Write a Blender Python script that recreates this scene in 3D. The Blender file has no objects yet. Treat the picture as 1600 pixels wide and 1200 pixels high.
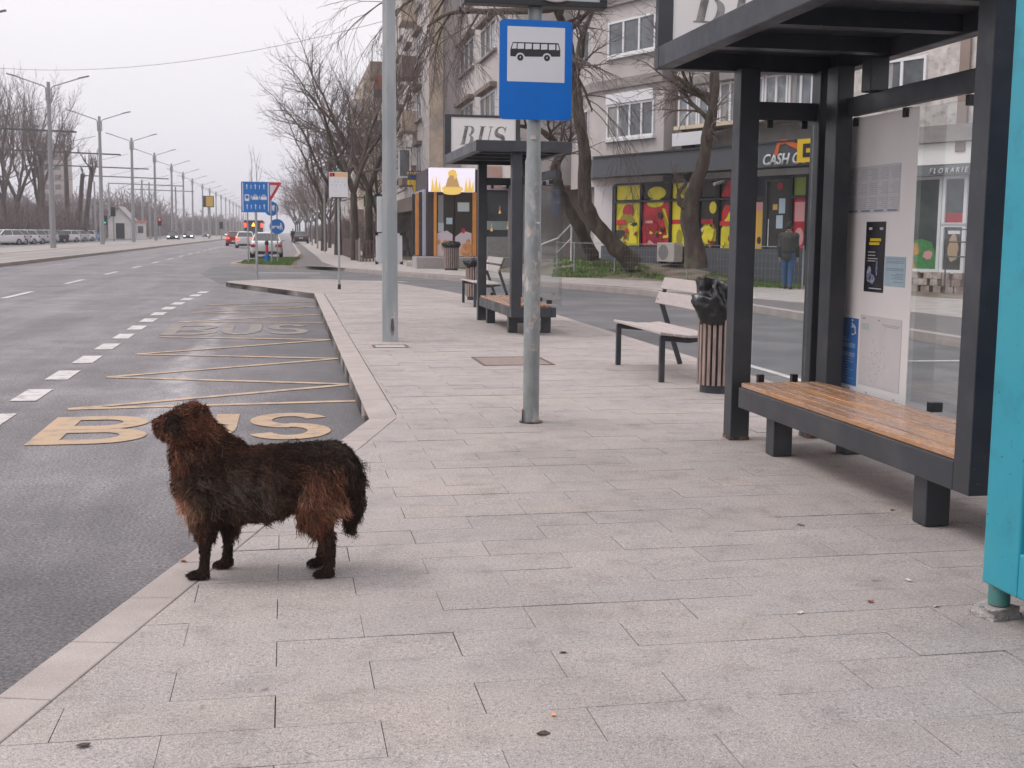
import bpy, bmesh, math, random
import numpy as np
from mathutils import Vector, Matrix, noise
R = math.radians
scn = bpy.context.scene
# ------------------------------------------------------------------ camera
CAM_H = 1.35; F_PX = 1870.4; PITCH = .12462; ROLL = .0085; YAW = .1863
FW = Vector((math.sin(YAW)*math.cos(PITCH), math.cos(YAW)*math.cos(PITCH), -math.sin(PITCH)))
_r = Vector((math.cos(YAW), -math.sin(YAW), 0)); _u = _r.cross(FW)
RT = _r*math.cos(ROLL) + _u*math.sin(ROLL); UP = -_r*math.sin(ROLL) + _u*math.cos(ROLL)
CAM = Vector((0, 0, CAM_H))
cd = bpy.data.cameras.new("camera"); cam = bpy.data.objects.new("camera", cd); scn.collection.objects.link(cam)
cd.sensor_fit = 'HORIZONTAL'; cd.sensor_width = 36.0; cd.lens = 36.0*F_PX/1600.0
cd.clip_start = .05; cd.clip_end = 4000
m = Matrix((RT, UP, -FW)).transposed().to_4x4(); m.translation = CAM
cam.matrix_world = m
scn.camera = cam
cd.dof.use_dof = True; cd.dof.focus_distance = 5.6; cd.dof.aperture_fstop = 15.0
# ------------------------------------------------------------------ world and sun (overcast)
SUN_EL = R(56); SUN_AZ = R(-75)
w = bpy.data.worlds.new("World"); scn.world = w; w.use_nodes = True
nt = w.node_tree; nt.nodes.clear()
wo = nt.nodes.new('ShaderNodeOutputWorld'); bg = nt.nodes.new('ShaderNodeBackground')
sky = nt.nodes.new('ShaderNodeTexSky'); sky.sky_type = 'NISHITA'; sky.sun_disc = False
sky.sun_elevation = SUN_EL; sky.sun_rotation = SUN_AZ; sky.dust_density = 4; sky.air_density = 1.0
mx = nt.nodes.new('ShaderNodeMix'); mx.data_type = 'RGBA'; mx.inputs[0].default_value = .93
tc = nt.nodes.new('ShaderNodeTexCoord'); sp = nt.nodes.new('ShaderNodeSeparateXYZ')
rmp = nt.nodes.new('ShaderNodeValToRGB')
rmp.color_ramp.elements[0].position = 0.0; rmp.color_ramp.elements[0].color = (.76, .75, .83, 1)
rmp.color_ramp.elements[1].position = .16; rmp.color_ramp.elements[1].color = (1.02, .985, 1.02, 1)
e = rmp.color_ramp.elements.new(.05); e.color = (.89, .865, .935, 1)
nz = nt.nodes.new('ShaderNodeTexNoise'); nz.inputs['Scale'].default_value = 2.2; nz.inputs['Detail'].default_value = 3
mul = nt.nodes.new('ShaderNodeMath'); mul.operation = 'MULTIPLY_ADD'; mul.inputs[1].default_value = .17; mul.inputs[2].default_value = .915
sc_ = nt.nodes.new('ShaderNodeVectorMath'); sc_.operation = 'SCALE'
sc2 = nt.nodes.new('ShaderNodeVectorMath'); sc2.operation = 'SCALE'; sc2.inputs['Scale'].default_value = 10.4
nt.links.new(tc.outputs['Generated'], sp.inputs[0]); nt.links.new(sp.outputs['Z'], rmp.inputs[0])
nt.links.new(tc.outputs['Generated'], nz.inputs['Vector']); nt.links.new(nz.outputs[0], mul.inputs[0])
zen = nt.nodes.new('ShaderNodeMapRange'); zen.inputs[1].default_value = .18; zen.inputs[2].default_value = .9; zen.inputs[3].default_value = 1.0; zen.inputs[4].default_value = 1.55
nt.links.new(sp.outputs['Z'], zen.inputs[0]); zm = nt.nodes.new('ShaderNodeMath'); zm.operation = 'MULTIPLY'; nt.links.new(zen.outputs[0], zm.inputs[0]); nt.links.new(mul.outputs[0], zm.inputs[1])
nt.links.new(rmp.outputs[0], sc_.inputs[0]); nt.links.new(zm.outputs[0], sc_.inputs['Scale'])
nt.links.new(sc_.outputs[0], sc2.inputs[0])
nt.links.new(sky.outputs[0], mx.inputs[6]); nt.links.new(sc2.outputs[0], mx.inputs[7])
nt.links.new(mx.outputs[2], bg.inputs[0]); nt.links.new(bg.outputs[0], wo.inputs[0])
bg.inputs[1].default_value = .1
sl = bpy.data.lights.new("sun", 'SUN'); sl.energy = 1.45; sl.angle = R(22); sl.color = (1, .97, .93)
so = bpy.data.objects.new("sun", sl); scn.collection.objects.link(so)
sd = Vector((math.sin(SUN_AZ)*math.cos(SUN_EL), math.cos(SUN_AZ)*math.cos(SUN_EL), math.sin(SUN_EL)))
so.rotation_euler = sd.to_track_quat('Z', 'Y').to_euler()
vs = scn.view_settings; vs.view_transform = 'Standard'; vs.look = 'None'; vs.gamma = 1; vs.exposure = 0.0
scn.cycles.max_bounces = 6; scn.cycles.transparent_max_bounces = 24

# ------------------------------------------------------------------ helpers
def ray(px, py): return FW + RT*((px-800)/F_PX) - UP*((py-600)/F_PX)
def gp(px, py, z=0.0):
    d = ray(px, py); return CAM + d*((z-CAM_H)/d.z)
def at(px, py, Y):
    d = ray(px, py); return CAM + d*(Y/d.y)
def tag(o, label=None, cat=None, group=None, kind=None):
    if label: o['label'] = label
    if cat: o['category'] = cat
    if group: o['group'] = group
    if kind: o['kind'] = kind
    return o
def empty(name, loc=(0, 0, 0), rz=0.0):
    o = bpy.data.objects.new(name, None); scn.collection.objects.link(o)
    o.location = loc; o.rotation_euler = (0, 0, rz); o.empty_display_size = .1
    return o
def thing(name, label, cat, loc=(0, 0, 0), rz=0.0, group=None):
    return tag(empty(name, loc, rz), label, cat, group)
def copy_tree(o, parent=None):
    c = o.copy(); scn.collection.objects.link(c); c.parent = parent
    for ch in [k for k in bpy.data.objects if k.parent == o]: copy_tree(ch, c)
    return c
def link(name, me, m=None, parent=None, smooth=False):
    o = bpy.data.objects.new(name, me); scn.collection.objects.link(o)
    if m is not None:
        for q in (m if isinstance(m, (list, tuple)) else [m]): me.materials.append(q)
    o.parent = parent
    if smooth and len(me.polygons): me.polygons.foreach_set('use_smooth', [True]*len(me.polygons))
    return o
class MB:
    def __init__(s): s.v = []; s.f = []; s.m = []; s.mi = 0
    def add(s, vs_, fs):
        b = len(s.v); s.v += [tuple(q) for q in vs_]
        s.f += [tuple(b+i for i in f) for f in fs]; s.m += [s.mi]*len(fs); return s
    def box(s, c, d, rz=0.0, M=None):
        x, y, z = d[0]/2, d[1]/2, d[2]/2; vv = []
        cs, sn = math.cos(rz), math.sin(rz)
        for i in (-1, 1):
            for j in (-1, 1):
                for k in (-1, 1):
                    p = Vector((i*x*cs-j*y*sn, i*x*sn+j*y*cs, k*z))
                    if M is not None: p = M @ Vector((i*x, j*y, k*z))
                    vv.append((c[0]+p.x, c[1]+p.y, c[2]+p.z))
        return s.add(vv, [(0, 1, 3, 2), (4, 6, 7, 5), (0, 4, 5, 1), (2, 3, 7, 6), (0, 2, 6, 4), (1, 5, 7, 3)])
    def b2(s, a, b):   # box from min corner to max corner
        return s.box([(a[i]+b[i])/2 for i in range(3)], [abs(b[i]-a[i]) for i in range(3)])
    def beam(s, p, q, w_, h, up=(0, 0, 1)):
        p = Vector(p); q = Vector(q); d = (q-p); L = d.length; d.normalize()
        u = Vector(up); sd_ = d.cross(u)
        if sd_.length < 1e-4: sd_ = d.cross(Vector((0, 1, 0)))
        sd_.normalize(); u = sd_.cross(d).normalized()
        vv = []
        for e_ in (p, q):
            for a, b in ((-1, -1), (1, -1), (1, 1), (-1, 1)): vv.append(e_+sd_*(a*w_/2)+u*(b*h/2))
        return s.add(vv, [(0, 1, 2, 3), (7, 6, 5, 4), (0, 4, 5, 1), (1, 5, 6, 2), (2, 6, 7, 3), (3, 7, 4, 0)])
    def tube(s, pts, rad, n=8, cap=True):
        pts = [Vector(p) for p in pts]
        if not isinstance(rad, (list, tuple)): rad = [rad]*len(pts)
        b = len(s.v); prev = None
        for i, p in enumerate(pts):
            d = (pts[min(i+1, len(pts)-1)]-pts[max(i-1, 0)])
            if d.length < 1e-9: d = Vector((0, 0, 1))
            d.normalize()
            a = prev if prev is not None else (Vector((1, 0, 0)) if abs(d.x) < .9 else Vector((0, 1, 0)))
            x = (a-d*a.dot(d)).normalized(); y = d.cross(x); prev = x
            for k in range(n):
                t = 2*math.pi*k/n; q = p+(x*math.cos(t)+y*math.sin(t))*rad[i]; s.v.append((q.x, q.y, q.z))
        c0 = len(s.f)
        for i in range(len(pts)-1):
            for k in range(n):
                k2 = (k+1) % n; s.f.append((b+i*n+k, b+i*n+k2, b+(i+1)*n+k2, b+(i+1)*n+k))
        if cap:
            s.f.append(tuple(b+k for k in reversed(range(n)))); s.f.append(tuple(b+(len(pts)-1)*n+k for k in range(n)))
        s.m += [s.mi]*(len(s.f)-c0); return s
    def cyl(s, x, y, z0, z1, r, n=16, r2=None): return s.tube([(x, y, z0), (x, y, z1)], [r, r if r2 is None else r2], n)
    def prism(s, poly, z0, z1):
        n = len(poly); a = sum(poly[i][0]*poly[(i+1) % n][1]-poly[(i+1) % n][0]*poly[i][1] for i in range(n))
        if a < 0: poly = poly[::-1]
        vv = [(p[0], p[1], z0) for p in poly]+[(p[0], p[1], z1) for p in poly]
        return s.add(vv, [tuple(reversed(range(n))), tuple(range(n, 2*n))]+[(i, (i+1) % n, n+(i+1) % n, n+i) for i in range(n)])
    def pl(s, poly, M, t):   # polygon in a local xy-plane mapped by M, thickness t along local +z
        n = len(poly); a = sum(poly[i][0]*poly[(i+1) % n][1]-poly[(i+1) % n][0]*poly[i][1] for i in range(n))
        if a < 0: poly = poly[::-1]
        vv = [M @ Vector((p[0], p[1], 0)) for p in poly]+[M @ Vector((p[0], p[1], t)) for p in poly]
        return s.add(vv, [tuple(reversed(range(n))), tuple(range(n, 2*n))]+[(i, (i+1) % n, n+(i+1) % n, n+i) for i in range(n)])
    def build(s, name, m=None, parent=None, smooth=False, bevel=0.0, seg=2):
        me = bpy.data.meshes.new(name); me.from_pydata(s.v, [], s.f)
        o = link(name, me, m, parent)
        if isinstance(m, (list, tuple)): me.polygons.foreach_set('material_index', s.m)
        if smooth: shade(me)
        if bevel:
            md = o.modifiers.new('bevel', 'BEVEL'); md.width = bevel; md.segments = seg; md.limit_method = 'ANGLE'
        return o
def shade(me, ang=40):
    bm = bmesh.new(); bm.from_mesh(me)
    for f in bm.faces: f.smooth = True
    for e_ in bm.edges:
        if len(e_.link_faces) == 2 and e_.calc_face_angle(0) > R(ang): e_.smooth = False
    bm.to_mesh(me); bm.free()
def basis(o, x, y):     # matrix with local x, y axes at origin o
    x = Vector(x).normalized(); y = Vector(y); y = (y-x*x.dot(y)).normalized(); z = x.cross(y)
    M = Matrix((x, y, z)).transposed().to_4x4(); M.translation = Vector(o); return M
def text(body, M, size, mtl, parent, name='lettering', t=.002, shear=0.0, off=0.0, sx=1.0, align='CENTER', space=1.0):
    c = bpy.data.curves.new('txt', 'FONT'); c.body = body; c.size = 1.0; c.extrude = 0; c.shear = shear; c.offset = off
    c.align_x = align; c.space_character = space; c.resolution_u = 4
    o = bpy.data.objects.new('txt', c); scn.collection.objects.link(o)
    bpy.context.view_layer.update()
    me = bpy.data.meshes.new_from_object(o); bpy.data.objects.remove(o); bpy.data.curves.remove(c)
    bm = bmesh.new(); bm.from_mesh(me); bpy.data.meshes.remove(me)
    if t:
        g = bmesh.ops.extrude_face_region(bm, geom=bm.faces[:])
        bmesh.ops.translate(bm, verts=[q for q in g['geom'] if isinstance(q, bmesh.types.BMVert)], vec=(0, 0, t/size))
    for v_ in bm.verts: v_.co = M @ Vector((v_.co.x*size*sx, v_.co.y*size, v_.co.z*size))
    bmesh.ops.recalc_face_normals(bm, faces=bm.faces[:])
    me = bpy.data.meshes.new(name); bm.to_mesh(me); bm.free()
    return link(name, me, mtl, parent)
def rrect(w_, h, r, n=5, cx=0, cy=0):
    p = []
    for qx, qy, a0 in ((1, 1, 0), (-1, 1, 90), (-1, -1, 180), (1, -1, 270)):
        for i in range(n+1):
            a = R(a0+90*i/n); p.append((cx+qx*(w_/2-r)+r*math.cos(a), cy+qy*(h/2-r)+r*math.sin(a)))
    return p
def circ(r, n=32, cx=0, cy=0): return [(cx+r*math.cos(2*math.pi*i/n), cy+r*math.sin(2*math.pi*i/n)) for i in range(n)]
def blob(name, caps, voxel, mtl, parent=None, smooth_it=6, balls=()):
    mb = MB()
    def ball(c, r, sq=(1, 1, 1)):
        vv = [(c[0], c[1], c[2]-r*sq[2])]; n, k = 12, 8
        for i in range(1, k):
            ph = -math.pi/2+math.pi*i/k
            for j in range(n):
                t = 2*math.pi*j/n; vv.append((c[0]+r*sq[0]*math.cos(ph)*math.cos(t), c[1]+r*sq[1]*math.cos(ph)*math.sin(t), c[2]+r*sq[2]*math.sin(ph)))
        vv.append((c[0], c[1], c[2]+r*sq[2])); ff = []
        for j in range(n): ff.append((0, 1+(j+1) % n, 1+j))
        for i in range(k-2):
            for j in range(n): ff.append((1+i*n+j, 1+i*n+(j+1) % n, 1+(i+1)*n+(j+1) % n, 1+(i+1)*n+j))
        L = len(vv)-1
        for j in range(n): ff.append((L, L-n+j, L-n+(j+1) % n))
        mb.add(vv, ff)
    for c in caps:
        p, r1, q, r2 = Vector(c[0]), c[1], Vector(c[2]), c[3]; sq = c[4] if len(c) > 4 else (1, 1, 1)
        n = max(2, int((q-p).length/(min(r1, r2)*.35))+1)
        for i in range(n+1):
            t = i/n; ball(p.lerp(q, t), r1+(r2-r1)*t, sq)
    for b in balls: ball(*b)
    me = bpy.data.meshes.new('tmp'); me.from_pydata(mb.v, [], mb.f)
    o = bpy.data.objects.new('tmp', me); scn.collection.objects.link(o)
    md = o.modifiers.new('r', 'REMESH'); md.mode = 'VOXEL'; md.voxel_size = voxel
    sm = o.modifiers.new('s', 'SMOOTH'); sm.iterations = smooth_it; sm.factor = .5
    dg = bpy.context.evaluated_depsgraph_get(); dg.update()
    me2 = bpy.data.meshes.new_from_object(o.evaluated_get(dg)); bpy.data.objects.remove(o); bpy.data.meshes.remove(me)
    me2.name = name
    return link(name, me2, mtl, parent, smooth=True)

# ------------------------------------------------------------------ materials
def mat(name, col, rough=.6, metal=0.0, var=0.0, vscale=5.0, col2=None, c2scale=3.0, c2thr=(.45, .6), c2det=5, bump=0.0, bscale=40.0,
        emit=None, estr=1.0, spec=None, alpha=None, trans=0.0, speck=None, attr=None, stretch=None, rvar=0.0, grain=None):
    m_ = bpy.data.materials.new(name); m_.use_nodes = True; t = m_.node_tree; N = t.nodes; L = t.links
    b = N['Principled BSDF']; b.inputs['Roughness'].default_value = rough; b.inputs['Metallic'].default_value = metal
    if spec is not None: b.inputs['Specular IOR Level'].default_value = spec
    b.inputs['Base Color'].default_value = (*col, 1)
    tcn = N.new('ShaderNodeTexCoord'); vec = tcn.outputs['Object']
    if stretch:
        mp = N.new('ShaderNodeMapping'); mp.inputs['Scale'].default_value = stretch; L.new(vec, mp.inputs[0]); vec = mp.outputs[0]
    def noise_(s_, d_=4, r_=.6):
        n_ = N.new('ShaderNodeTexNoise'); n_.inputs['Scale'].default_value = s_; n_.inputs['Detail'].default_value = d_
        n_.inputs['Roughness'].default_value = r_; L.new(vec, n_.inputs['Vector']); return n_.outputs[0]
    def rng(src, a, b_, lo=0.0, hi=1.0):
        q = N.new('ShaderNodeMapRange'); q.inputs[1].default_value = a; q.inputs[2].default_value = b_
        q.inputs[3].default_value = lo; q.inputs[4].default_value = hi; L.new(src, q.inputs[0]); return q.outputs[0]
    def mix(fac, A, B, bt='MIX'):
        q = N.new('ShaderNodeMix'); q.data_type = 'RGBA'; q.blend_type = bt
        if isinstance(fac, float): q.inputs[0].default_value = fac
        else: L.new(fac, q.inputs[0])
        for i, S in ((6, A), (7, B)):
            if isinstance(S, tuple): q.inputs[i].default_value = (*S[:3], 1)
            else: L.new(S, q.inputs[i])
        return q.outputs[2]
    c = None
    if attr:
        a = N.new('ShaderNodeAttribute'); a.attribute_name = attr; c = a.outputs['Color']
    cur = c if c is not None else tuple(col)
    if col2 is not None: cur = mix(rng(noise_(c2scale, c2det), c2thr[0], c2thr[1]), cur, tuple(col2))
    if grain:
        for (gs, gcol, a0, a1, amt) in grain:
            cur = mix(rng(noise_(gs, 2, .5), a0, a1, 0.0, amt), cur, tuple(gcol))
    if var:
        v_ = rng(noise_(vscale, 5), .3, .7, 1-var, 1+var)
        cb = N.new('ShaderNodeCombineColor'); L.new(v_, cb.inputs[0]); L.new(v_, cb.inputs[1]); L.new(v_, cb.inputs[2])
        cur = mix(1.0, cur, cb.outputs[0], 'MULTIPLY')
    if not isinstance(cur, tuple): L.new(cur, b.inputs['Base Color'])
    if rvar: L.new(rng(noise_(vscale*1.3, 4), .3, .7, max(.05, rough-rvar), min(1, rough+rvar)), b.inputs['Roughness'])
    if bump:
        bp = N.new('ShaderNodeBump'); bp.inputs['Strength'].default_value = bump; bp.inputs['Distance'].default_value = .01
        L.new(noise_(bscale, 3), bp.inputs['Height']); L.new(bp.outputs[0], b.inputs['Normal'])
    if emit: b.inputs['Emission Color'].default_value = (*emit, 1); b.inputs['Emission Strength'].default_value = estr
    if trans: b.inputs['Transmission Weight'].default_value = trans; b.inputs['IOR'].default_value = 1.45
    if alpha is not None: b.inputs['Alpha'].default_value = alpha
    return m_
def glass_mat(name, tint=(.93, .95, .95), refl=.5, dirt=.08, dcol=(.55, .55, .56)):
    m_ = bpy.data.materials.new(name); m_.use_nodes = True; t = m_.node_tree; N = t.nodes; L = t.links; N.clear()
    o = N.new('ShaderNodeOutputMaterial'); tr = N.new('ShaderNodeBsdfTransparent'); tr.inputs[0].default_value = (*tint, 1)
    gl = N.new('ShaderNodeBsdfGlossy'); gl.inputs['Roughness'].default_value = .03; gl.inputs[0].default_value = (.9, .9, .9, 1)
    fr = N.new('ShaderNodeFresnel'); fr.inputs[0].default_value = 1.45
    mu = N.new('ShaderNodeMath'); mu.operation = 'MULTIPLY'; mu.inputs[1].default_value = refl; L.new(fr.outputs[0], mu.inputs[0])
    m1 = N.new('ShaderNodeMixShader'); L.new(mu.outputs[0], m1.inputs[0]); L.new(tr.outputs[0], m1.inputs[1]); L.new(gl.outputs[0], m1.inputs[2])
    df = N.new('ShaderNodeBsdfDiffuse'); df.inputs[0].default_value = (*dcol, 1)
    tcn = N.new('ShaderNodeTexCoord'); n_ = N.new('ShaderNodeTexNoise'); n_.inputs['Scale'].default_value = 3; n_.inputs['Detail'].default_value = 5
    mp = N.new('ShaderNodeMapping'); mp.inputs['Scale'].default_value = (1, 1, .35); L.new(tcn.outputs['Object'], mp.inputs[0]); L.new(mp.outputs[0], n_.inputs['Vector'])
    mr = N.new('ShaderNodeMapRange'); mr.inputs[1].default_value = .35; mr.inputs[2].default_value = .75; mr.inputs[3].default_value = dirt*.4; mr.inputs[4].default_value = dirt*2
    L.new(n_.outputs[0], mr.inputs[0])
    m2 = N.new('ShaderNodeMixShader'); L.new(mr.outputs[0], m2.inputs[0]); L.new(m1.outputs[0], m2.inputs[1]); L.new(df.outputs[0], m2.inputs[2])
    L.new(m2.outputs[0], o.inputs[0]); return m_
M = {}
M['anth'] = mat('anthracite_steel', (.033, .036, .043), .42, .0, var=.18, vscale=3, rvar=.12, bump=.03, bscale=120, grain=[(4.5, (.07, .068, .07), .54, .75, .5), (60, (.12, .115, .11), .70, .75, .6)])
M['anth_rust'] = mat('anthracite_steel_worn', (.033, .036, .043), .5, col2=(.20, .09, .045), c2scale=14, c2thr=(.46, .58))
M['black'] = mat('black_plastic', (.014, .014, .016), .45, var=.2, vscale=8)
M['galv'] = mat('galvanised_steel', (.33, .35, .36), .5, .35, var=.22, vscale=9, stretch=(1, 1, .35), col2=(.42, .42, .42), c2scale=16, c2thr=(.55, .7))
M['blue'] = mat('sign_blue', (.0, .135, .53), .4, spec=.3, var=.06, vscale=4, rvar=.1)
M['blue2'] = mat('far_sign_blue', (.012, .15, .47), .4, var=.08, vscale=3)
M['white'] = mat('white_paint', (.64, .64, .66), .45, var=.05, vscale=4)
M['signwhite'] = mat('sign_white', (.62, .62, .66), .4, var=.04, vscale=4)
M['red'] = mat('sign_red', (.50, .03, .04), .4)
M['ink'] = mat('black_ink', (.015, .015, .02), .5)
M['panel'] = mat('cream_panel', (.80, .765, .745), .5, var=.04, vscale=3)
M['board'] = mat('notice_board_white', (.80, .765, .755), .35, var=.05, vscale=2)
M['glass'] = glass_mat('shelter_glass', refl=.16, dirt=.016)
M['glass_clean'] = glass_mat('screen_glass', dirt=.05)
M['pane'] = mat('window_pane', (.09, .10, .11), .08, var=.5, vscale=1.7, spec=.8)
M['pane2'] = mat('balcony_pane', (.17, .19, .21), .1, var=.4, vscale=1.3, spec=.8, col2=(.36, .36, .36), c2scale=1.1, c2thr=(.5, .62))
M['wood'] = mat('varnished_seat_wood', (.43, .215, .10), .24, stretch=(7, .6, 7), var=.25, vscale=3, col2=(.30, .20, .17), c2scale=1.1, c2thr=(.42, .62), grain=[(30, (.60, .36, .20), .52, .68, .7), (9, (.14, .07, .045), .6, .72, .8)], rvar=.10)
M['paleslat'] = mat('pale_painted_slat', (.40, .345, .33), .6, stretch=(6, 1, 6), var=.08, vscale=4)
M['binwood'] = mat('weathered_bin_wood', (.30, .225, .20), .7, stretch=(5, 5, .7), var=.35, vscale=8)
M['bag'] = mat('black_bin_bag', (.008, .008, .009), .30, bump=.12, bscale=6, spec=.5)
M['teal'] = mat('teal_paint', (.022, .285, .375), .38, var=.06, vscale=2, rvar=.08, col2=(.02, .20, .27), c2scale=7, c2thr=(.52, .75), grain=[(45, (.05, .08, .09), .70, .74, .9), (2.2, (.05, .30, .37), .5, .7, .5)])
M['teald'] = mat('deep_blue_panel', (.01, .16, .36), .3)
M['greenleg'] = mat('green_painted_leg', (.06, .20, .19), .5, col2=(.2, .09, .05), c2scale=25, c2thr=(.55, .63))
M['conc'] = mat('rough_concrete', (.33, .31, .30), .9, var=.25, vscale=18, bump=.9, bscale=90, grain=[(120, (.55, .52, .5), .55, .68, .7), (70, (.1, .095, .09), .57, .68, .7), (14, (.30, .14, .08), .64, .72, .6)])
M['yellow'] = mat('shop_yellow', (.72, .62, .03), .45, col2=(.55, .50, .02), c2scale=1.2)
M['shopred'] = mat('shop_red', (.55, .02, .03), .4, col2=(.28, .008, .015), c2scale=1.0, c2thr=(.42, .6))
M['orange'] = mat('orange_panel', (.66, .27, .06), .5, var=.1, vscale=3)
M['tyre'] = mat('tyre_rubber', (.02, .02, .02), .8)
M['rim'] = mat('wheel_rim', (.35, .35, .36), .35, .7)
M['asph'] = None
# ------------------------------------------------------------------ ground, road, platform
M['asph'] = mat('asphalt', (.132, .123, .129), .74, var=.12, vscale=.22, col2=(.20, .188, .197), c2scale=.35, c2thr=(.42, .68), bump=.55, bscale=150,
                grain=[(70, (.33, .31, .31), .56, .70, .8), (60, (.045, .042, .045), .53, .67, .85), (240, (.26, .25, .25), .55, .7, .6), (1.7, (.085, .082, .086), .6, .72, .35)])
_t = M['asph'].node_tree; _N = _t.nodes; _L = _t.links; _b = _N['Principled BSDF']; _src = _b.inputs['Base Color'].links[0].from_socket
_tc = _N.new('ShaderNodeTexCoord')
def _nz(sc, st=(1, 1, 1), d=5):
    mp = _N.new('ShaderNodeMapping'); mp.inputs['Scale'].default_value = st; n_ = _N.new('ShaderNodeTexNoise'); n_.inputs['Scale'].default_value = sc; n_.inputs['Detail'].default_value = d
    n_.inputs['Roughness'].default_value = .65; _L.new(_tc.outputs['Object'], mp.inputs[0]); _L.new(mp.outputs[0], n_.inputs['Vector']); return n_.outputs[0]
def _mr(s_, a, b, lo, hi, sm=False):
    q = _N.new('ShaderNodeMapRange'); q.inputs[1].default_value = a; q.inputs[2].default_value = b; q.inputs[3].default_value = lo; q.inputs[4].default_value = hi
    if sm: q.interpolation_type = 'SMOOTHSTEP'
    _L.new(s_, q.inputs[0]); return q.outputs[0]
def _mx(f, a, b, bt='MIX'):
    q = _N.new('ShaderNodeMix'); q.data_type = 'RGBA'; q.blend_type = bt; _L.new(f, q.inputs[0]); _L.new(a, q.inputs[6])
    if isinstance(b, tuple): q.inputs[7].default_value = (*b, 1)
    else: _L.new(b, q.inputs[7])
    return q.outputs[2]
def _mm(a, b, op='MULTIPLY'):
    q = _N.new('ShaderNodeMath'); q.operation = op
    for i_, s_ in enumerate((a, b)):
        if isinstance(s_, float): q.inputs[i_].default_value = s_
        else: _L.new(s_, q.inputs[i_])
    return q.outputs[0]
_sp = _N.new('ShaderNodeSeparateXYZ'); _L.new(_tc.outputs['Object'], _sp.inputs[0])
_c = _mx(_mr(_nz(1.1, (1, .06, 1)), .45, .70, 0, .55), _src, (.235, .222, .23))            # pale wheel-worn streaks along the lanes
_c = _mx(_mr(_nz(.8, (1, .10, 1), 6), .54, .72, 0, .6), _c, (.095, .09, .094))             # darker rubbed streaks
_bx = _mm(_mm(_sp.outputs['X'], _mm(_nz(.25, (1, .4, 1), 3), 1.6), 'ADD'), .45, 'ADD')                                     # dusty spill in the bay
_band = _mr(_mm(_bx, 0.0, 'ADD'), -.16, .10, 0, 1, True); _band2 = _mr(_bx, .10, .42, 1, 0, True)
_yb = _mm(_mr(_sp.outputs['Y'], 8.0, 10.5, 0, 1, True), _mr(_sp.outputs['Y'], 21.0, 27.0, 1, 0, True))
_c = _mx(_mm(_mm(_mm(_band, _band2), _yb), _mr(_nz(3.2, (1, .45, 1), 8), .40, .62, .1, .95)), _c, (.36, .345, .35))
_c = _mx(_mr(_nz(14, (1, 1, 1), 4), .63, .72, 0, .55), _c, (.075, .072, .075))             # small tar spots
_c = _mx(_mm(_mr(_mm(_sp.outputs['X'], _mm(_nz(.9, (1, .5, 1), 5), 1.2), 'ADD'), .0, .75, 0, .75, True), _mr(_sp.outputs['Y'], 22, 30, 1, 0, True)), _c, (.082, .078, .081))   # darker strip along the kerb
_c = _mx(_mm(_mm(_mr(_mm(_sp.outputs['Y'], _mm(_nz(.7, (1, 1, 1), 5), 3.0), 'ADD'), 6.0, 9.5, 1, 0, True), _mr(_sp.outputs['X'], -3.2, -1.4, 0, 1, True)), .62), _c, (.075, .070, .073))   # rough dark repair at the near end of the bay
_g = _N.new('ShaderNodeValToRGB'); _L.new(_nz(62, (1, 1, 1), 3), _g.inputs[0]); _e = _g.color_ramp.elements; _e[0].position = .32; _e[0].color = (.50, .49, .50, 1); _e[1].position = .70; _e[1].color = (1.75, 1.7, 1.7, 1); _k = _e.new(.5); _k.color = (1, 1, 1, 1)
_g2 = _N.new('ShaderNodeValToRGB'); _L.new(_nz(2.2, (1, .7, 1), 7), _g2.inputs[0]); _e = _g2.color_ramp.elements; _e[0].position = .33; _e[0].color = (.80, .79, .80, 1); _e[1].position = .68; _e[1].color = (1.12, 1.11, 1.12, 1)
_one = _N.new('ShaderNodeValue'); _one.outputs[0].default_value = 1.0
_c = _mx(_one.outputs[0], _c, _g.outputs[0], 'MULTIPLY'); _c = _mx(_one.outputs[0], _c, _g2.outputs[0], 'MULTIPLY')
_L.new(_c, _b.inputs['Base Color'])
M['asph2'] = mat('service_asphalt', (.10, .098, .104), .75, var=.14, vscale=.5, col2=(.135, .13, .135), c2scale=.8, bump=.4, bscale=150,
                 grain=[(160, (.2, .19, .19), .58, .74, .6)])
M['kerb'] = mat('kerb_stone', (.345, .298, .280), .85, var=.10, vscale=2.5, col2=(.31, .265, .248), c2scale=3, bump=.35, bscale=160, grain=[(150, (.5, .46, .44), .55, .7, .5), (110, (.2, .17, .16), .6, .7, .45)])
M['joint'] = mat('joint_sand', (.055, .045, .04), .95)
M['ground'] = mat('bare_ground', (.13, .115, .095), .95, var=.2, vscale=.3, col2=(.09, .10, .05), c2scale=.15)
M['sw'] = mat('far_pavement_stone', (.37, .335, .32), .9, var=.1, vscale=1.5, col2=(.30, .27, .255), c2scale=2.5)
M['soil'] = mat('soil', (.12, .085, .065), .95, var=.3, vscale=5, bump=.5, bscale=20)
M['grassbase'] = mat('grass_soil', (.075, .10, .03), .95, var=.3, vscale=3)
M['grass'] = mat('grass_blades', (.085, .17, .03), .7, var=.4, vscale=1.5, col2=(.15, .18, .05), c2scale=2)
M['tram'] = mat('tram_bed_paving', (.26, .235, .225), .9, var=.15, vscale=.5, stretch=(1, .15, 1))
mb = MB(); mb.box((0, 900, -.4), (1800, 2200, .4)); g = mb.build('ground', M['ground']); tag(g, kind='structure')
mb = MB(); mb.prism([(-11.2, -20), (14, -20), (14, 62), (3.5, 62), (3.5, 1500), (-11.2, 1500)], -.19, -.13)
tag(mb.build('road', M['asph']), kind='structure')
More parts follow.
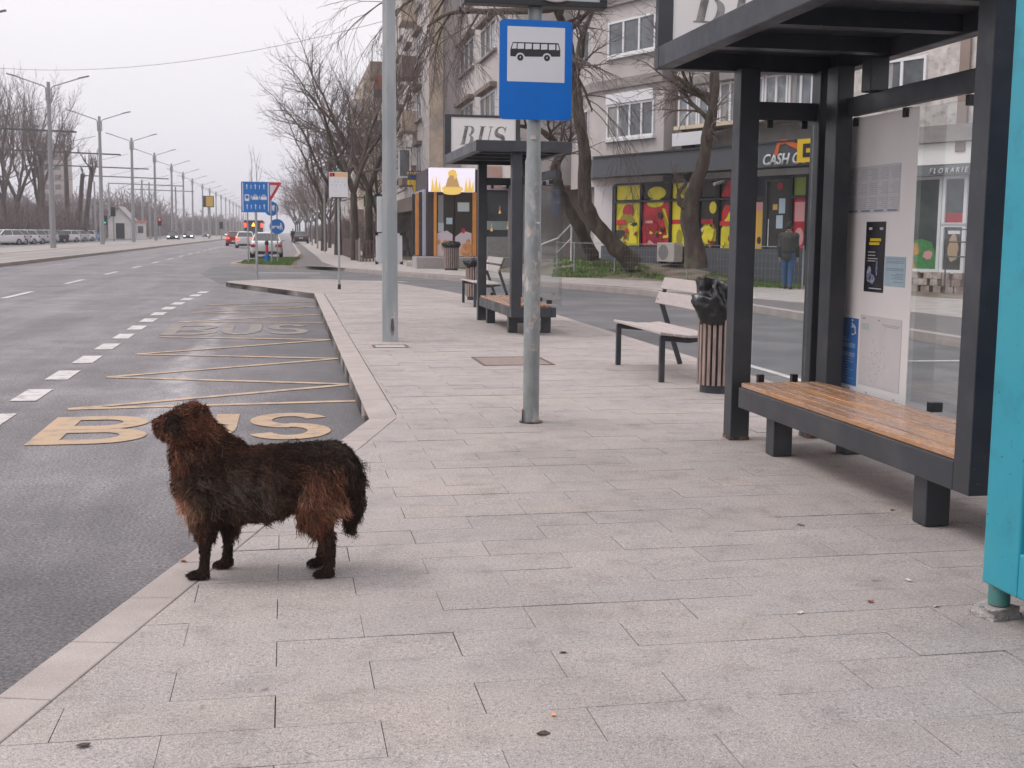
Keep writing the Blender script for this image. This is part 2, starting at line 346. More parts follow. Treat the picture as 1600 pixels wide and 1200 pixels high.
mb = MB(); mb.prism([(-60, -20), (-21.6, -20), (-21.6, 1500), (-60, 1500)], -.19, -.132); tag(mb.build('far_road', M['asph2']), kind='structure')
mb = MB(); mb.prism([(-21.6, -20), (-11.35, -20), (-11.35, 1500), (-21.6, 1500)], -.3, .0); tag(mb.build('tram_reservation', M['tram']), kind='structure')
mb = MB()
for x in (-11.27, -16.1, -21.5): mb.b2((x-.09, -20, -.18), (x+.09, 1500, .022))
tag(mb.build('reservation_kerb', M['kerb']), kind='structure')
rl = MB()
for x in (-12.6, -14.04, -17.4, -18.84):
    if x != -17.4 and x != -18.84: rl.b2((x-.035, -20, .001), (x+.035, 1500, .006))
tag(rl.build('tram_rails', mat('rail_steel', (.20, .18, .17), .35, .6)), kind='structure')
# service road surface, a slightly darker sheet
sroad = [(4.6, -5), (8.85, -5), (8.9, 22.3), (8.65, 28.4), (7.39, 32.6), (5.3, 37), (3.4, 42.5), (1.35, 49.9), (-2.2, 57), (-3.0, 52), (-3.0, 44), (-1.9, 35.5), (2.7, 34), (3.9, 28), (4.6, 20)]
mb = MB(); mb.prism(sroad, -.16, -.126); tag(mb.build('service_road', M['asph2']), kind='structure')
# platform (bus island)
outer = [(-2.34, -1.8), (-.85, 3.56), (.58, 8.70), (.60, 27.25), (-1.50, 33.0), (-1.62, 33.5), (-1.45, 34.1), (-.6, 35.0), (.4, 35.4), (1.3, 35.2), (2.75, 33.7), (3.74, 28), (4.5, 20), (4.47, 12.5), (4.36, -2)]
mb = MB(); mb.prism(outer, -.2, -.010); tag(mb.build('platform_base', M['joint']), kind='structure')
def offset_poly(pts, d):
    out = []; n = len(pts)
    for i in range(n):
        a, b, c = Vector(pts[i-1]), Vector(pts[i]), Vector(pts[(i+1) % n])
        n1 = (b-a).normalized(); n2 = (c-b).normalized()
        p1 = Vector((n1.y, -n1.x)); p2 = Vector((n2.y, -n2.x)); q = (p1+p2)
        q = q/(q.length_squared/2) if q.length > .3 else p2
        out.append(tuple(b+q*d))
    return out
area = sum(outer[i][0]*outer[(i+1) % len(outer)][1]-outer[(i+1) % len(outer)][0]*outer[i][1] for i in range(len(outer)))
KW = .17
inner = offset_poly(outer, KW if area < 0 else -KW)
# widen along the bay where the kerb stones are broader
inner[2] = (.79, 8.76); inner[3] = (.81, 27.05)
rnd = random.Random(4)
kb = MB()
for i in range(len(outer)):
    a, b = Vector(outer[i]), Vector(outer[(i+1) % len(outer)]); ai, bi = Vector(inner[i]), Vector(inner[(i+1) % len(outer)])
    L = (b-a).length; st = .50 if i in (0, 1) else .98; n = max(1, round(L/st)); g_ = .0022/L*1.2
    for k in range(n):
        t0, t1 = k/n+(g_ if k or 1 else 0), (k+1)/n-g_
        dz = rnd.uniform(-.0015, .0015)
        q = [a.lerp(b, t0), a.lerp(b, t1), bi*t1+ai*(1-t1), bi*t0+ai*(1-t0)]
        kb.prism([tuple(p) for p in q], -.2, .001+dz)
ko = kb.build('kerb', M['kerb'], bevel=.006, seg=2); tag(ko, kind='structure')
# slabs, laid in running bond across the platform: real stones with open joints
def xbound(y, pts):
    xs = []
    n = len(pts)
    for i in range(n):
        (x0, y0), (x1, y1) = pts[i], pts[(i+1) % n]
        if (y0-y)*(y1-y) <= 0 and y0 != y1: xs.append(x0+(x1-x0)*(y-y0)/(y1-y0))
    return (min(xs), max(xs)) if len(xs) >= 2 else None
inn2 = offset_poly(inner, .0065 if area < 0 else -.0065)
mb = MB(); cols = []
RD = .2375; SLN = .59
for k in range(-18, 136):
    y0 = 3.205+k*RD; y1 = y0+RD; gy = rnd.uniform(.0008, .0017)
    b0, b1 = xbound(y0+.001, inn2), xbound(y1-.001, inn2)
    if not b0 or not b1: continue
    ya, yb = y0+gy, y1-gy
    off = -.05 if k % 2 == 0 else .24
    n0 = math.floor((min(b0[0], b1[0])-off)/SLN); x = off+n0*SLN
    if rnd.random() < .0: x += .1
    while x < max(b0[1], b1[1]):
        gx = rnd.uniform(.0008, .0021); jx = rnd.uniform(-.004, .004)
        xa, xb = x+gx, x+SLN-gx
        q = [(max(xa, b0[0]), ya), (min(xb, b0[1]), ya), (min(xb, b1[1]), yb), (max(xa, b1[0]), yb)]
        if q[1][0]-q[0][0] > .02 or q[2][0]-q[3][0] > .02:
            q[1] = (max(q[1][0], q[0][0]+.001), ya); q[2] = (max(q[2][0], q[3][0]+.001), yb)
            dz = rnd.uniform(-.0012, .0012); t1_, t2_ = rnd.uniform(-.0008, .0008), rnd.uniform(-.0008, .0008)
            c0 = len(mb.v)
            mb.add([(p[0], p[1], -.009) for p in q]+[(p[0], p[1], dz+(t1_ if i in (0, 3) else -t1_)+(t2_ if i < 2 else -t2_)) for i, p in enumerate(q)],
                   [(4, 5, 6, 7), (0, 1, 5, 4), (1, 2, 6, 5), (2, 3, 7, 6), (3, 0, 4, 7)])
            f_ = rnd.uniform(.96, 1.03); h_ = rnd.uniform(-.012, .012)
            cols.append((c0, (f_+h_, f_, f_-h_)))
        x += SLN
slabs = mb.build('paving', None); tag(slabs, kind='structure')
ca = slabs.data.color_attributes.new('tone', 'FLOAT_COLOR', 'POINT'); arr = np.ones((len(mb.v), 4), 'f')
for c0, c in cols: arr[c0:c0+8, :3] = c
ca.data.foreach_set('color', arr.ravel())
pm = mat('granite_paving', (1, 1, 1), .82, attr='tone', bump=.5, bscale=140)
t = pm.node_tree; N = t.nodes; L = t.links; bs = N['Principled BSDF']; src = bs.inputs['Base Color'].links[0].from_socket
tcn = N.new('ShaderNodeTexCoord')
def nn(s, d=3, r=.6):
    n_ = N.new('ShaderNodeTexNoise'); n_.inputs['Scale'].default_value = s; n_.inputs['Detail'].default_value = d; n_.inputs['Roughness'].default_value = r
    L.new(tcn.outputs['Object'], n_.inputs['Vector']); return n_.outputs[0]
def ramp(src_, els):
    r_ = N.new('ShaderNodeValToRGB'); cr = r_.color_ramp
    cr.elements[0].position = els[0][0]; cr.elements[0].color = (*els[0][1], 1); cr.elements[1].position = els[-1][0]; cr.elements[1].color = (*els[-1][1], 1)
    for p_, c_ in els[1:-1]: e_ = cr.elements.new(p_); e_.color = (*c_, 1)
    L.new(src_, r_.inputs[0]); return r_.outputs[0]
def mulc(a, b, fac=1.0):
    q = N.new('ShaderNodeMix'); q.data_type = 'RGBA'; q.blend_type = 'MULTIPLY'; q.inputs[0].default_value = fac
    L.new(a, q.inputs[6]); L.new(b, q.inputs[7]); return q.outputs[2]
fine = ramp(nn(190, 2, .7), [(.30, (.19, .175, .172)), (.44, (.32, .292, .284)), (.54, (.384, .356, .346)), (.66, (.48, .443, .43)), (.75, (.58, .545, .53))])
blotch = ramp(nn(70, 2, .6), [(.28, (.58, .58, .60)), (.40, (.90, .89, .89)), (.58, (1.02, 1.0, .99)), (.72, (1.2, 1.16, 1.14))])
dirt = ramp(nn(.9, 5, .65), [(.33, (.82, .81, .80)), (.5, (.96, .95, .94)), (.68, (1.05, 1.02, 1.0))])
dirt2 = ramp(nn(5.5, 6, .7), [(.32, (.80, .785, .775)), (.46, (.97, .96, .955)), (.7, (1.06, 1.045, 1.03))])
stain = ramp(nn(2.3, 8, .75), [(.0, (1, 1, 1)), (.56, (1, 1, 1)), (.64, (.84, .82, .81)), (1, (.78, .76, .75))])
c = mulc(mulc(mulc(mulc(mulc(src, fine), blotch), dirt), dirt2), stain)
spots = ramp(nn(9, 2, .5), [(.0, (1, 1, 1)), (.735, (1, 1, 1)), (.77, (.72, .68, .66)), (1, (.6, .56, .54))])
L.new(mulc(c, spots), bs.inputs['Base Color'])
slabs.data.materials.append(pm)
# ------------------------------------------------------------------ markings
def mark_mat(name, col, wear=(.48, .62), worn=(.17, .155, .15)):
    return mat(name, col, .7, col2=worn, c2scale=7, c2thr=wear, c2det=8, var=.08, vscale=1.2, grain=[(190, (.14, .13, .13), .60, .72, .55)])
M['mwhite'] = mark_mat('white_road_paint', (.50, .47, .46), (.50, .74))
M['myel'] = mark_mat('yellow_road_paint', (.40, .275, .175), (.50, .78))
M['myel2'] = mark_mat('worn_yellow_road_paint', (.44, .31, .20), (.44, .72))
MZ = -.1255
def strip(mb, a, b, w_, z=MZ):
    a = Vector((a[0], a[1])); b = Vector((b[0], b[1])); d = (b-a).normalized(); n_ = Vector((-d.y, d.x))*w_/2
    mb.prism([tuple(a-n_), tuple(b-n_), tuple(b+n_), tuple(a+n_)], z-.001, z+.002)
mb = MB()
for i, Y in enumerate([9.35, 10.9, 12.45, 14.0, 15.6, 17.15, 18.7, 20.3, 21.9, 23.5, 25.1, 26.7, 28.3, 29.8]):
    x = -2.27 + (0 if Y < 22 else (Y-22)**1.6*.009); x2 = -2.27 + (0 if Y < 22 else (Y+.75-22)**1.6*.009)
    strip(mb, (x, Y), (x2, Y+.8), .22)
Y = 12.6
while Y < 260:
    strip(mb, (-6.05-max(0, Y-50)*.004, Y), (-6.05-max(0, Y-47)*.004, Y+3.0), .15); Y += 7.5
strip(mb, (5.2, 9.5), (5.2, 13.5), .1, -.1225); strip(mb, (6.9, 13.2), (8.4, 13.1), .12, -.1225)
strip(mb, (-1.0, 44.5), (1.2, 44.4), .35, -.1225); strip(mb, (1.6, 37.6), (3.6, 36.6), .3, -.1225)
tag(mb.build('white_lane_markings', M['mwhite']), kind='structure')
mb = MB()
zz = [(.61, 10.56), (-1.80, 10.36), (.62, 11.74), (-1.80, 12.61), (.59, 14.18), (-1.78, 14.95), (.58, 16.70), (-1.76, 17.35)]
for i in range(len(zz)-1): strip(mb, zz[i], zz[i+1], .10, MZ+.0004*i)
zz2 = [(.58, 19.95), (-1.75, 20.25), (.57, 21.9), (-1.72, 22.6), (.56, 24.2), (-1.6, 24.9), (.56, 26.0)]
for i in range(len(zz2)-1): strip(mb, zz2[i], zz2[i+1], .085, MZ+.0004*i)
tag(mb.build('yellow_bay_zigzag', M['myel2']), kind='structure')
# big BUS letters on the bay
def bus_marking(y0, y1, m_, name):
    H_ = y1-y0
    def arc(cx, cy, rx, ry, a0, a1, n=14): return [(cx+rx*math.cos(R(a0+(a1-a0)*i/n)), cy+ry*math.sin(R(a0+(a1-a0)*i/n))) for i in range(n+1)]
    mb = MB(); Mx = Matrix.Translation((0, y0, MZ-.0005)); wd = .17; hb = .19*H_/1.35
    def P_(poly, dz=0): mb.pl(poly, Matrix.Translation((0, y0, MZ-.0008+dz)), .003)
    def band(o_, i_, dz=0):
        for k in range(len(o_)-1): P_([o_[k], o_[k+1], i_[k+1], i_[k]], dz)
    # B
    x0 = -1.80; P_([(x0, 0), (x0+.2, 0), (x0+.2, H_), (x0, H_)])
    for (ya, yb, xr, eps) in ((0, .52*H_, .78, 0), (.48*H_, H_, .73, .0012)):
        cy = (ya+yb)/2; ry = (yb-ya)/2; xm = x0+xr-.34
        for (u0, u1) in ((ya, ya+hb), (yb-hb, yb)): P_([(x0+.2, u0), (xm, u0), (xm, u1), (x0+.2, u1)], .0005+eps)
        band(arc(xm, cy, .34, ry, -90, 90), arc(xm, cy, .15, ry-hb, -90, 90), .0008+eps)
    # U
    x0 = -.99
    for xa in (x0, x0+.42): P_([(xa, .45*H_), (xa+.18, .45*H_), (xa+.18, H_), (xa, H_)])
    band(arc(x0+.30, .45*H_, .30, .45*H_, 180, 360), arc(x0+.30, .45*H_, .12, .45*H_-hb, 180, 360), .0005)
    # S
    cx, w2 = .005, .305
    c1 = [(cx+w2*.93, .70*H_)]; top = arc(cx, .745*H_, w2, .255*H_, 25, 270, 18); bot = arc(cx, .255*H_, w2, .255*H_, 90, -155, 18)
    topi = arc(cx, .745*H_, w2-wd, .255*H_-hb, 25, 270, 18); boti = arc(cx, .255*H_, w2-wd, .255*H_-hb, 90, -155, 18)
    # centre line S with constant pen: build from midline so that both halves meet
    mid = arc(cx, .745*H_-hb*.25, w2-wd/2, .255*H_-hb*.25, 20, 270, 18)+arc(cx, .255*H_+hb*.25, w2-wd/2, .255*H_-hb*.25, 90, -160, 18)
    for k in range(len(mid)-1):
        a, b = Vector(mid[k]), Vector(mid[k+1]); d = (b-a)
        if d.length < 1e-6: continue
        d.normalize(); n_ = Vector((-d.y, d.x)); n_ = Vector((n_.x*wd/2, n_.y*hb/2))
        a2, b2 = a-d*.012, b+d*.012
        P_([tuple(a2-n_), tuple(b2-n_), tuple(b2+n_), tuple(a2+n_)], .0004*(k % 4))
    return tag(mb.build(name, m_), kind='structure')
bus_marking(8.62, 9.90, M['myel'], 'bus_lettering_marking'); bus_marking(17.7, 19.6, mark_mat('nearly_gone_yellow_paint', (.34, .26, .19), (.28, .52)), 'worn_bus_lettering_marking')
# ------------------------------------------------------------------ far pavement, cycle path, verges
kerbline = [(8.95, -5), (8.95, 22.3), (8.71, 28.4), (7.45, 32.5), (5.35, 36.9), (3.42, 42.5), (1.85, 47.6), (1.5, 48.8), (.25, 49.2), (-1.0, 50.3), (-2.0, 51.8), (-2.45, 53.5), (-2.2, 57), (-1.0, 63), (.35, 66), (.75, 80), (.8, 600)]
sw_in = [(15.6, 22), (14.27, 25.8), (12.97, 29.74), (11.3, 33.2), (9.8, 35.6), (8.46, 38.3), (7.47, 42.3), (5.9, 50), (5.6, 53.6), (5.6, 600)]
swp = [(x+.06, y+.03) for x, y in kerbline] + [(60, 600), (60, -5)]
mb = MB(); mb.prism(swp, -.3, -.012); tag(mb.build('far_pavement_base', M['soil']), kind='structure')
# pavement surface: between the cycle path and the verge
cyc_out = [(9.17, -5), (9.17, 22.3), (8.93, 28.5), (7.65, 32.7), (5.55, 37.1), (3.62, 42.6), (2.05, 47.7), (.42, 49.6), (.5, 56), (.95, 66), (.98, 600)]
cyc_in = [(11.9, -5), (11.3, 22), (9.3, 26.0), (8.3, 31.5), (6.0, 36.9), (4.2, 40.5), (2.35, 43.8), (1.9, 46), (1.70, 66), (1.70, 96), (1.70, 600)]
cyc_in = [(12.4, -5), (11.2, 20.0), (9.6, 26.0), (8.55, 30.6), (6.6, 35.6), (4.6, 40.6), (2.9, 45.2), (1.95, 47.9), (1.62, 56), (1.70, 66), (1.70, 600)]
def ribbon(a, b, z0, z1):
    mb = MB(); n = len(a)
    for i in range(n-1): mb.add([(*a[i], z0), (*a[i+1], z0), (*b[i+1], z0), (*b[i], z0), (*a[i], z1), (*a[i+1], z1), (*b[i+1], z1), (*b[i], z1)],
                                [(4, 7, 6, 5), (0, 3, 7, 4)] if False else [(4, 5, 6, 7)][:1]+[(0, 1, 5, 4), (3, 7, 6, 2)])
    return mb
M['cyc'] = mat('cycle_asphalt', (.135, .12, .12), .85, var=.12, vscale=1, grain=[(120, (.2, .19, .19), .58, .74, .6)])
tag(ribbon(cyc_out, cyc_in, -.05, -.006).build('cycle_path', M['cyc']), kind='structure')
pav_in = [(16.5, -5), (15.9, 20.0), (14.3, 25.8), (12.97, 29.74), (11.3, 33.2), (9.8, 35.9), (8.3, 39.2), (7.3, 43.0), (6.3, 50), (5.8, 66), (5.8, 600)]
tag(ribbon([(x+.06, y) for x, y in cyc_in], pav_in, -.05, .0).build('far_pavement', M['sw']), kind='structure')
kb = MB()
def kerb_run(pts, w_, z0, z1, st=1.0):
    for i in range(len(pts)-1):
        a, b = Vector(pts[i]), Vector(pts[i+1]); L = (b-a).length; n = max(1, round(L/st)) if L < 60 else 8
        d = (b-a).normalized(); nr = Vector((d.y, -d.x))*w_
        for k in range(n):
            p, q = a.lerp(b, k/n)+d*.003, a.lerp(b, (k+1)/n)-d*.003
            kb.prism([tuple(p), tuple(q), tuple(q+nr), tuple(p+nr)], z0, z1)
kerb_run(kerbline, .2, -.2, .006)
kerb_run(cyc_in, .06, -.04, .008)
tag(kb.build('far_kerb', M['kerb']), kind='structure')
# raised verge in front of the shops
def hz(x, y):   # height of the land by the shops
    s_ = (x-10.6)*.369+(y-40.9)*-.929
    k = max(0.0, min(1.0, (9.5-s_)/6.0)); return .45*k*k*(3-2*k)
OF = Vector((10.6, 40.9)); EF = Vector((.369, -.929)).normalized(); NF = Vector((EF.y, -EF.x))
if NF.x > 0: NF = -NF
vp_ = MB(); nx, ns = 10, 60
sx_ = []
for j in range(ns+1):
    t_ = j/ns*(len(pav_in)-4); i_ = int(min(t_, len(pav_in)-5)); f_ = t_-i_; a = Vector(pav_in[i_]).lerp(Vector(pav_in[i_+1]), f_)
    # nearest point on facade line plus a bit
    s_ = (a-OF).dot(EF); b = OF+EF*s_+NF*-.6
    if a.y > 43: b = Vector((a.x+8, a.y+2))
    for i in range(nx+1):
        p = a.lerp(b, i/nx); zz_ = hz(p.x, p.y)*min(1, (i/nx)*1.25) if a.y <= 43 else .3*min(1, i/nx*2.0)
        sx_.append((p.x, p.y, zz_-.004+.02*noise.noise(Vector((p.x, p.y, 0)))*(1 if 0 < i < nx else 0)))
vp_.add(sx_, [(j*(nx+1)+i, j*(nx+1)+i+1, (j+1)*(nx+1)+i+1, (j+1)*(nx+1)+i) for j in range(ns) for i in range(nx)])
verge = vp_.build('verge_ground', mat('verge_soil', (.20, .165, .14), .95, var=.2, vscale=2, col2=(.12, .10, .06), c2scale=1.2), smooth=True); tag(verge, kind='structure')
def surf(x, y):
    hit, loc, nrm, ix = verge.ray_cast(Vector((x, y, 5)), Vector((0, 0, -1)))
    return loc.z if hit else 0.0
bpy.context.view_layer.update()
def blades(name, test, x0, x1, y0, y1, n, h0, h1, seed, zf):
    rr = random.Random(seed); mb = MB()
    for _ in range(n):
        x, y = rr.uniform(x0, x1), rr.uniform(y0, y1)
        if not test(x, y): continue
        z = zf(x, y); h = rr.uniform(h0, h1); a = rr.uniform(0, math.pi); dx, dy = math.cos(a)*.022, math.sin(a)*.022
        lx, ly = rr.uniform(-.03, .03), rr.uniform(-.03, .03)
        mb.add([(x-dx, y-dy, z-.01), (x+dx, y+dy, z-.01), (x+lx, y+ly, z+h)], [(0, 1, 2)])
    o = mb.build(name, M['grass']); return tag(o, 'short green grass on the verge in front of the shops', 'grass', kind='stuff')
def inpoly(x, y, P):
    c = False; n = len(P)
    for i in range(n):
        (x0, y0), (x1, y1) = P[i], P[i-1]
        if (y0 > y) != (y1 > y) and x < (x1-x0)*(y-y0)/(y1-y0)+x0: c = not c
    return c
gA = [gp(862, 432, .02), gp(952, 434, .02), gp(1055, 424, .3), gp(990, 412, .4), gp(870, 400, .35)]
gB = [gp(1068, 442, .03), gp(1250, 450, .03), gp(1262, 418, .2), gp(1130, 418, .35), gp(1085, 430, .2)]
gA = [(p.x, p.y) for p in gA]; gB = [(p.x, p.y) for p in gB]
gC = [(gp(715, 420, 0).x, gp(715, 420, 0).y), (gp(780, 424, 0).x, gp(780, 424, 0).y), (9.5, 46), (6.4, 47)]
def tg(x, y): return (inpoly(x, y, gA) or inpoly(x, y, gB) or inpoly(x, y, gC)) and noise.noise(Vector((x*.9, y*.9, 3))) > -.35
blades('grass', tg, 5, 17, 24, 48, 90000, .04, .10, 5, surf)
isl = [(-1.9, 52.3), (-1.0, 50.9), (.15, 49.8), (.3, 56), (.7, 64.5), (-.7, 62), (-1.9, 57)]
mb = MB(); mb.prism(isl, -.02, .002); tag(mb.build('islet_ground', M['grassbase']), kind='structure')
o = blades('grass', lambda x, y: inpoly(x, y, isl), -2.2, .8, 49, 65, 26000, .04, .11, 6, lambda x, y: 0.0)
tag(o, 'small patch of green grass on the kerbed islet behind the white sedan')
# hatches in the paving
for (nm, lab, x0, x1, y0, y1, c) in (('service_hatch', 'small flush hatch outline at the foot of the tall lamp post', 1.00, 1.42, 14.15, 14.5, (.36, .33, .32)),
                                     ('service_hatch', 'wide brownish hatch cover set in the paving behind the bus stop pole', 1.98, 2.74, 12.1, 12.95, (.22, .17, .155))):
    h = thing(nm, lab, 'hatch', ((x0+x1)/2, (y0+y1)/2, 0))
    mb = MB(); a, b = (x1-x0)/2, (y1-y0)/2
    for q in (((-a, -b), (a, -b+.03)), ((-a, b-.03), (a, b)), ((-a, -b+.03), (-a+.03, b-.03)), ((a-.03, -b+.03), (a, b-.03))): mb.b2((*q[0], -.008), (*q[1], .006))
    mb.build('frame', mat('hatch_frame', (.12, .08, .06), .8), h)
    mb = MB(); mb.b2((-a+.035, -b+.035, -.008), (a-.035, b-.035, .004)); mb.build('cover', mat('hatch_cover', c, .85, var=.2, vscale=12, bump=.4, bscale=70), h)
# litter on the paving
def scrap(lab, px, py, c, s_, cat='litter', name='paper_scrap', seed=0):
    p = gp(px, py, .003); rr = random.Random(seed); mb = MB(); n = 7
    pts = [(s_*math.cos(2*math.pi*i/n)*rr.uniform(.6, 1.1), s_*.55*math.sin(2*math.pi*i/n)*rr.uniform(.6, 1.1), .002+rr.uniform(0, .008)) for i in range(n)]
    mb.add(pts+[(0, 0, .004)]+[(q[0]*.96, q[1]*.96, q[2]-.0015) for q in pts], [(i, (i+1) % n, n) for i in range(n)]+[tuple(n+1+i for i in reversed(range(n)))])
    o = mb.build(name, mat(name, c, .8, var=.2, vscale=40)); o.location = (p.x, p.y, 0); o.rotation_euler = (0, 0, rr.uniform(0, 3)); tag(o, lab, cat)
scrap('small orange cigarette stub on the nearest paving', 865, 1117, (.75, .28, .12), .013, 'cigarette end', 'cigarette_stub', 1)
scrap('dark curled dead leaf on the nearest paving', 848, 1146, (.07, .045, .03), .022, 'leaf', 'dead_leaf', 2)
scrap('tan leaf scrap left of the paving joint ahead of the orange stub', 880, 1019, (.35, .2, .12), .018, 'leaf', 'dead_leaf', 3)
scrap('reddish leaf on the paving between the bench leg and the teal booth', 1360, 940, (.25, .07, .05), .02, 'leaf', 'dead_leaf', 4)
scrap('pale paper flake left of the reddish leaf', 1250, 958, (.6, .52, .45), .017, 'litter', 'paper_scrap', 5)
scrap('pale paper flake in line with the shelter bench leg', 1420, 907, (.62, .55, .5), .018, 'litter', 'paper_scrap', 6)
scrap('pale paper flake nearest the teal booth foot', 1463, 947, (.6, .53, .48), .018, 'litter', 'paper_scrap', 7)
scrap('dark brown leaf on the paving under the shelter bench', 1395, 797, (.12, .05, .035), .02, 'leaf', 'dead_leaf', 8)
scrap('grey leaf flake on the paving in front of the shelter bench', 1251, 820, (.1, .09, .09), .024, 'leaf', 'dead_leaf', 9)
scrap('russet smear of leaf on the kerb stone beside the front paws of the dog', 286, 876, (.42, .19, .12), .026, 'leaf', 'dead_leaf', 10)
scrap('dark leaf lying along the slab joint at the bottom left', 130, 1165, (.06, .045, .04), .024, 'leaf', 'dead_leaf', 11)
# ------------------------------------------------------------------ bus shelter
def serif_letters(M0, h, m_, parent):
    """cut-out style italic serif B, U, S: heavy and light strokes with stencil breaks"""
    sh = .22; Mx = M0 @ Matrix(((h, h*sh, 0, 0), (0, h, 0, 0), (0, 0, 1, 0), (0, 0, 0, 1)))
    def arc(cx, cy, rx, ry, a0, a1, n=12): return [(cx+rx*math.cos(R(a0+(a1-a0)*i/n)), cy+ry*math.sin(R(a0+(a1-a0)*i/n))) for i in range(n+1)]
    T = .0015
    def mk(): return MB()
    def pl(mb, p, z=0): mb.pl(p, Mx @ Matrix.Translation((0, 0, z)), T)
    def band(mb, o_, i_, z=0):
        for k in range(len(o_)-1): pl(mb, [o_[k], o_[k+1], i_[k+1], i_[k]], z)
    mb = mk()   # B
    pl(mb, [(.0, 0), (.30, 0), (.30, .035), (.0, .035)]); pl(mb, [(.0, .965), (.30, .965), (.30, 1), (.0, 1)]); pl(mb, [(.06, .03), (.25, .03), (.25, .97), (.06, .97)], .0003)
    band(mb, arc(.36, .745, .26, .255, -82, 90), arc(.36, .745, .10, .215, -82, 90)); pl(mb, [(.28, .965), (.37, .965), (.37, 1), (.28, 1)])
    band(mb, arc(.38, .26, .31, .26, -90, 82), arc(.38, .26, .12, .222, -90, 82)); pl(mb, [(.28, 0), (.39, 0), (.39, .038), (.28, .038)])
    mb.build('letter_b', m_, parent)
    mb = mk(); o = .88   # U
    pl(mb, [(o, .965), (o+.32, .965), (o+.32, 1), (o, 1)]); pl(mb, [(o+.07, .34), (o+.25, .34), (o+.25, .97), (o+.07, .97)], .0003)
    band(mb, arc(o+.36, .34, .29, .34, 180, 300), arc(o+.36, .34, .11, .28, 180, 300)); band(mb, arc(o+.36, .34, .29, .34, 305, 360), arc(o+.36, .34, .245, .28, 305, 360))
    pl(mb, [(o+.605, .34), (o+.65, .34), (o+.65, .97), (o+.605, .97)], .0003); pl(mb, [(o+.50, .965), (o+.76, .965), (o+.76, 1), (o+.50, 1)])
    mb.build('letter_u', m_, parent)
    mb = mk(); o = 1.78   # S
    mid = arc(o+.30, .745, .24, .235, 20, 262, 16)+arc(o+.30, .255, .26, .235, 80, -160, 16); n = len(mid)
    pw = [.03+.085*math.sin(math.pi*min(1, max(0, (i-4)/(n-9))))**1.5 for i in range(n)]
    for k in range(n-1):
        a, b = Vector(mid[k]), Vector(mid[k+1]); d = b-a
        if d.length < 1e-5: continue
        d.normalize(); nn_ = Vector((-d.y, d.x)); pl(mb, [tuple(a-nn_*pw[k]), tuple(b+d*.01-nn_*pw[k+1]), tuple(b+d*.01+nn_*pw[k+1]), tuple(a+nn_*pw[k])], .0002*(k % 3))
    pl(mb, [(o+.02, .0), (o+.06, .0), (o+.08, .30), (o+.05, .30)]); pl(mb, [(o+.53, .70), (o+.56, .70), (o+.58, 1), (o+.54, 1)])
    mb.build('letter_s', m_, parent)
M['letter'] = mat('sign_letter_grey', (.13, .12, .12), .5, col2=(.30, .28, .27), c2scale=9, c2thr=(.45, .6))
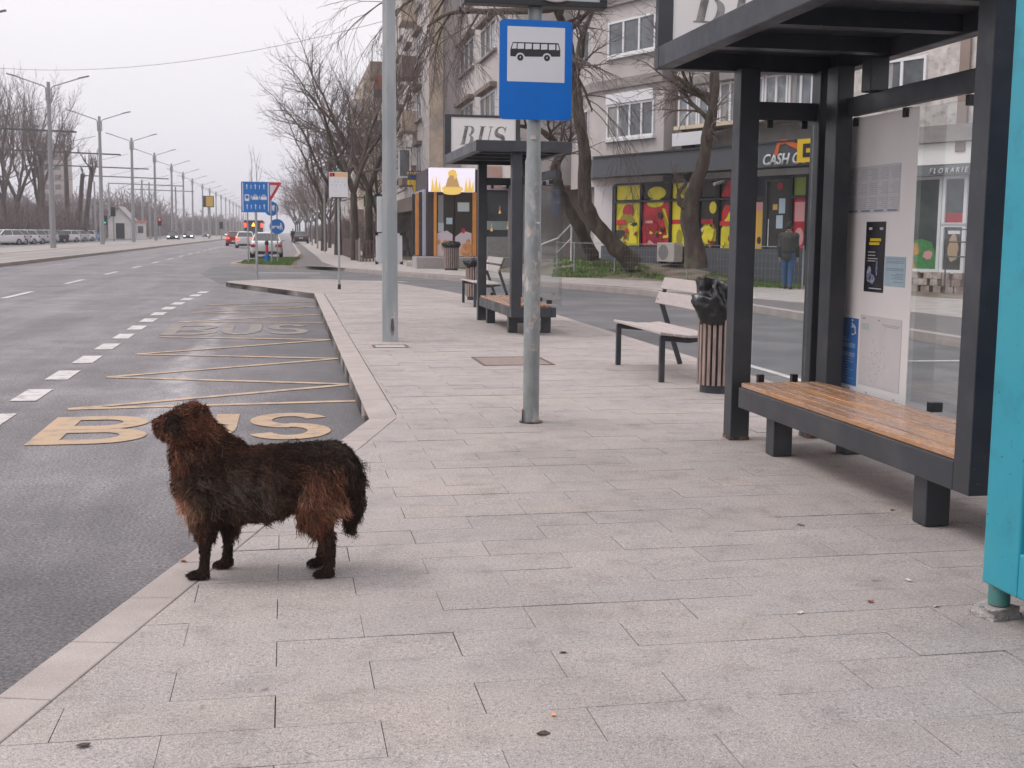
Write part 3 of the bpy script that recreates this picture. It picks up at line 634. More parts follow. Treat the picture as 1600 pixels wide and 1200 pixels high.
def make_shelter(label, group):
    root = thing('bus_shelter', label, 'bus shelter', (2.95, 7.52, 0), 0, group)
    O = Vector((-2.95, -7.52, 0))
    def B(mb, a, b): mb.b2((a[0]-2.95, a[1]-7.52, a[2]), (b[0]-2.95, b[1]-7.52, b[2])); return mb
    A = M['anth']
    def one(name, a, b, m_=A, bev=.006, parent=root): return B(MB(), a, b).build(name, m_, parent, bevel=bev)
    # roof frame
    mb = MB()
    B(mb, (2.38, 4.5, 2.42), (3.66, 4.6, 2.56)); B(mb, (2.38, 7.62, 2.42), (3.66, 7.72, 2.56)); B(mb, (2.381, 4.6, 2.421), (2.48, 7.62, 2.559)); B(mb, (3.56, 4.6, 2.421), (3.659, 7.62, 2.559))
    roof = mb.build('roof', A, root, bevel=.006)
    for y in (5.28, 6.06, 6.84): B(MB(), (2.48, y-.05, 2.44), (3.56, y+.05, 2.53)).build('rib', A, roof)
    B(MB(), (2.42, 4.55, 2.53), (3.62, 7.67, 2.555)).build('roof_sheet', A, roof)
    for x, y, z0, z1 in ((2.95, 7.52, .01, 2.42), (2.95, 4.69, .24, 2.42), (3.48, 7.52, .01, 2.42)):
        w_ = .066 if x != 3.48 else .05
        p = one('post', (x-w_, y-.066, z0), (x+w_, y+.066, z1), bev=.005)
        if z0 < .1: B(MB(), (x-w_-.002, y-.068, .0), (x+w_+.002, y+.068, .022)).build('rusty_foot', M['anth_rust'], p)
    one('post', (3.43, 7.2, .375), (3.54, 7.36, 2.42)); one('post', (3.45, 6.81, 2.22), (3.57, 6.93, 2.42))
    one('crossbar', (3.02, 7.49, 2.10), (3.43, 7.55, 2.215)); one('crossbar', (3.5, 4.756, 2.105), (3.56, 7.2, 2.22))
    # bench frame, seat, legs
    mb = MB(); B(mb, (2.884, 4.756, .24), (2.95, 7.33, .372)); B(mb, (3.44, 4.62, .24), (3.50, 7.33, .372)); B(mb, (2.95, 4.625, .241), (3.44, 4.755, .371)); B(mb, (2.95, 7.26, .241), (3.44, 7.328, .371))
    mb.build('bench_frame', A, root, bevel=.005)
    for x in (2.99, 3.46):
        for y in (6.90, 5.10): one('leg', (x-.062, y-.062, .003), (x+.062, y+.062, .24), M['anth_rust'] if False else A)
    nb = 6; wd = (3.46-2.895)/nb
    mb = MB()
    for i in range(nb): B(mb, (2.895+i*wd+.006, 4.76, .373), (2.895+(i+1)*wd-.006, 7.325, .402+(.001 if i % 2 else 0)))
    mb.build('seat', M['wood'], root, bevel=.004)
    # glass
    g = one('side_glass', (3.05, 7.512, .42), (3.42, 7.524, 2.075), M['glass'], 0)
    for x in (3.09, 3.33):
        for za, zb in ((2.05, 2.10), (.372, .43)): B(MB(), (x, 7.50, za), (x+.04, 7.54, zb)).build('clamp', M['black'], g)
    g = one('rear_glass', (3.60, 4.78, .39), (3.612, 7.42, 2.09), M['glass'], 0)
    for y in (5.5, 5.95, 6.62, 7.25): B(MB(), (3.575, y-.02, 2.05), (3.625, y+.02, 2.106)).build('clamp', M['black'], g)
    for y in (5.5, 6.15): B(MB(), (3.56, y-.025, .372), (3.63, y+.025, .425)).build('clamp', M['black'], g)
    # sign on the far edge of the roof
    mb = MB(); B(mb, (2.38, 7.64, 2.56), (2.48, 7.70, 3.18)); B(mb, (3.50, 7.64, 2.56), (3.57, 7.70, 3.18)); B(mb, (2.48, 7.64, 3.145), (3.50, 7.70, 3.18)); B(mb, (2.48, 7.64, 2.56), (3.50, 7.70, 2.59))
    s_ = mb.build('sign_box', A, root)
    B(MB(), (2.48, 7.655, 2.59), (3.50, 7.69, 3.145)).build('sign_panel', M['panel'], s_)
    serif_letters(basis((2.62-2.95, 7.654-7.52, 2.725), (1, 0, 0), (0, 0, 1)), .285, M['letter'], s_)
    return root
sh1 = make_shelter('large dark grey bus shelter nearest the camera with a poster board', 'bus shelters on the platform')
sh2 = copy_tree(sh1); sh2.location = (3.01, 18.62, 0); sh2['label'] = 'dark grey bus shelter farther along, behind the blue sign pole'
# notice board with papers, only in the near shelter
nb_ = MB(); nb_.b2((.645, -1.04, .35), (.649, -.09, 2.10)); brd = nb_.build('notice_board', M['board'], sh1)
XB = .6445
def paper(name, y0, y1, z0, z1, m_, k=1):
    mb = MB(); mb.b2((XB-.002*k, y0-7.52, z0), (XB-.0005, y1-7.52, z1)); return mb.build(name, m_, brd)
def marks(par, name, rects, m_, k=2):
    mb = MB()
    for (y0, y1, z0, z1) in rects: mb.b2((XB-.002*k-.0006, y0-7.52, z0), (XB-.002*k+.0004, y1-7.52, z1))
    o = mb.build(name, m_, brd); return o
rr = random.Random(11)
tp = paper('timetable_sheet', 6.66, 7.36, 1.50, 1.79, mat('thin_paper', (.57, .56, .57), .5, var=.06, vscale=9))
rc = []
for r_ in range(3):
    for c_ in range(5):
        y1 = 7.33-c_*.135; z1 = 1.775-r_*.09
        for k in range(6): rc.append((y1-.115, y1-rr.uniform(.0, .05), z1-.008-k*.012, z1-.004-k*.012))
        rc.append((y1-.118, y1-.116, z1-.085, z1))
marks(tp, 'timetable_print', rc, mat('faint_print', (.40, .40, .44), .6), 1)
marks(tp, 'timetable_heading', [(6.68+i*.17, 6.80+i*.17, 1.507, 1.518) for i in range(4)], mat('blue_print', (.2, .23, .36), .6), 1)
bp = paper('black_poster', 6.81, 7.06, 1.01, 1.445, mat('black_poster', (.018, .018, .024), .35, var=.3, vscale=12))
ym = mat('poster_yellow', (.72, .52, .02), .5); wm = mat('poster_white', (.55, .55, .57), .5)
marks(bp, 'poster_heading', [(6.86, 7.00, 1.325, 1.343), (6.88, 7.01, 1.302, 1.318)], ym, 1.4)
rc = [(7.0-rr.uniform(.06, .12), 7.02, z, z+.005) for z in (1.255, 1.235, 1.215, 1.20, 1.09, 1.08)]+[(6.98, 7.02, 1.395, 1.41), (6.84, 6.88, 1.395, 1.41), (6.83, 6.99, 1.03, 1.036)]
marks(bp, 'poster_print', rc, wm, 1.4)
mb = MB()
for (cy, cz, ry, rz_) in ((6.995, 1.12, .03, .05), (6.955, 1.09, .035, .03), (6.90, 1.16, .012, .05)):
    mb.pl([(cy-7.52+ry*math.cos(a/12*6.283), cz+rz_*math.sin(a/12*6.283)) for a in range(12)], Matrix(((0, 0, -1, XB-.0032), (1, 0, 0, 0), (0, 1, 0, 0), (0, 0, 0, 1))), .001)
mb.build('poster_picture', mat('poster_blue_grey', (.14, .17, .30), .4, col2=(.4, .42, .5), c2scale=30), brd)
ls = paper('pale_blue_sheet', 6.55, 6.80, 1.055, 1.235, mat('pale_blue_paper', (.38, .50, .57), .5, var=.06, vscale=20))
marks(ls, 'sheet_print', [(6.57, 6.78, z, z+.004) for z in (1.22, 1.205, 1.195, 1.16, 1.15)]+[(6.57, 6.57+rr.uniform(.08, .18), z, z+.004) for z in (1.13, 1.12, 1.11, 1.10, 1.08)], mat('sheet_ink', (.22, .30, .38), .6), 1.4)
bl = paper('blue_poster', 7.11, 7.37, .395, .83, mat('blue_poster', (.045, .16, .44), .4, var=.05, vscale=6))
rc = [(7.14, 7.14+.2, z, z+.006) for z in (.66, .65, .64, .60, .59, .58)]+[(7.34-rr.uniform(.08, .2), 7.345, z, z+.004) for z in np.arange(.42, .57, .018)]+[(7.26, 7.345, .695, .703), (7.23, 7.345, .68, .688), (7.335, 7.35, .79, .797)]
marks(bl, 'poster_print', rc, mat('pale_blue_print', (.28, .40, .60), .6), 1.4)
mb = MB()   # white looped line emblem
mb.tube([(XB-.0045, 7.17-7.52+.028*math.cos(a)*1.0, .755+.032*math.sin(a)) for a in [i*.45 for i in range(1, 13)]], .0042, 5)
mb.tube([(XB-.0045, 7.19-7.52, .80), (XB-.0045, 7.175-7.52, .775), (XB-.0045, 7.15-7.52, .77), (XB-.0045, 7.135-7.52, .73)], .0042, 5)
mb.cyl(XB-.004, 7.185-7.52, .812, .822, .006, 8); mb.build('poster_emblem', wm, brd)
mp_ = paper('route_map_sheet', 6.56, 7.08, .42, .86, mat('map_paper', (.60, .57, .575), .5, var=.03, vscale=10))
rc = []
for _ in range(70):
    y = rr.gauss(6.86, .07); z = rr.gauss(.58, .06)
    if 6.6 < y < 7.04 and .45 < z < .82: rc.append((y, y+rr.uniform(.002, .008), z, z+rr.uniform(.002, .006)))
for i in range(14): rc.append((6.80+.03*math.sin(i)-i*.002, 6.804+.03*math.sin(i)-i*.002, .60+i*.016, .603+i*.016))
rc += [(6.56+.02, 6.80, .815, .818), (6.60, 6.76, .805, .808), (7.02, 7.05, .835, .845), (6.83, 6.85, .835, .843)]
marks(mp_, 'map_print', rc, mat('map_ink', (.33, .31, .34), .6), 1.4)
marks(mp_, 'map_key', [(6.97, 7.06, .77, .81)], mat('map_key_green', (.45, .52, .47), .6), 1.4)
mb = MB()
for y in (7.36, 7.2, 6.97, 6.62): mb = MB(); mb.b2((XB-.004, y-7.52-.004, .37), (XB, y-7.52+.004, .378)); mb.build('screw', M['galv'], brd)
# ------------------------------------------------------------------ teal booth at the right edge
tb = thing('kiosk', 'tall teal painted metal booth on stubby legs at the right edge of the photo', 'booth', (3.02, 2.73, 0))
mb = MB(); X0, X1, Y0, Y1, Z0, Z1 = -.56, .75, -1.1, 1.1, .115, 2.52
for a, b in (((X0, Y1-.21, Z0), (X0+.09, Y1, Z1)), ((X0, Y0, Z0), (X0+.09, Y0+.085, Z1)), ((X1-.09, Y1-.085, Z0), (X1, Y1, Z1)), ((X1-.09, Y0, Z0), (X1, Y0+.085, Z1))): mb.b2(a, b)
for x in (X0, X1-.09):
    mb.b2((x+.001, Y0+.085, Z0+.001), (x+.089, Y1-(.21 if x < 0 else .085), Z0+.16)); mb.b2((x+.001, Y0+.085, Z1-.12), (x+.089, Y1-(.21 if x < 0 else .085), Z1-.001))
for y in (Y0, Y1-.085):
    mb.b2((X0+.09, y+.001, Z0+.001), (X1-.09, y+.084, Z0+.13)); mb.b2((X0+.09, y+.001, Z1-.12), (X1-.09, y+.084, Z1-.001))
mb.build('frame', M['teal'], tb, bevel=.008)
mb = MB(); mb.b2((X0+.045, Y0+.04, Z0+.05), (X1-.03, Y1-.04, Z1-.04)); mb.build('body_panels', M['teald'], tb)
mb = MB(); mb.b2((X0+.035, -.45, Z0+.175), (X0+.055, .875, Z1-.14)); mb.build('door_panel', M['teal'], tb, bevel=.004)
mb = MB(); mb.b2((X0-.05, Y0-.05, Z1), (X1+.05, Y1+.05, Z1+.08)); mb.build('roof', M['teal'], tb, bevel=.01)
for (x, y) in ((X0+.042, Y1-.05), (X0+.05, Y0+.05), (X1-.05, Y1-.05), (X1-.05, Y0+.05)):
    mb = MB(); mb.cyl(x, y, .045, .12, .038, 20); l_ = mb.build('leg', M['greenleg'], tb, smooth=True)
    mb = MB(); mb.cyl(x, y, .036, .048, .033, 16); mb.build('rusty_plate', M['anth_rust'], l_, smooth=True)
def conc_block(x, y, lab):
    bm = bmesh.new(); bmesh.ops.create_cube(bm, size=1); bmesh.ops.subdivide_edges(bm, edges=bm.edges[:], cuts=14, use_grid_fill=True)
    for v_ in bm.verts:
        n_ = noise.noise_vector(v_.co*1.6+Vector((x, y, 0))*5)*.10+noise.noise_vector(v_.co*6)*.018
        v_.co = Vector((v_.co.x*(.135 if v_.co.z < 0 else .12), v_.co.y*.11, v_.co.z*.042))+Vector((n_.x*.13, n_.y*.12, n_.z*.03*(v_.co.z > -.4)))
    for v_ in bm.verts: v_.co.z = max(v_.co.z+.02, .0)
    me = bpy.data.meshes.new('concrete_block'); bm.to_mesh(me); bm.free()
    o = link('concrete_block', me, M['conc'], smooth=True); o.location = (x, y, 0); o.rotation_euler = (0, 0, .25); return tag(o, lab, 'block')
conc_block(3.02+X0+.03, 2.73+Y1-.05, 'rough grey concrete block under the visible leg of the teal booth')
# ------------------------------------------------------------------ bus stop pole
bs_ = thing('bus_stop_sign', 'blue bus stop sign with a black bus pictogram on a stained galvanised pole', 'bus stop sign', (1.72, 8.38, 0))
M['pole'] = mat('stained_galvanised_pole', (.26, .275, .275), .55, .35, var=.2, vscale=12, stretch=(1, 1, .5), col2=(.44, .42, .41), c2scale=7, c2thr=(.56, .66), bump=.1, bscale=60)
mb = MB(); mb.tube([(0, 0, 0), (0, 0, 1.86), (0, 0, 1.885), (0, 0, 3.6)], [.058, .058, .049, .049], 28); pole = mb.build('pole', M['pole'], bs_, smooth=True)
mb = MB(); mb.cyl(0, 0, 0, .012, .085, 20); mb.tube([(-.065, -.02, 0), (-.065, -.02, .1)], .006, 6); mb.build('foot', M['anth_rust'], pole)
rr = random.Random(3)
def patch(z, a, w_, h_, m_, r_=.0584, seed=0, nm='sticker_residue', par=None):
    q = random.Random(seed); n = 14; pts = []
    for i in range(n):
        t_ = 2*math.pi*i/n; k = q.uniform(.6, 1.05); pts.append((w_/2*math.cos(t_)*k, h_/2*math.sin(t_)*k))
    mb = MB(); c = [(math.sin(a+p[0]/r_)*r_*1.008, -math.cos(a+p[0]/r_)*r_*1.008, z+p[1]) for p in pts]+[(math.sin(a)*r_*1.012, -math.cos(a)*r_*1.012, z)]
    mb.add(c, [(i, (i+1) % n, n) for i in range(n)]); return mb.build(nm, m_, par or pole)
stk = mat('torn_sticker', (.50, .43, .40), .8, var=.2, vscale=30); stk2 = mat('sticker_glue', (.36, .33, .31), .8, var=.3, vscale=40)
for i, (z, a, w_, h_, m_) in enumerate(((1.36, -.75, .04, .075, stk), (1.43, .5, .05, .02, mat('white_label', (.6, .58, .56), .6)), (1.12, .15, .12, .11, stk2), (1.00, -.9, .035, .12, stk), (1.02, .45, .07, .2, stk2),
                                       (.80, .3, .05, .16, stk2), (.72, -.3, .05, .10, stk2), (2.02, -.3, .06, .04, stk), (1.65, .1, .03, .03, stk2), (.55, .1, .08, .08, stk2), (1.2, .7, .03, .08, stk))): patch(z, a, w_, h_, m_, seed=i)
SG = basis((-.005, -.075, 2.475), (1, .0, 0), (0, 0, 1))
mb = MB(); mb.pl(rrect(.512, .672, .035, 6), SG @ Matrix.Translation((0, 0, -.018)), .018); sp_ = mb.build('sign_plate', M['blue'], bs_)
mb = MB(); mb.pl(rrect(.405, .37, .003, 1, .0, .105), SG, .0015); mb.build('white_square', M['signwhite'], sp_)
BG = SG @ Matrix.Translation((.0, .10, .0016))
k = .405/545*1.0
def bx(u, v): return ((u-342)*.405/545, (545-v)*.405/545*1.0-.0)
mb = MB(); bod = [(98, 560), (98, 500), (118, 437), (128, 432), (548, 428), (556, 434), (571, 490), (571, 550), (488, 552)]+[(445+44*math.cos(R(a)), 566-44*math.sin(R(a))) for a in range(20, 161, 14)]+[(400, 556), (236, 560)]+[(192+44*math.cos(R(a)), 570-44*math.sin(R(a))) for a in range(20, 161, 14)]+[(148, 562)]
mb.pl([bx(*q) for q in bod], BG, .001)
for (cx, cy) in ((192, 570), (445, 566)): mb.pl(circ(29*.405/545, 20, *bx(cx, cy)), BG, .001)
mb.build('bus_pictogram', M['ink'], sp_)
mb = MB()
for (a, b) in ((120, 156), (166, 226), (240, 299), (313, 373), (387, 447), (462, 522), (535, 556)):
    l_, r_ = (12, 0) if a == 120 else (0, 0); q = [bx(a-(10 if a == 120 else 0), 493), bx(b+(6 if b == 556 else 0), 489), bx(b-(8 if b == 556 else 0), 441), bx(a+(4 if a == 120 else 0), 443)]
    mb.pl(q, BG @ Matrix.Translation((0, 0, .0008)), .001)
for (cx, cy) in ((192, 568), (445, 564)): mb.pl([(bx(cx, cy)[0]+.005*math.cos(R(a))*(1 if a % 90 == 0 else .4), bx(cx, cy)[1]+.008*math.sin(R(a+20))) for a in range(0, 360, 45)], BG @ Matrix.Translation((0, 0, .0008)), .001)
mb.build('pictogram_windows', M['signwhite'], sp_)
mb = MB(); mb.b2((-.03, -.062, 2.3), (.03, -.04, 2.34)); mb.b2((-.03, -.062, 2.62), (.03, -.04, 2.66)); mb.tube([(0, 0, 2.31), (0, 0, 2.33)], .054, 20); mb.tube([(0, 0, 2.63), (0, 0, 2.65)], .054, 20); mb.build('bracket', M['galv'], sp_)
dp = MB(); dp.b2((-.51, -.10, 2.905), (.49, .02, 2.945)); dp.b2((-.51, -.10, 2.945), (-.44, .02, 3.35)); dp.b2((.44, -.10, 2.945), (.49, .02, 3.35)); dp.b2((-.51, -.10, 3.35), (.49, .02, 3.4)); dpo = dp.build('display_frame', M['black'], bs_, bevel=.004)
mb = MB(); mb.b2((-.44, -.085, 2.945), (.44, .01, 3.35)); mb.build('display_panel', mat('display_panel', (.42, .45, .47), .25), dpo)
mb = MB(); mb.tube([(.02+.1*0, -.11, 2.965)]+[(.12+.10*math.cos(R(a)), -.115, 2.975+.04*math.sin(R(a))) for a in range(190, 361, 17)], .008, 6); mb.build('cable', mat('pale_cable', (.42, .37, .34), .6), dpo, smooth=True)
# ------------------------------------------------------------------ benches
def make_bench(label, group):
    root = thing('bench', label, 'bench', (3.38, 11.31, 0), 0, group)
    for y in (-.74, .74):
        mb = MB(); t_ = .045
        mb.beam((.02, y, 0), (.02, y, .425), .05, .045, (0, 1, 0)); mb.beam((.0, y, .41), (.28, y, .385), .022, .05); mb.beam((.28, y, .385), (.50, y, .42), .022, .05)
        mb.beam((.70, y, 0), (.46, y, .70), .05, .03, (0, 1, 0)); mb.beam((.46, y, .66), (.56, y, .90), .04, .02, (0, 1, 0))
        mb.build('side_frame', M['anth'], root, bevel=.004)
    mb = MB(); xs = [(-.02, .10), (.118, .23), (.248, .36), (.378, .49)]; zs = [(.455, .435), (.435, .42), (.42, .42), (.42, .43)]
    for (a, b), (z0, z1) in zip(xs, zs):
        an = math.atan2(z1-z0, b-a); mb.box(((a+b)/2, 0, (z0+z1)/2+.006), (b-a, 1.62, .026), M=Matrix.Rotation(-an, 3, 'Y'))
    mb.build('seat', M['paleslat'], root, bevel=.005)
    mb = MB()
    for z0 in (.64, .79):
        x_ = .44+(z0-.64)*.38+.02; mb.box((x_, 0, z0+.062), (.024, 1.62, .125), M=Matrix.Rotation(R(20), 3, 'Y'))
    mb.build('backrest', M['paleslat'], root, bevel=.005)
    return root
b1 = make_bench('pale slatted bench with dark legs between the bus stop pole and the bagged litter bin', 'benches on the platform')
b2_ = copy_tree(b1); b2_.location = (3.40, 22.66, 0); b2_['label'] = 'pale slatted bench beyond the farther shelter, seen partly through its glass'
# ------------------------------------------------------------------ litter bins
def make_bin(label, x, y, r, zt, bag, seed, group='slatted litter bins', dark=False):
    root = thing('litter_bin', label, 'litter bin', (x, y, 0), .2*seed, group)
    mb = MB(); mb.cyl(0, 0, 0, .09, r*.82, 24); mb.build('base', M['anth'], root, smooth=True)
    mb = MB(); mb.cyl(0, 0, .085, zt-.02, r*.84, 24); mb.build('liner', M['black'], root, smooth=True)
    mb = MB(); n = 22
    for i in range(n):
        a = 2*math.pi*i/n; mb.box((r*.93*math.cos(a), r*.93*math.sin(a), (.07+zt)/2), (.018, r*.15, zt-.07), a)
    mb.build('slats', M['binwood'], root)
    if bag:
        q = MB(); n, k = 64, 30
        for j in range(k+1):
            f_ = j/k
            for i in range(n):
                a = 2*math.pi*i/n
                if f_ < .45: rr_ = r*(.99+.26*f_/.45*bag); z = zt-.10+f_/.45*.16*bag
                else:
                    t_ = (f_-.45)/.55; rr_ = r*((1.0+.25*bag)*math.cos(t_*1.5)+.02); z = zt+.06*bag+math.sin(t_*1.5)*.24*bag
                p = Vector((math.cos(a)*rr_, math.sin(a)*rr_, z)); d_ = noise.noise(p*6+Vector((seed*3, 0, 0)))*.055+.02-.085*abs(noise.noise(Vector((p.x*9+p.z*5, p.y*9, p.z*4))))-.03*abs(noise.noise(Vector((p.x*20, p.y*20+p.z*9, p.z*7))))
                amp = min(1, .35+f_*1.4)
                lean = Vector((-.06, -.02, 0))*max(0, f_-.3)*bag
                q.v.append(tuple(p+Vector((math.cos(a), math.sin(a), .5))*d_*amp*1.25+lean))
        for j in range(k):
            for i in range(n): q.f.append((j*n+i, j*n+(i+1) % n, (j+1)*n+(i+1) % n, (j+1)*n+i)); q.m.append(0)
        q.f.append(tuple(k*n+i for i in range(n))); q.m.append(0)
        o = q.build('bag', M['bag'], root); shade(o.data, 70)
    return root
make_bin('slatted litter bin stuffed with a bulging black bag, beside the near shelter post', 3.67, 9.85, .175, .69, 1.0, 1)
make_bin('slatted litter bin with a black liner beyond the bench behind the farther shelter', 3.80, 24.4, .19, .75, .35, 2)
p = gp(705, 422, 0); make_bin('small slatted litter bin on the pavement in front of the bakery doors', p.x, p.y, .30, .93, .45, 3)
# ------------------------------------------------------------------ tall lamp post on the platform
lp = thing('lamp_post', 'tall tapered grey eight-sided lamp post standing on the platform left of the bus sign', 'lamp post', (1.27, 15.04, 0))
mb = MB(); mb.tube([(0, 0, 0), (0, 0, 9.6)], [.106, .050], 8, True); q = mb.build('pole', mat('grey_lamp_steel', (.29, .315, .325), .5, .3, var=.1, vscale=3, stretch=(1, 1, .2), col2=(.36, .37, .38), c2scale=5), lp); q.rotation_euler = (0, 0, R(22.5))
mb = MB(); mb.pl([(.020*math.cos(R(a)), .19+.085*math.sin(R(a))+.0) for a in range(0, 360, 20)], basis((.02, -.0985, .02), (1, 0, 0), (0, 0, 1)), .003); mb.build('access_cover', mat('dark_cover', (.08, .075, .075), .7, var=.5, vscale=20), lp)
mb = MB(); mb.pl([(.028*math.cos(R(a)), .06+.085*math.sin(R(a))) for a in range(0, 360, 20)], basis((.02, -.0982, .10), (1, 0, 0), (0, 0, 1)), .0015); mb.build('access_surround', mat('grey_surround', (.2, .2, .2), .7), lp)
mb = MB()
for (x_, z_) in ((.045, .31), (.05, .35), (.02, .305), (.06, .27)): mb.box((x_, -.0975, z_), (.018, .003, .024))
mb.build('sticker_residue', stk, lp)
mb = MB(); mb.beam((0, 0, 9.55), (-1.9, 0, 9.95), .06, .06); mb.build('arm', M['galv'], lp); mb = MB(); mb.box((-2.1, 0, 9.98), (.6, .22, .09)); mb.build('lantern', M['galv'], lp)
mb = MB(); mb.b2((-.165, .10, .965), (.165, .125, 1.345)); mb.b2((-.15, .103, 1.36), (-.085, .122, 1.8)); bo = mb.build('back_panel', M['white'], lp, bevel=.004)
for x_ in (-.155, .155):
    for z_ in (.975, 1.335): mb = MB(); mb.b2((x_-.018, .092, z_-.014), (x_+.018, .10, z_+.014)); mb.b2((x_-.018 if x_ < 0 else x_+.006, .088, z_-.02), (x_-.006 if x_ < 0 else x_+.018, .0999, z_+.03)); mb.build('corner_clip', M['black'], bo)
# ------------------------------------------------------------------ timetable pole
tt = thing('timetable_post', 'white timetable panel with an orange band on a slim pole at the platform end', 'timetable post', (1.24, 29.05, 0))
mb = MB(); mb.tube([(0, 0, 0), (0, 0, 2.85)], .028, 12); mb.build('pole', M['galv'], tt, smooth=True); mb = MB(); mb.cyl(0, 0, 0, .12, .04, 10); mb.build('foot', M['black'], tt)
TP = basis((0, -.04, 2.47), (1, .12, 0), (0, 0, 1)); 
mb = MB(); mb.pl(rrect(.44, .60, .01, 2), TP @ Matrix.Translation((0, 0, -.03)), .03); pn = mb.build('panel', M['white'], tt)
mb = MB(); mb.pl([(-.21, .19), (.21, .19), (.21, .285), (-.21, .285)], TP, .002); mb.build('orange_band', mat('band_orange', (.72, .40, .2), .5), pn)
mb = MB(); mb.pl([(-.21, .19), (-.14, .19), (-.14, .285), (-.21, .285)], TP @ Matrix.Translation((0, 0, .002)), .002); mb.build('red_badge', M['red'], pn)
mb = MB(); mb.pl([(-.135, .20), (-.09, .20), (-.09, .28), (-.135, .28)], TP @ Matrix.Translation((0, 0, .002)), .002); mb.build('bus_symbol', M['ink'], pn)
mb = MB(); mb.pl([(-.1, .30)]+[(-.1+.2*i/10, .30+.05*math.sin(math.pi*i/10)) for i in range(1, 10)]+[(.1, .30)], TP @ Matrix.Translation((0, 0, -.02)), .02); mb.build('cap', mat('green_cap', (.12, .25, .17), .5), pn)
mb = MB()
for i, x_ in enumerate((-.15, -.05, .05, .15)): mb.pl(circ(.011, 8, x_, -.005+(i % 2)*.004), TP, .002)
for i, x_ in enumerate((-.11, -.03, .07)): mb.pl([(x_, .06), (x_+.05, .09), (x_+.05, .097), (x_, .067)], TP, .002)
mb.build('route_diagram', mat('grey_print', (.25, .26, .28), .6), pn)
mb = MB(); mb.pl([(-.17, -.31), (.21, -.31), (.21, -.285), (-.17, -.285)], TP, .004); mb.build('bottom_rail', M['anth'], pn)
# ------------------------------------------------------------------ big lane sign at the platform tip and the islet signs
bsn = thing('lane_sign', 'square blue lane sign with white arrows and vehicle symbols at the platform tip', 'road sign', (-.83, 35.2, 0))
mb = MB(); mb.tube([(0, 0, 0), (0, 0, 2.7)], .033, 12); mb.build('pole', M['galv'], bsn, smooth=True)
LS = basis((.0, -.05, 2.33), (1, 0, 0), (0, 0, 1))
mb = MB(); mb.pl(rrect(.80, .86, .03, 3), LS @ Matrix.Translation((0, 0, -.02)), .02); pn = mb.build('sign_plate', M['blue2'], bsn)
mb = MB()
for x_ in (-.355, .355): mb.pl([(x_-.012, -.40), (x_+.012, -.40), (x_+.012, .40), (x_-.012, .40)], LS, .002)
for x_ in (-.125, .112):
    for y0 in (-.33, -.06, .23): mb.pl([(x_-.009, y0), (x_+.009, y0), (x_+.009, y0+.11), (x_-.009, y0+.11)], LS, .002)
for x_ in (-.24, -.005, .235):
    for y0 in (-.34, .22): mb.pl([(x_-.009, y0), (x_+.009, y0), (x_+.009, y0+.09), (x_+.026, y0+.09), (x_, y0+.15), (x_-.026, y0+.09), (x_-.009, y0+.09)], LS, .002)
mb.pl(rrect(.125, .19, .03, 3, -.24, -.02), LS, .002)
for x_ in (-.01, .225):
    mb.pl([(x_-.085, -.075), (x_+.085, -.075), (x_+.085, .0), (x_+.05, .03), (x_+.03, .07), (x_-.03, .07), (x_-.05, .03), (x_-.085, .0)], LS, .002)
mb.build('white_symbols', M['white'], pn)
mb = MB(); mb.pl(rrect(.08, .09, .01, 2, -.24, .0), LS @ Matrix.Translation((0, 0, .002)), .001)
for x_ in (-.01, .225): mb.pl([(x_-.04, .015), (x_+.04, .015), (x_+.025, .05), (x_-.025, .05)], LS @ Matrix.Translation((0, 0, .002)), .001)
mb.build('symbol_windows', M['blue2'], pn)
def sign_on_pole(name, lab, px, py_top, Y, zc, build, cat='road sign', extra=0.3):
    c = at(px, py_top, Y); root = thing(name, lab, cat, (c.x, Y, 0)); mb = MB(); mb.tube([(0, 0, 0), (0, 0, c.z+extra)], .03, 10); mb.build('pole', M['galv'], root, smooth=True)
    build(root, basis((0, -.05, c.z), (1, 0, 0), (0, 0, 1))); return root
def f_yield(root, B_):
    s_ = .47; tri = [(-s_, .33), (s_, .33), (0, -.48)]
    mb = MB(); mb.pl(tri, B_ @ Matrix.Translation((0, 0, -.02)), .02); o = mb.build('sign_plate', M['red'], root)
    mb = MB(); mb.pl([(-.27, .21), (.27, .21), (0, -.26)], B_, .003); mb.build('white_triangle', M['white'], o)
sign_on_pole('yield_sign', 'red and white upside-down triangle yield sign half hidden behind the lane sign', 423, 297, 52.8, 2.9, f_yield, extra=.2)
def f_round(sym):
    def f(root, B_):
        mb = MB(); mb.pl(circ(.33, 28), B_ @ Matrix.Translation((0, 0, -.02)), .02); o = mb.build('sign_plate', M['blue2'], root)
        mb = MB()
        if sym == 'arrow': mb.pl([(-.2, -.10), (-.10, -.2), (.04, -.06), (.12, -.14), (.16, .16), (-.14, .12), (-.06, .04)], B_, .003)
        else:
            for x_ in (-.17, .05): mb.pl(circ(.06, 12, x_, -.03), B_, .003); 
            mb.pl([(-.17, -.01), (.05, -.01), (.03, .03), (-.12, .03)], B_, .0035); mb.pl([(.11, -.14), (.15, -.14), (.17, .0), (.21, -.14), (.24, -.14), (.20, .1), (.13, .1)], B_, .003); mb.pl(circ(.03, 8, .165, .14), B_, .003)
        mb.build('white_symbol', M['white'], o)
    return f
sign_on_pole('keep_side_sign', 'round blue sign with a white arrow under the yield sign on the grassy islet', 424, 326, 56.5, 2.4, f_round('arrow'), extra=-.1)
sign_on_pole('cycle_sign', 'small round blue sign with cycle and walker symbols on the grassy islet', 433, 354, 54.0, 1.6, f_round('cycle'), extra=.9)
sg = thing('blue_square_sign', 'blue sign plate peeking out behind the left edge of the lane sign', 'road sign', (at(386, 305, 52).x, 52.2, 0))
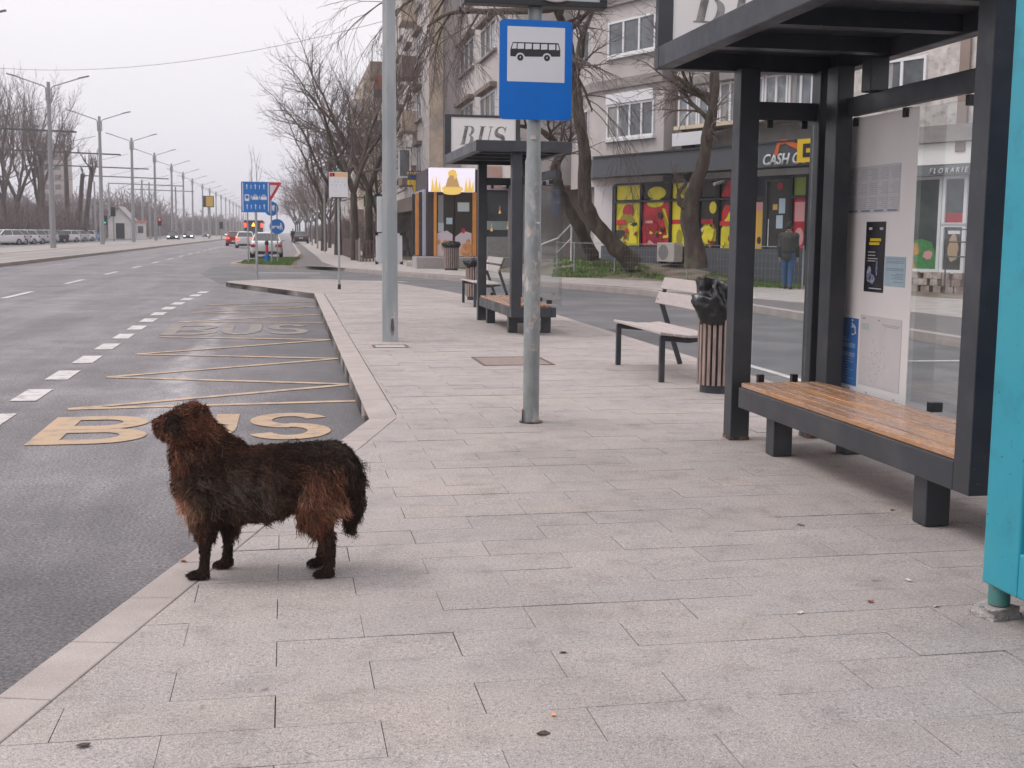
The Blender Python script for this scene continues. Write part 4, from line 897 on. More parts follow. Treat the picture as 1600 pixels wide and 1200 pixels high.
mb = MB(); mb.tube([(0, 0, 0), (0, 0, 3.3)], .03, 10); mb.build('pole', M['galv'], sg, smooth=True); mb = MB(); mb.box((-.03, -.05, 2.75), (.3, .02, .85)); mb.build('sign_plate', M['blue2'], sg, bevel=.004)
hyd = thing('hydrant', 'short blue and red pillar hydrant on the grass behind the white sedan', 'hydrant', (at(417, 400, 53.5).x, 53.5, 0))
mb = MB(); mb.tube([(0, 0, 0), (0, 0, .05), (0, 0, .06), (0, 0, .42)], [.15, .15, .10, .09], 14); mb.tube([(-.17, 0, .3), (.14, 0, .3)], .05, 10); mb.build('blue_body', M['blue2'], hyd, smooth=True)
mb = MB(); mb.tube([(0, 0, .42), (0, 0, .80)], [.065, .06], 14); mb.build('red_barrel', M['red'], hyd, smooth=True)
mb = MB(); mb.tube([(0, 0, .80), (0, 0, .86), (0, 0, .96), (0, 0, 1.0)], [.085, .09, .07, .02], 14); mb.build('dark_cap', M['black'], hyd, smooth=True)
# ------------------------------------------------------------------ the dog
def make_dog():
    K = .000746
    def D(u, v, y=0.0): return (-.25+(u-383)*K, y, (1075-v)*K)
    root = thing('dog', 'shaggy dark brown dog with reddish head and haunches standing side-on at the kerb', 'dog', (-.10, 4.745, 0), R(-7))
    caps = [  # trunk
        (D(440, 560), .128, D(560, 590), .135, (1, .80, 1)), (D(560, 590), .135, D(760, 580), .128, (1, .80, 1)), (D(760, 580), .128, D(960, 520), .105, (1, .85, 1)),
        (D(960, 520), .105, D(1080, 490), .085, (1, .9, 1)), (D(640, 520), .09, D(1080, 455), .06, (1, .9, 1)), (D(430, 520), .12, D(430, 640), .10, (1, .75, 1)),
        # neck and head
        (D(440, 520), .115, D(375, 400), .092, (1, .85, 1)), (D(375, 400), .092, D(345, 310), .074, (1, .9, 1)), (D(430, 385), .075, D(580, 470), .062, (1, .8, 1)), (D(360, 255), .062, D(300, 262), .052, (1, .95, 1)),
        (D(300, 255, .010), .050, D(235, 265, .018), .036), (D(238, 268, .018), .036, D(182, 278, .028), .028), (D(245, 318, .018), .034, D(184, 312, .027), .021), (D(335, 330, 0), .062, D(300, 305, 0), .050),
        # ears
        (D(325, 215, -.05), .022, D(295, 300, -.072), .020, (1.2, .6, 1)), (D(320, 215, .05), .02, D(300, 280, .075), .016),
    ]
    def leg(pts):
        for (a, ra), (b, rb) in zip(pts[:-1], pts[1:]): caps.append((a, ra, b, rb))
    leg([(D(450, 600, -.075), .075), (D(430, 740, -.082), .050), (D(425, 820, -.082), .030), (D(422, 930, -.080), .017), (D(420, 1000, -.080), .016), (D(412, 1050, -.080), .021)])
    leg([(D(412, 1052, -.080), .022), (D(352, 1056, -.083), .017)])
    leg([(D(500, 620, .07), .07), (D(510, 740, .075), .048), (D(512, 820, .075), .030), (D(508, 930, .072), .017), (D(502, 1000, .072), .016), (D(500, 1040, .072), .022)])
    leg([(D(500, 1050, .072), .021), (D(452, 1056, .070), .016)])
    leg([(D(1080, 520, -.05), .092), (D(1030, 640, -.072), .076), (D(985, 735, -.075), .050), (D(1025, 800, -.075), .032), (D(1072, 875, -.072), .020), (D(1074, 960, -.072), .015), (D(1062, 1040, -.072), .020)])
    leg([(D(1062, 1054, -.072), .022), (D(1005, 1058, -.074), .017)])
    leg([(D(1070, 540, .05), .09), (D(1000, 680, .066), .07), (D(970, 760, .068), .040), (D(1012, 860, .066), .020), (D(1014, 950, .066), .015), (D(1010, 1015, .064), .021)])
    leg([(D(1010, 1040, .064), .020), (D(955, 1046, .062), .016)])
    # toes
    for (u, v, y, uy) in ((352, 1058, -.083, 1), (452, 1058, .070, 1), (1003, 1059, -.074, 1), (953, 1048, .062, 1)):
        for k in (-1.5, -.5, .5, 1.5): caps.append((D(u+14, v, y+k*.0095), .0095, D(u-(16 if abs(k) < 1 else 6), v+3, y+k*.0105), .0085))
    # tail
    tp = [(D(1120, 450), .034), (D(1165, 500), .034), (D(1185, 590), .034), (D(1190, 680), .030), (D(1180, 760), .022), (D(1172, 830), .010)]
    leg(tp)
    body = blob('body', caps, .0065, None, root, smooth_it=8)
    me = body.data
    # colours by region
    n = len(me.vertices); co = np.empty(n*3); me.vertices.foreach_get('co', co); co = co.reshape(-1, 3)
    def uv(p): return ((p[0]+.25)/K+383, 1075-p[2]/K)
    BLK = np.array((.013, .0082, .0065)); DBR = np.array((.030, .017, .012)); RED = np.array((.105, .042, .025)); TAN = np.array((.33, .165, .10)); ASH = np.array((.085, .066, .054))
    def g(u, v, cu, cv, ru, rv): return math.exp(-(((u-cu)/ru)**2+((v-cv)/rv)**2))
    def colour(p, rnd_=0.0):
        u, v = uv(p); nz_ = noise.noise(Vector(p)*9)*.55+noise.noise(Vector(p)*30)*.45+rnd_
        c = BLK*(1-.5)+DBR*.5
        red = .3*g(u, v, 180, 270, 50, 60)+1.25*g(u, v, 400, 230, 95, 80)+.85*g(u, v, 250, 190, 110, 50)+.9*g(u, v, 250, 430, 75, 150)+1.15*g(u, v, 1000, 690, 120, 110)+.95*g(u, v, 1110, 620, 90, 90)+.6*g(u, v, 1050, 530, 110, 60)+.75*g(u, v, 970, 780, 90, 110)+.55*g(u, v, 650, 390, 130, 25)+.5*g(u, v, 800, 780, 90, 60)+.45*g(u, v, 400, 880, 25, 100)+.35*g(u, v, 420, 330, 150, 90)
        red += .7*g(u, v, 195, 310, 55, 80); red -= 1.2*g(u, v, 285, 250, 42, 50)+.9*g(u, v, 1190, 600, 30, 300)
        red += .22*g(u, v, 760, 520, 200, 90); red -= .35*g(u, v, 980, 410, 200, 50)+.3*g(u, v, 430, 950, 200, 120)+.3*g(u, v, 1050, 950, 120, 120); red = max(0, min(1, red*(1+nz_*1.2)+.02+nz_*.34)); c = c*(1-red)+RED*red
        tan = 1.3*g(u, v, 320, 680, 62, 85)+.45*g(u, v, 1090, 650, 60, 45)+.35*g(u, v, 960, 620, 40, 40)+.35*g(u, v, 230, 560, 40, 80)+.5*g(u, v, 560, 860, 25, 70)+.3*g(u, v, 1015, 930, 25, 60); tan = max(0, min(1, tan*(1+nz_))); c = c*(1-tan)+TAN*tan
        ash = max(0, min(1, .65*g(u, v, 620, 600, 180, 80)*(1+1.6*nz_)+.25*g(u, v, 1050, 390, 130, 30))); c = c*(1-ash)+ASH*ash
        return c
    cols_ = np.ones((n, 4), 'f')
    for i in range(n): cols_[i, :3] = colour(co[i])
    ca_ = me.color_attributes.new('coat', 'FLOAT_COLOR', 'POINT'); ca_.data.foreach_set('color', cols_.ravel())
    me.materials.append(mat('dog_skin_coat', (1, 1, 1), .8, attr='coat', spec=.15))
    # fur: tapered curved strands grown from the body surface
    rr = random.Random(21); me.calc_loop_triangles()
    tris = me.loop_triangles; ar = np.array([t_.area for t_ in tris]); cum = np.cumsum(ar/ar.sum())
    V = []; Fc = []; C = []
    nclump = 9500; per = 11
    vn = [v_.normal.copy() for v_ in me.vertices]
    for q in range(nclump):
        t_ = tris[int(np.searchsorted(cum, rr.random()))]
        a, b = rr.random(), rr.random()
        if a+b > 1: a, b = 1-a, 1-b
        P = [me.vertices[i].co for i in t_.vertices]; base = P[0]+(P[1]-P[0])*a+(P[2]-P[0])*b
        nr = (vn[t_.vertices[0]]*(1-a-b)+vn[t_.vertices[1]]*a+vn[t_.vertices[2]]*b).normalized()
        u, v = uv(base)
        if base.z < .012: continue
        # comb direction and length
        L_ = .040; d = Vector((.75, 0, -.65)); lift = .38
        if v > 840 and not (u > 1120): L_ = .012; d = Vector((.15, 0, -1)); lift = .5
        elif v > 700 and u < 600 and v <= 840: L_ = .030; d = Vector((.25, 0, -1))
        if v > 700 and v < 860 and 880 < u < 1120: L_ = .034 if u < 1010 else .020; d = Vector((.25, 0, -1)); lift = .5
        if 540 < u < 900 and v > 690: L_ = .042; d = Vector((.35, 0, -1)); lift = .35
        if u < 470 and v < 560 and not u < 330: L_ = .048; d = Vector((.5, 0, -.75)); lift = .65
        if u < 400 and 420 < v < 760: L_ = .040; d = Vector((-.05, 0, -1)); lift = .45
        if v < 380 and u < 430: L_ = .024; d = Vector((.7, 0, .15 if v < 250 else -.5)); lift = .85
        if u < 260 and v < 390: L_ = .019; d = Vector((.05, 0, -.8)); lift = .75
        if u > 950 and 560 < v <= 760: L_ = .042; d = Vector((.55, 0, -.75)); lift = .45
        if u > 1130: L_ = .042 if v < 720 else .034; d = Vector((.12, 0, -1)); lift = .3
        if v < 470 and u > 600: L_ = .034; lift = .28; d = Vector((1, 0, -.25))
        fl = noise.noise_vector(base*10)*.95+noise.noise_vector(base*26)*.65
        d = (d.normalized()+fl); d = (d-nr*d.dot(nr)); d = d.normalized() if d.length > .01 else Vector((0, 0, -1))
        dirv = (d*(1-lift*.5)+nr*lift).normalized(); Lc = L_*rr.uniform(.65, 1.25)*(1.5 if rr.random() < .07 and L_ > .02 else 1)
        tip = base+dirv*Lc+Vector((0, 0, -1))*Lc*.18
        cl = Vector((rr.gauss(0, 1), rr.gauss(0, 1), rr.gauss(0, 1)));cc = colour(base, rr.gauss(0, .34)); rad = .010 if L_ > .02 else .006
        for s in range(per):
            o = Vector((rr.gauss(0, 1), rr.gauss(0, 1), rr.gauss(0, 1)))*rad; o -= nr*o.dot(nr)
            p0 = base+o-nr*.003; p3 = tip+o*.45+Vector((rr.gauss(0, 1), rr.gauss(0, 1), rr.gauss(0, 1)))*Lc*.10
            k_ = rr.uniform(.6, 1.15); p3 = p0+(p3-p0)*k_
            p1 = p0+nr*Lc*.22+(p3-p0)*.30; cu = Vector((rr.gauss(0, 1), rr.gauss(0, 1), rr.gauss(0, 1)))*Lc*.05; p1 = p1+cu+cl*Lc*.12; p2 = p0+(p3-p0)*.68+nr*Lc*.12+fl*Lc*.10-cu-cl*Lc*.12
            if p3.z < .004: p3.z = .004
            ax = (p3-p0).cross(Vector((rr.gauss(0, .35), -1, rr.gauss(0, .35)))).normalized(); wd = rr.uniform(.0007, .0014)
            if L_ < .02: wd *= .9
            if base.z < .03: p3 = p0+(p3-p0)*.6
            bi = len(V)
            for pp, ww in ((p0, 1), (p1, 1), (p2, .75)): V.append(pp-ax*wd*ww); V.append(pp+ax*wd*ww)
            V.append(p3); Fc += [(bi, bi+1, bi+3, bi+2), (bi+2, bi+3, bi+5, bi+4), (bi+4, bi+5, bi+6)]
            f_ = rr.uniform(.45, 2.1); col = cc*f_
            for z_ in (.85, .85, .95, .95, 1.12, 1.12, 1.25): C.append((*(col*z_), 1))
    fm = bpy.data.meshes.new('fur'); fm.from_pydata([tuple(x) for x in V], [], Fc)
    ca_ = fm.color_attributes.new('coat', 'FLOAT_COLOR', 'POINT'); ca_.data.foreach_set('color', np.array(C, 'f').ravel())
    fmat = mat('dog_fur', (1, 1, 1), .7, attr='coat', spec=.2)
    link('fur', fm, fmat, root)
    # eye, nose
    e_ = blob('eye', [(D(228, 238, -.022), .0065, D(229, 238, -.0222), .0065)], .0012, mat('wet_black', (.005, .004, .004), .1), root, 1)
    e_ = blob('eye', [(D(222, 238, .058), .0065, D(223, 238, .0582), .0065)], .0012, bpy.data.materials['wet_black'], root, 1)
    blob('nose', [(D(157, 268, .022), .0095, D(157, 268, .038), .0095, (1, 1, .8))], .0018, mat('nose_leather', (.008, .007, .007), .35), root, 2)
    return root
make_dog()
# ------------------------------------------------------------------ people
def make_person(label, loc, rz, h, jc, tc_, pose=0.0, hair=(.02, .016, .013), collar=None, fine=True):
    s = h/1.75
    root = thing('person', label, 'person', loc, rz); root.scale = (s, s, s)
    skin = bpy.data.materials.get('skin') or mat('skin', (.42, .24, .17), .6)
    st = .10*pose
    def L_(x, sgn): # leg joints (facing +y)
        return [(x, 0, .92), (x*1.02, sgn*st*.6+.01, .50), (x, sgn*st*1.5-.01, .09)]
    caps = [((0, 0, 1.48), .055, (0, .005, 1.56), .052), ((0, .012, 1.63), .085, (0, .02, 1.665), .088, (.85, 1, 1)), ((0, .05, 1.575), .045, (0, .04, 1.60), .06),
            ((-.13, 0, 1.38), .09, (.13, 0, 1.38), .09, (1, .8, 1)), ((0, 0, 1.34), .13, (0, 0, 1.05), .115, (1.15, .8, 1)), ((-.07, 0, .95), .105, (.07, 0, .95), .105, (1, .95, 1))]
    for x, sg in ((-.09, 1), (.09, -1)):
        a, b, c = L_(x, sg); caps += [(a, .082, b, .055), (b, .055, c, .036), ((c[0], c[1]-.02, .045), .036, (c[0]*1.1, c[1]+.14, .032), .03)]
        ax = 2.1*x; e1 = (ax*1.17, -.03-sg*st*.5, 1.12); w1 = (ax*1.18, .05-sg*st*1.2, .88)
        caps += [((ax, 0, 1.40), .052, e1, .040), (e1, .040, w1, .027), (w1, .028, (w1[0], w1[1]+.01, w1[2]-.07), .034, (.55, 1, 1))]
        if fine:
            for k in range(4): caps.append(((w1[0], w1[1]-.022+.018*k, w1[2]-.10), .0095, (w1[0]-.012*(1 if x > 0 else -1), w1[1]-.018+.018*k, w1[2]-.155-(.01 if k in (1, 2) else 0)), .0085))
            caps.append(((w1[0], w1[1]+.03, w1[2]-.05), .012, (w1[0]-.01, w1[1]+.052, w1[2]-.10), .0095))
    for x in (-1, 1): caps.append(((x*.078, .01, 1.625), .014, (x*.08, .008, 1.65), .016, (.4, 1, 1)))
    caps.append(((0, .105, 1.615), .012, (0, .095, 1.64), .010))
    body = blob('body', caps, .0085 if fine else .02, skin, root, 4)
    jm = mat('jacket_cloth', jc, .85, var=.2, vscale=7, bump=.5, bscale=14)
    caps = [((-.18, 0, 1.39), .105, (.18, 0, 1.39), .105, (1, .9, 1)), ((0, -.005, 1.33), .175, (0, 0, 1.05), .18, (1.22, .9, 1)), ((0, 0, 1.05), .15, (0, 0, .86), .155, (1.2, .86, 1)), ((0, -.01, 1.45), .085, (0, -.005, 1.50), .072)]
    for x, sg in ((-.09, 1), (.09, -1)):
        ax = 2.1*x; e1 = (ax*1.17, -.03-sg*st*.5, 1.12); w1 = (ax*1.18, .05-sg*st*1.2, .88); caps += [((ax*1.02, 0, 1.40), .075, e1, .062), (e1, .075, (w1[0], w1[1]-.002, w1[2]+.0), .050)]
    blob('jacket', caps, .016, jm, root, 3)
    tm = mat('trouser_cloth', tc_, .9, var=.2, vscale=9, bump=.4, bscale=18); caps = [((-.07, 0, .93), .118, (.07, 0, .93), .118, (1, .95, 1))]
    for x, sg in ((-.09, 1), (.09, -1)):
        a, b, c = L_(x, sg); caps += [(a, .098, b, .070), (b, .070, (c[0], c[1], .10), .058)]
    blob('trousers', caps, .014, tm, root, 3)
    sm_ = mat('shoe_leather', (.10, .045, .03), .6)
    for x, sg in ((-.09, 1), (.09, -1)):
        c = L_(x, sg)[2]; blob('shoe', [((c[0], c[1]-.03, .05), .045, (c[0]*1.1, c[1]+.15, .038), .038, (1, 1, .9))], .01, sm_, root, 2)
    blob('hair', [((0, -.005, 1.655), .093, (0, .005, 1.69), .090, (.88, 1.02, 1))], .01, mat('hair', hair, .8, bump=.6, bscale=60), root, 2)
    if collar: blob('collar', [((-.05, -.03, 1.50), .05, (.05, -.03, 1.50), .05, (1, .9, .75))], .01, mat('collar_cloth', collar, .9), root, 2)
    return root
make_person('walker in a dark olive jacket and blue jeans seen from behind before the shops', (12.66, 29.05, 0), R(-38), 1.70, (.040, .040, .036), (.035, .085, .18), .55, collar=(.24, .13, .07))
p = at(457.5, 366, 150); make_person('tiny walker in dark clothes far down the cycle path under the trees', (p.x, 150, 0), 0, 1.75, (.02, .02, .03), (.03, .035, .05), .8, fine=False)
p = at(461.5, 366, 158); make_person('tiny walker in grey-blue beside the darker one far down the cycle path', (p.x, 158, 0), 0, 1.7, (.06, .08, .13), (.03, .035, .05), -.8, fine=False)
# ------------------------------------------------------------------ cars
M['carglass'] = mat('car_glass', (.035, .04, .045), .08, spec=.9)
M['lampred'] = mat('tail_lamp_red', (.32, .01, .015), .25); M['lamplit'] = mat('lit_tail_lamp', (.6, .02, .01), .3, emit=(1, .06, .03), estr=3.5)
M['headlit'] = mat('lit_head_lamp', (.9, .9, .85), .3, emit=(1, .97, .9), estr=5); M['headoff'] = mat('head_lamp', (.5, .52, .54), .15)
M['plate'] = mat('number_plate', (.6, .6, .6), .5)
def make_car(label, paint, L=4.4, W=1.8, H=1.46, kind='sedan', lit=False, name='parked_car', group=None, cat='car', rearlit=None, headlit=None):
    root = thing(name, label, cat, (0, 0, 0), 0, group)   # front towards +y
    pm_ = paint; hl = L/2
    # lower body loft
    st = [(-hl, .42, .62, .80, .72), (-hl+.06, .30, .60, .90, .86), (-hl+.35, .22, .60, .98, .95), (-hl+.9, .20, .6, .98, 1.0), (0, .20, .6, .96, 1.0), (hl-1.25, .20, .6, .94, 1.0), (hl-.5, .22, .58, .86, .96), (hl-.12, .26, .5, .74, .88), (hl, .36, .5, .64, .74)]
    if kind == 'hatch': st[0] = (-hl, .36, .7, .98, .76); st[1] = (-hl+.05, .28, .65, 1.02, .88)
    mb = MB(); ring = []
    for (y, zb, zm, zt, k) in st:
        w_ = W/2*k; ring.append([(-w_*.90, y, zb), (-w_, y, zb+.12), (-w_*1.0, y, zm), (-w_*.95, y, zt-.03), (-w_*.86, y, zt), (w_*.86, y, zt), (w_*.95, y, zt-.03), (w_, y, zm), (w_, y, zb+.12), (w_*.90, y, zb)])
    n = 10; vv = [p for r_ in ring for p in r_]; ff = [(i*n+k, i*n+(k+1) % n, (i+1)*n+(k+1) % n, (i+1)*n+k) for i in range(len(ring)-1) for k in range(n)]
    ff += [tuple(range(n-1, -1, -1)), tuple((len(ring)-1)*n+k for k in range(n))]
    body = mb.add(vv, ff).build('body', pm_, root, smooth=True, bevel=.02)
    # cabin: glass house, roof, pillars
    zt = .93; yr0, yr1, yf1, yf0 = (-hl+.55, -hl+1.15, hl-1.95, hl-1.2) if kind != 'hatch' else (-hl+.12, -hl+.55, hl-1.9, hl-1.15)
    wb, wt = W/2*.86, W/2*.66
    c = [(-wb, yr0, zt), (wb, yr0, zt), (wb, yf0, zt-.02), (-wb, yf0, zt-.02), (-wt, yr1, H-.05), (wt, yr1, H-.05), (wt, yf1, H-.04), (-wt, yf1, H-.04)]
    MB().add(c, [(0, 3, 2, 1), (4, 5, 6, 7), (0, 1, 5, 4), (1, 2, 6, 5), (2, 3, 7, 6), (3, 0, 4, 7)]).build('windows', M['carglass'], root)
    mb = MB(); m_ = (yr1+yf1)/2
    rw = [(yr1-.06, H-.055, .97), (yr1+.12, H-.015, 1.0), (m_, H, 1.0), (yf1-.1, H-.02, 1.0), (yf1+.05, H-.05, .97)]; vv = []
    for (y, z, k) in rw: vv += [(-wt*k-.015, y, z-.035), (-wt*k*.8, y, z+.005), (0, y, z+.02), (wt*k*.8, y, z+.005), (wt*k+.015, y, z-.035)]
    ff = [(i*5+k, i*5+k+1, (i+1)*5+k+1, (i+1)*5+k) for i in range(4) for k in range(4)]+[(i*5+4, i*5, (i+1)*5, (i+1)*5+4) for i in range(4)]+[(4, 3, 2, 1, 0), (20, 21, 22, 23, 24)]
    mb.add(vv, ff)
    for sx in (-1, 1):
        for (a, b) in ((0, 4), (3, 7)):
            p, q = Vector(c[a]), Vector(c[b]); p.x = abs(p.x)*sx; q.x = abs(q.x)*sx; mb.beam(p, q, .07, .05)
        mb.beam((sx*wb*1.005, m_, zt), (sx*wt*1.01, m_, H-.06), .06, .03)
    mb.build('roof', pm_, root, smooth=True)
    for sx in (-1, 1):
        for y in (-hl+.82, hl-.82):
            mb = MB(); mb.tube([(sx*(W/2-.2), y, .31), (sx*(W/2-.0), y, .31)], .31, 20); w1 = mb.build('wheel', M['tyre'], root, smooth=True)
            mb = MB(); mb.tube([(sx*(W/2-.02), y, .31), (sx*(W/2+.012), y, .31)], .19, 14); mb.build('rim', M['rim'], w1)
        zl = .70 if kind != 'hatch' else .82
        mb = MB(); mb.box((sx*W*.375, -hl+.05, zl), (.36, .14, .16)); mb.build('tail_light', rearlit or M['lampred'], root, bevel=.02)
        mb = MB(); mb.box((sx*W*.35, hl-.10, .60), (.34, .22, .13)); mb.build('headlight', headlit or M['headoff'], root, bevel=.02)
        mb = MB(); mb.box((sx*(W/2+.03), hl-1.6, .98), (.12, .1, .12)); mb.build('mirror', pm_, root, bevel=.02)
    mb = MB(); mb.box((0, -hl-.005, .66 if kind != 'hatch' else .5), (.5, .02, .11)); mb.build('number_plate', M['plate'], root)
    mb = MB(); mb.box((0, -hl+.06, .30), (W*.72, .16, .18)); mb.build('rear_bumper', M['black'], root, bevel=.02)
    mb = MB(); mb.box((0, hl-.05, .42), (W*.55, .12, .20)); mb.build('grille', M['black'], root, bevel=.02)
    return root
def paint(n_, c): return mat(n_, c, .28, spec=.6)
PW = paint('white_car_paint', (.62, .61, .62)); PS = paint('silver_car_paint', (.42, .43, .46)); PR = paint('red_car_paint', (.30, .02, .02)); PB = paint('light_blue_car_paint', (.12, .28, .48)); PD = paint('dark_car_paint', (.02, .022, .028))
c1 = make_car('white sedan parked beyond the grassy islet, seen from behind', PW, 4.6, 1.84, 1.46); c1.location = (-1.12, 72.3, -.13)
c2 = make_car('red car braking in the road left of the white sedan', PR, 4.3, 1.78, 1.5, 'hatch', name='car', rearlit=M['lamplit']); p = at(366, 376, 128); c2.location = (p.x, 130, -.13)
c3 = make_car('white hatchback with lit tail lamps between the red car and the white sedan', PW, 4.2, 1.78, 1.5, 'hatch', name='car', rearlit=M['lamplit']); p = at(383, 378, 112); c3.location = (p.x, 114, -.13)
for i, (px, Y, lab) in enumerate(((470, 150, 'dark parked car under the trees by the slim curved lamps, nearest of its row'), (465, 178, 'dark parked car under the trees, second of its row'))):
    c_ = make_car(lab, PD, 4.3, 1.8, 1.46, group='dark cars parked under the trees') if i == 0 else copy_tree(cdark)
    if i == 0: cdark = c_
    c_['label'] = lab; c_.location = (at(px, 370, Y).x, Y, 0)
# oncoming cars with lamps on
co_ = make_car('dark oncoming car with its head lamps lit, leftmost of the oncoming ones', PD, 4.4, 1.8, 1.5, 'hatch', name='car', headlit=M['headlit'], group='oncoming cars with lit lamps')
spots = [(271, 205, PD, None), (295, 235, PW, 'oncoming car second from the left, right of the first pair of lamps'), (322, 300, PS, 'small oncoming car under the yellow billboard'), (350, 400, PS, 'farthest oncoming car just left of the red car')]
for i, (px, Y, pt, lab) in enumerate(spots):
    c_ = co_ if i == 0 else copy_tree(co_)
    if lab: c_['label'] = lab
    c_.location = (at(px, 366, Y).x, Y, -.13); c_.rotation_euler = (0, 0, math.pi)
# parked row on the far left
row = [(3, 125, PW), (14, 128, PS), (28, 131, PW), (42, 134, PS), (62, 141, PS), (79, 149, PD), (99, 158, PW), (113, 167, PS), (126, 177, PW)]
labs = ['white car cut by the left edge at the start of the parked row', 'silver car first from the left edge in the parked row', 'white car between the first two silver cars of the parked row', 'silver car second from the left edge in the parked row', 'silver car third from the left edge in the parked row', 'dark car behind the nearest double-armed lamp post in the parked row',
        'white car just right of the nearest double-armed lamp post', 'silver car between two white ones in the parked row', 'white car next to the light blue one in the parked row']
protos = {}
for i, (px, Y, pt) in enumerate(row):
    if pt.name not in protos: c_ = make_car('x', pt, 4.2, 1.76, 1.5, 'hatch'); protos[pt.name] = c_
    else: c_ = copy_tree(protos[pt.name])
    c_['label'] = labs[i]; c_['group'] = 'cars parked along the far side of the avenue'; x = at(px, 372, Y).x
    c_.location = (x, Y, -.13); c_.rotation_euler = (0, 0, R(180-38))
c_ = make_car('light blue car at the right end of the parked row', PB, 4.3, 1.78, 1.52, 'hatch', group='cars parked along the far side of the avenue'); c_.location = (at(142, 372, 186).x, 186, -.13); c_.rotation_euler = (0, 0, R(-8))
# bus far ahead
bu = thing('bus', 'dark-windowed bus with lit red lamps in the road beyond the white sedan', 'bus', (at(398, 366, 168).x, 168, -.13))
mb = MB(); mb.b2((-1.25, -5.5, .35), (1.25, 5.5, 1.25)); mb.b2((-1.25, -5.5, 2.6), (1.25, 5.5, 3.0)); mb.build('body', PD, bu, bevel=.08)
mb = MB(); mb.b2((-1.22, -5.47, 1.25), (1.22, 5.47, 2.6)); mb.build('windows', M['carglass'], bu)
for sx in (-1, 1):
    mb = MB(); mb.box((sx*1.05, -5.52, 2.35), (.26, .06, .55)); mb.build('tail_light', M['lamplit'], bu)
    for y in (-3.5, 3.5): mb = MB(); mb.tube([(sx*.9, y, .48), (sx*1.26, y, .48)], .48, 18); mb.build('wheel', M['tyre'], bu, smooth=True)
mb = MB(); mb.add([(-.28, -5.53, 2.2), (.28, -5.53, 2.2), (0, -5.53, 2.75), (-.28, -5.49, 2.2), (.28, -5.49, 2.2), (0, -5.49, 2.75)], [(0, 1, 2), (5, 4, 3), (0, 3, 4, 1), (1, 4, 5, 2), (2, 5, 3, 0)]); mb.build('warning_triangle', mat('amber_lit', (.8, .3, .02), .4, emit=(1, .4, .05), estr=3), bu)
# ------------------------------------------------------------------ double-armed lamp posts along the tram reservation
M['gpole'] = mat('pale_grey_pole', (.27, .27, .275), .7, var=.1, vscale=1); M['cat'] = mat('dark_cross_arm', (.10, .10, .105), .6)
def make_post():
    root = thing('street_lamp', 'x', 'street lamp', (0, 0, 0), 0, 'double-armed lamp posts along the tram reservation')
    mb = MB(); mb.tube([(0, 0, 0), (.10, 0, 12.4)], [.23, .13], 12); mb.build('pole', M['gpole'], root, smooth=True)
    for sx in (-1, 1):
        mb = MB(); mb.tube([(.1+sx*.2, 0, 11.0), (.1+sx*.2, 0, 11.95), (.1+sx*.34, 0, 12.1), (.1+sx*2.2, 0, 12.72)], .045, 6); mb.tube([(.1, 0, 11.05), (.1+sx*.2, 0, 11.05)], .04, 5); mb.tube([(.1, 0, 11.8), (.1+sx*.2, 0, 11.8)], .04, 5); a = mb.build('arm', M['gpole'], root)
        mb = MB(); mb.beam((.1+sx*2.15, 0, 12.73), (.1+sx*2.95, 0, 12.93), .22, .09); mb.build('lantern', mat('lantern_grey', (.16, .16, .17), .5) if sx < 0 and not bpy.data.materials.get('lantern_grey') else bpy.data.materials['lantern_grey'], a, bevel=.02)
    mb = MB(); mb.beam((2.0, 0, 8.75), (-10, 0, 9.05), .10, .14); mb.tube([(-.3, 0, 10.5), (-6, 0, 9.1)], .02, 4); mb.build('cross_arm', M['cat'], root)
    return root
post0 = make_post(); PYS = [69.5, 97, 124.5, 152, 179.5, 207, 234.5, 262, 290, 317, 345, 372, 400, 428, 456, 484, 512, 540, 568, 596]
words = ['whose arm tip enters at the left edge', 'nearest and tallest standing whole in view', 'second whole one from the left', 'third whole one from the left', 'fourth whole one from the left', 'fifth whole one from the left', 'sixth whole one from the left', 'seventh whole one from the left']
PXS = [None, 83, 160, 209, 244, 270, 288, 302]
for i, Y in enumerate(PYS):
    o = post0 if i == 0 else copy_tree(post0)
    if i > 6:
        for ch in [k for k in bpy.data.objects if k.parent == o and k.name.startswith('cross_arm')]: bpy.data.objects.remove(ch)
    if i < 8: o['label'] = 'tall grey double-armed lamp post, '+words[i]
    else: o['label'] = 'one of the distant double-armed lamp posts dwindling towards the horizon'
    X = -17.5 if i == 0 else (at(PXS[i], 380, Y).x if i < 8 else -19.0)
    o.location = (X, Y, 0)
# plain poles beyond them, on the far carriageway
pr_ = thing('utility_pole', 'x', 'pole', (0, 0, 0), 0, 'plain pale poles beyond the tram reservation'); mb = MB(); mb.tube([(0, 0, 0), (0, 0, 9.6)], [.2, .13], 8); mb.build('shaft', M['gpole'], pr_, smooth=True)
for i, (px, Y, w_) in enumerate(((143, 205, 'left of the white gabled house'), (150, 215, 'just left of the white gabled house'), (172, 225, 'over the roof ridge of the white gabled house'), (224, 205, 'right of the third double-armed post'), (235, 215, 'second right of the third double-armed post'), (276, 235, 'behind the fifth double-armed post'))):
    o = pr_ if i == 0 else copy_tree(pr_); o['label'] = 'plain pale pole '+w_; o.location = (at(px, 366, Y).x, Y, 0)
def wire(lab, pts, r_, sag=.6, n=14, grp=None):
    mb = MB(); 
    for a, b in zip(pts[:-1], pts[1:]):
        a, b = Vector(a), Vector(b); mb.tube([a.lerp(b, k/n)-Vector((0, 0, sag*4*(k/n)*(1-k/n))) for k in range(n+1)], r_, 4, False)
    return tag(mb.build('overhead_wire', M['cat'], None), lab, 'wire', grp)
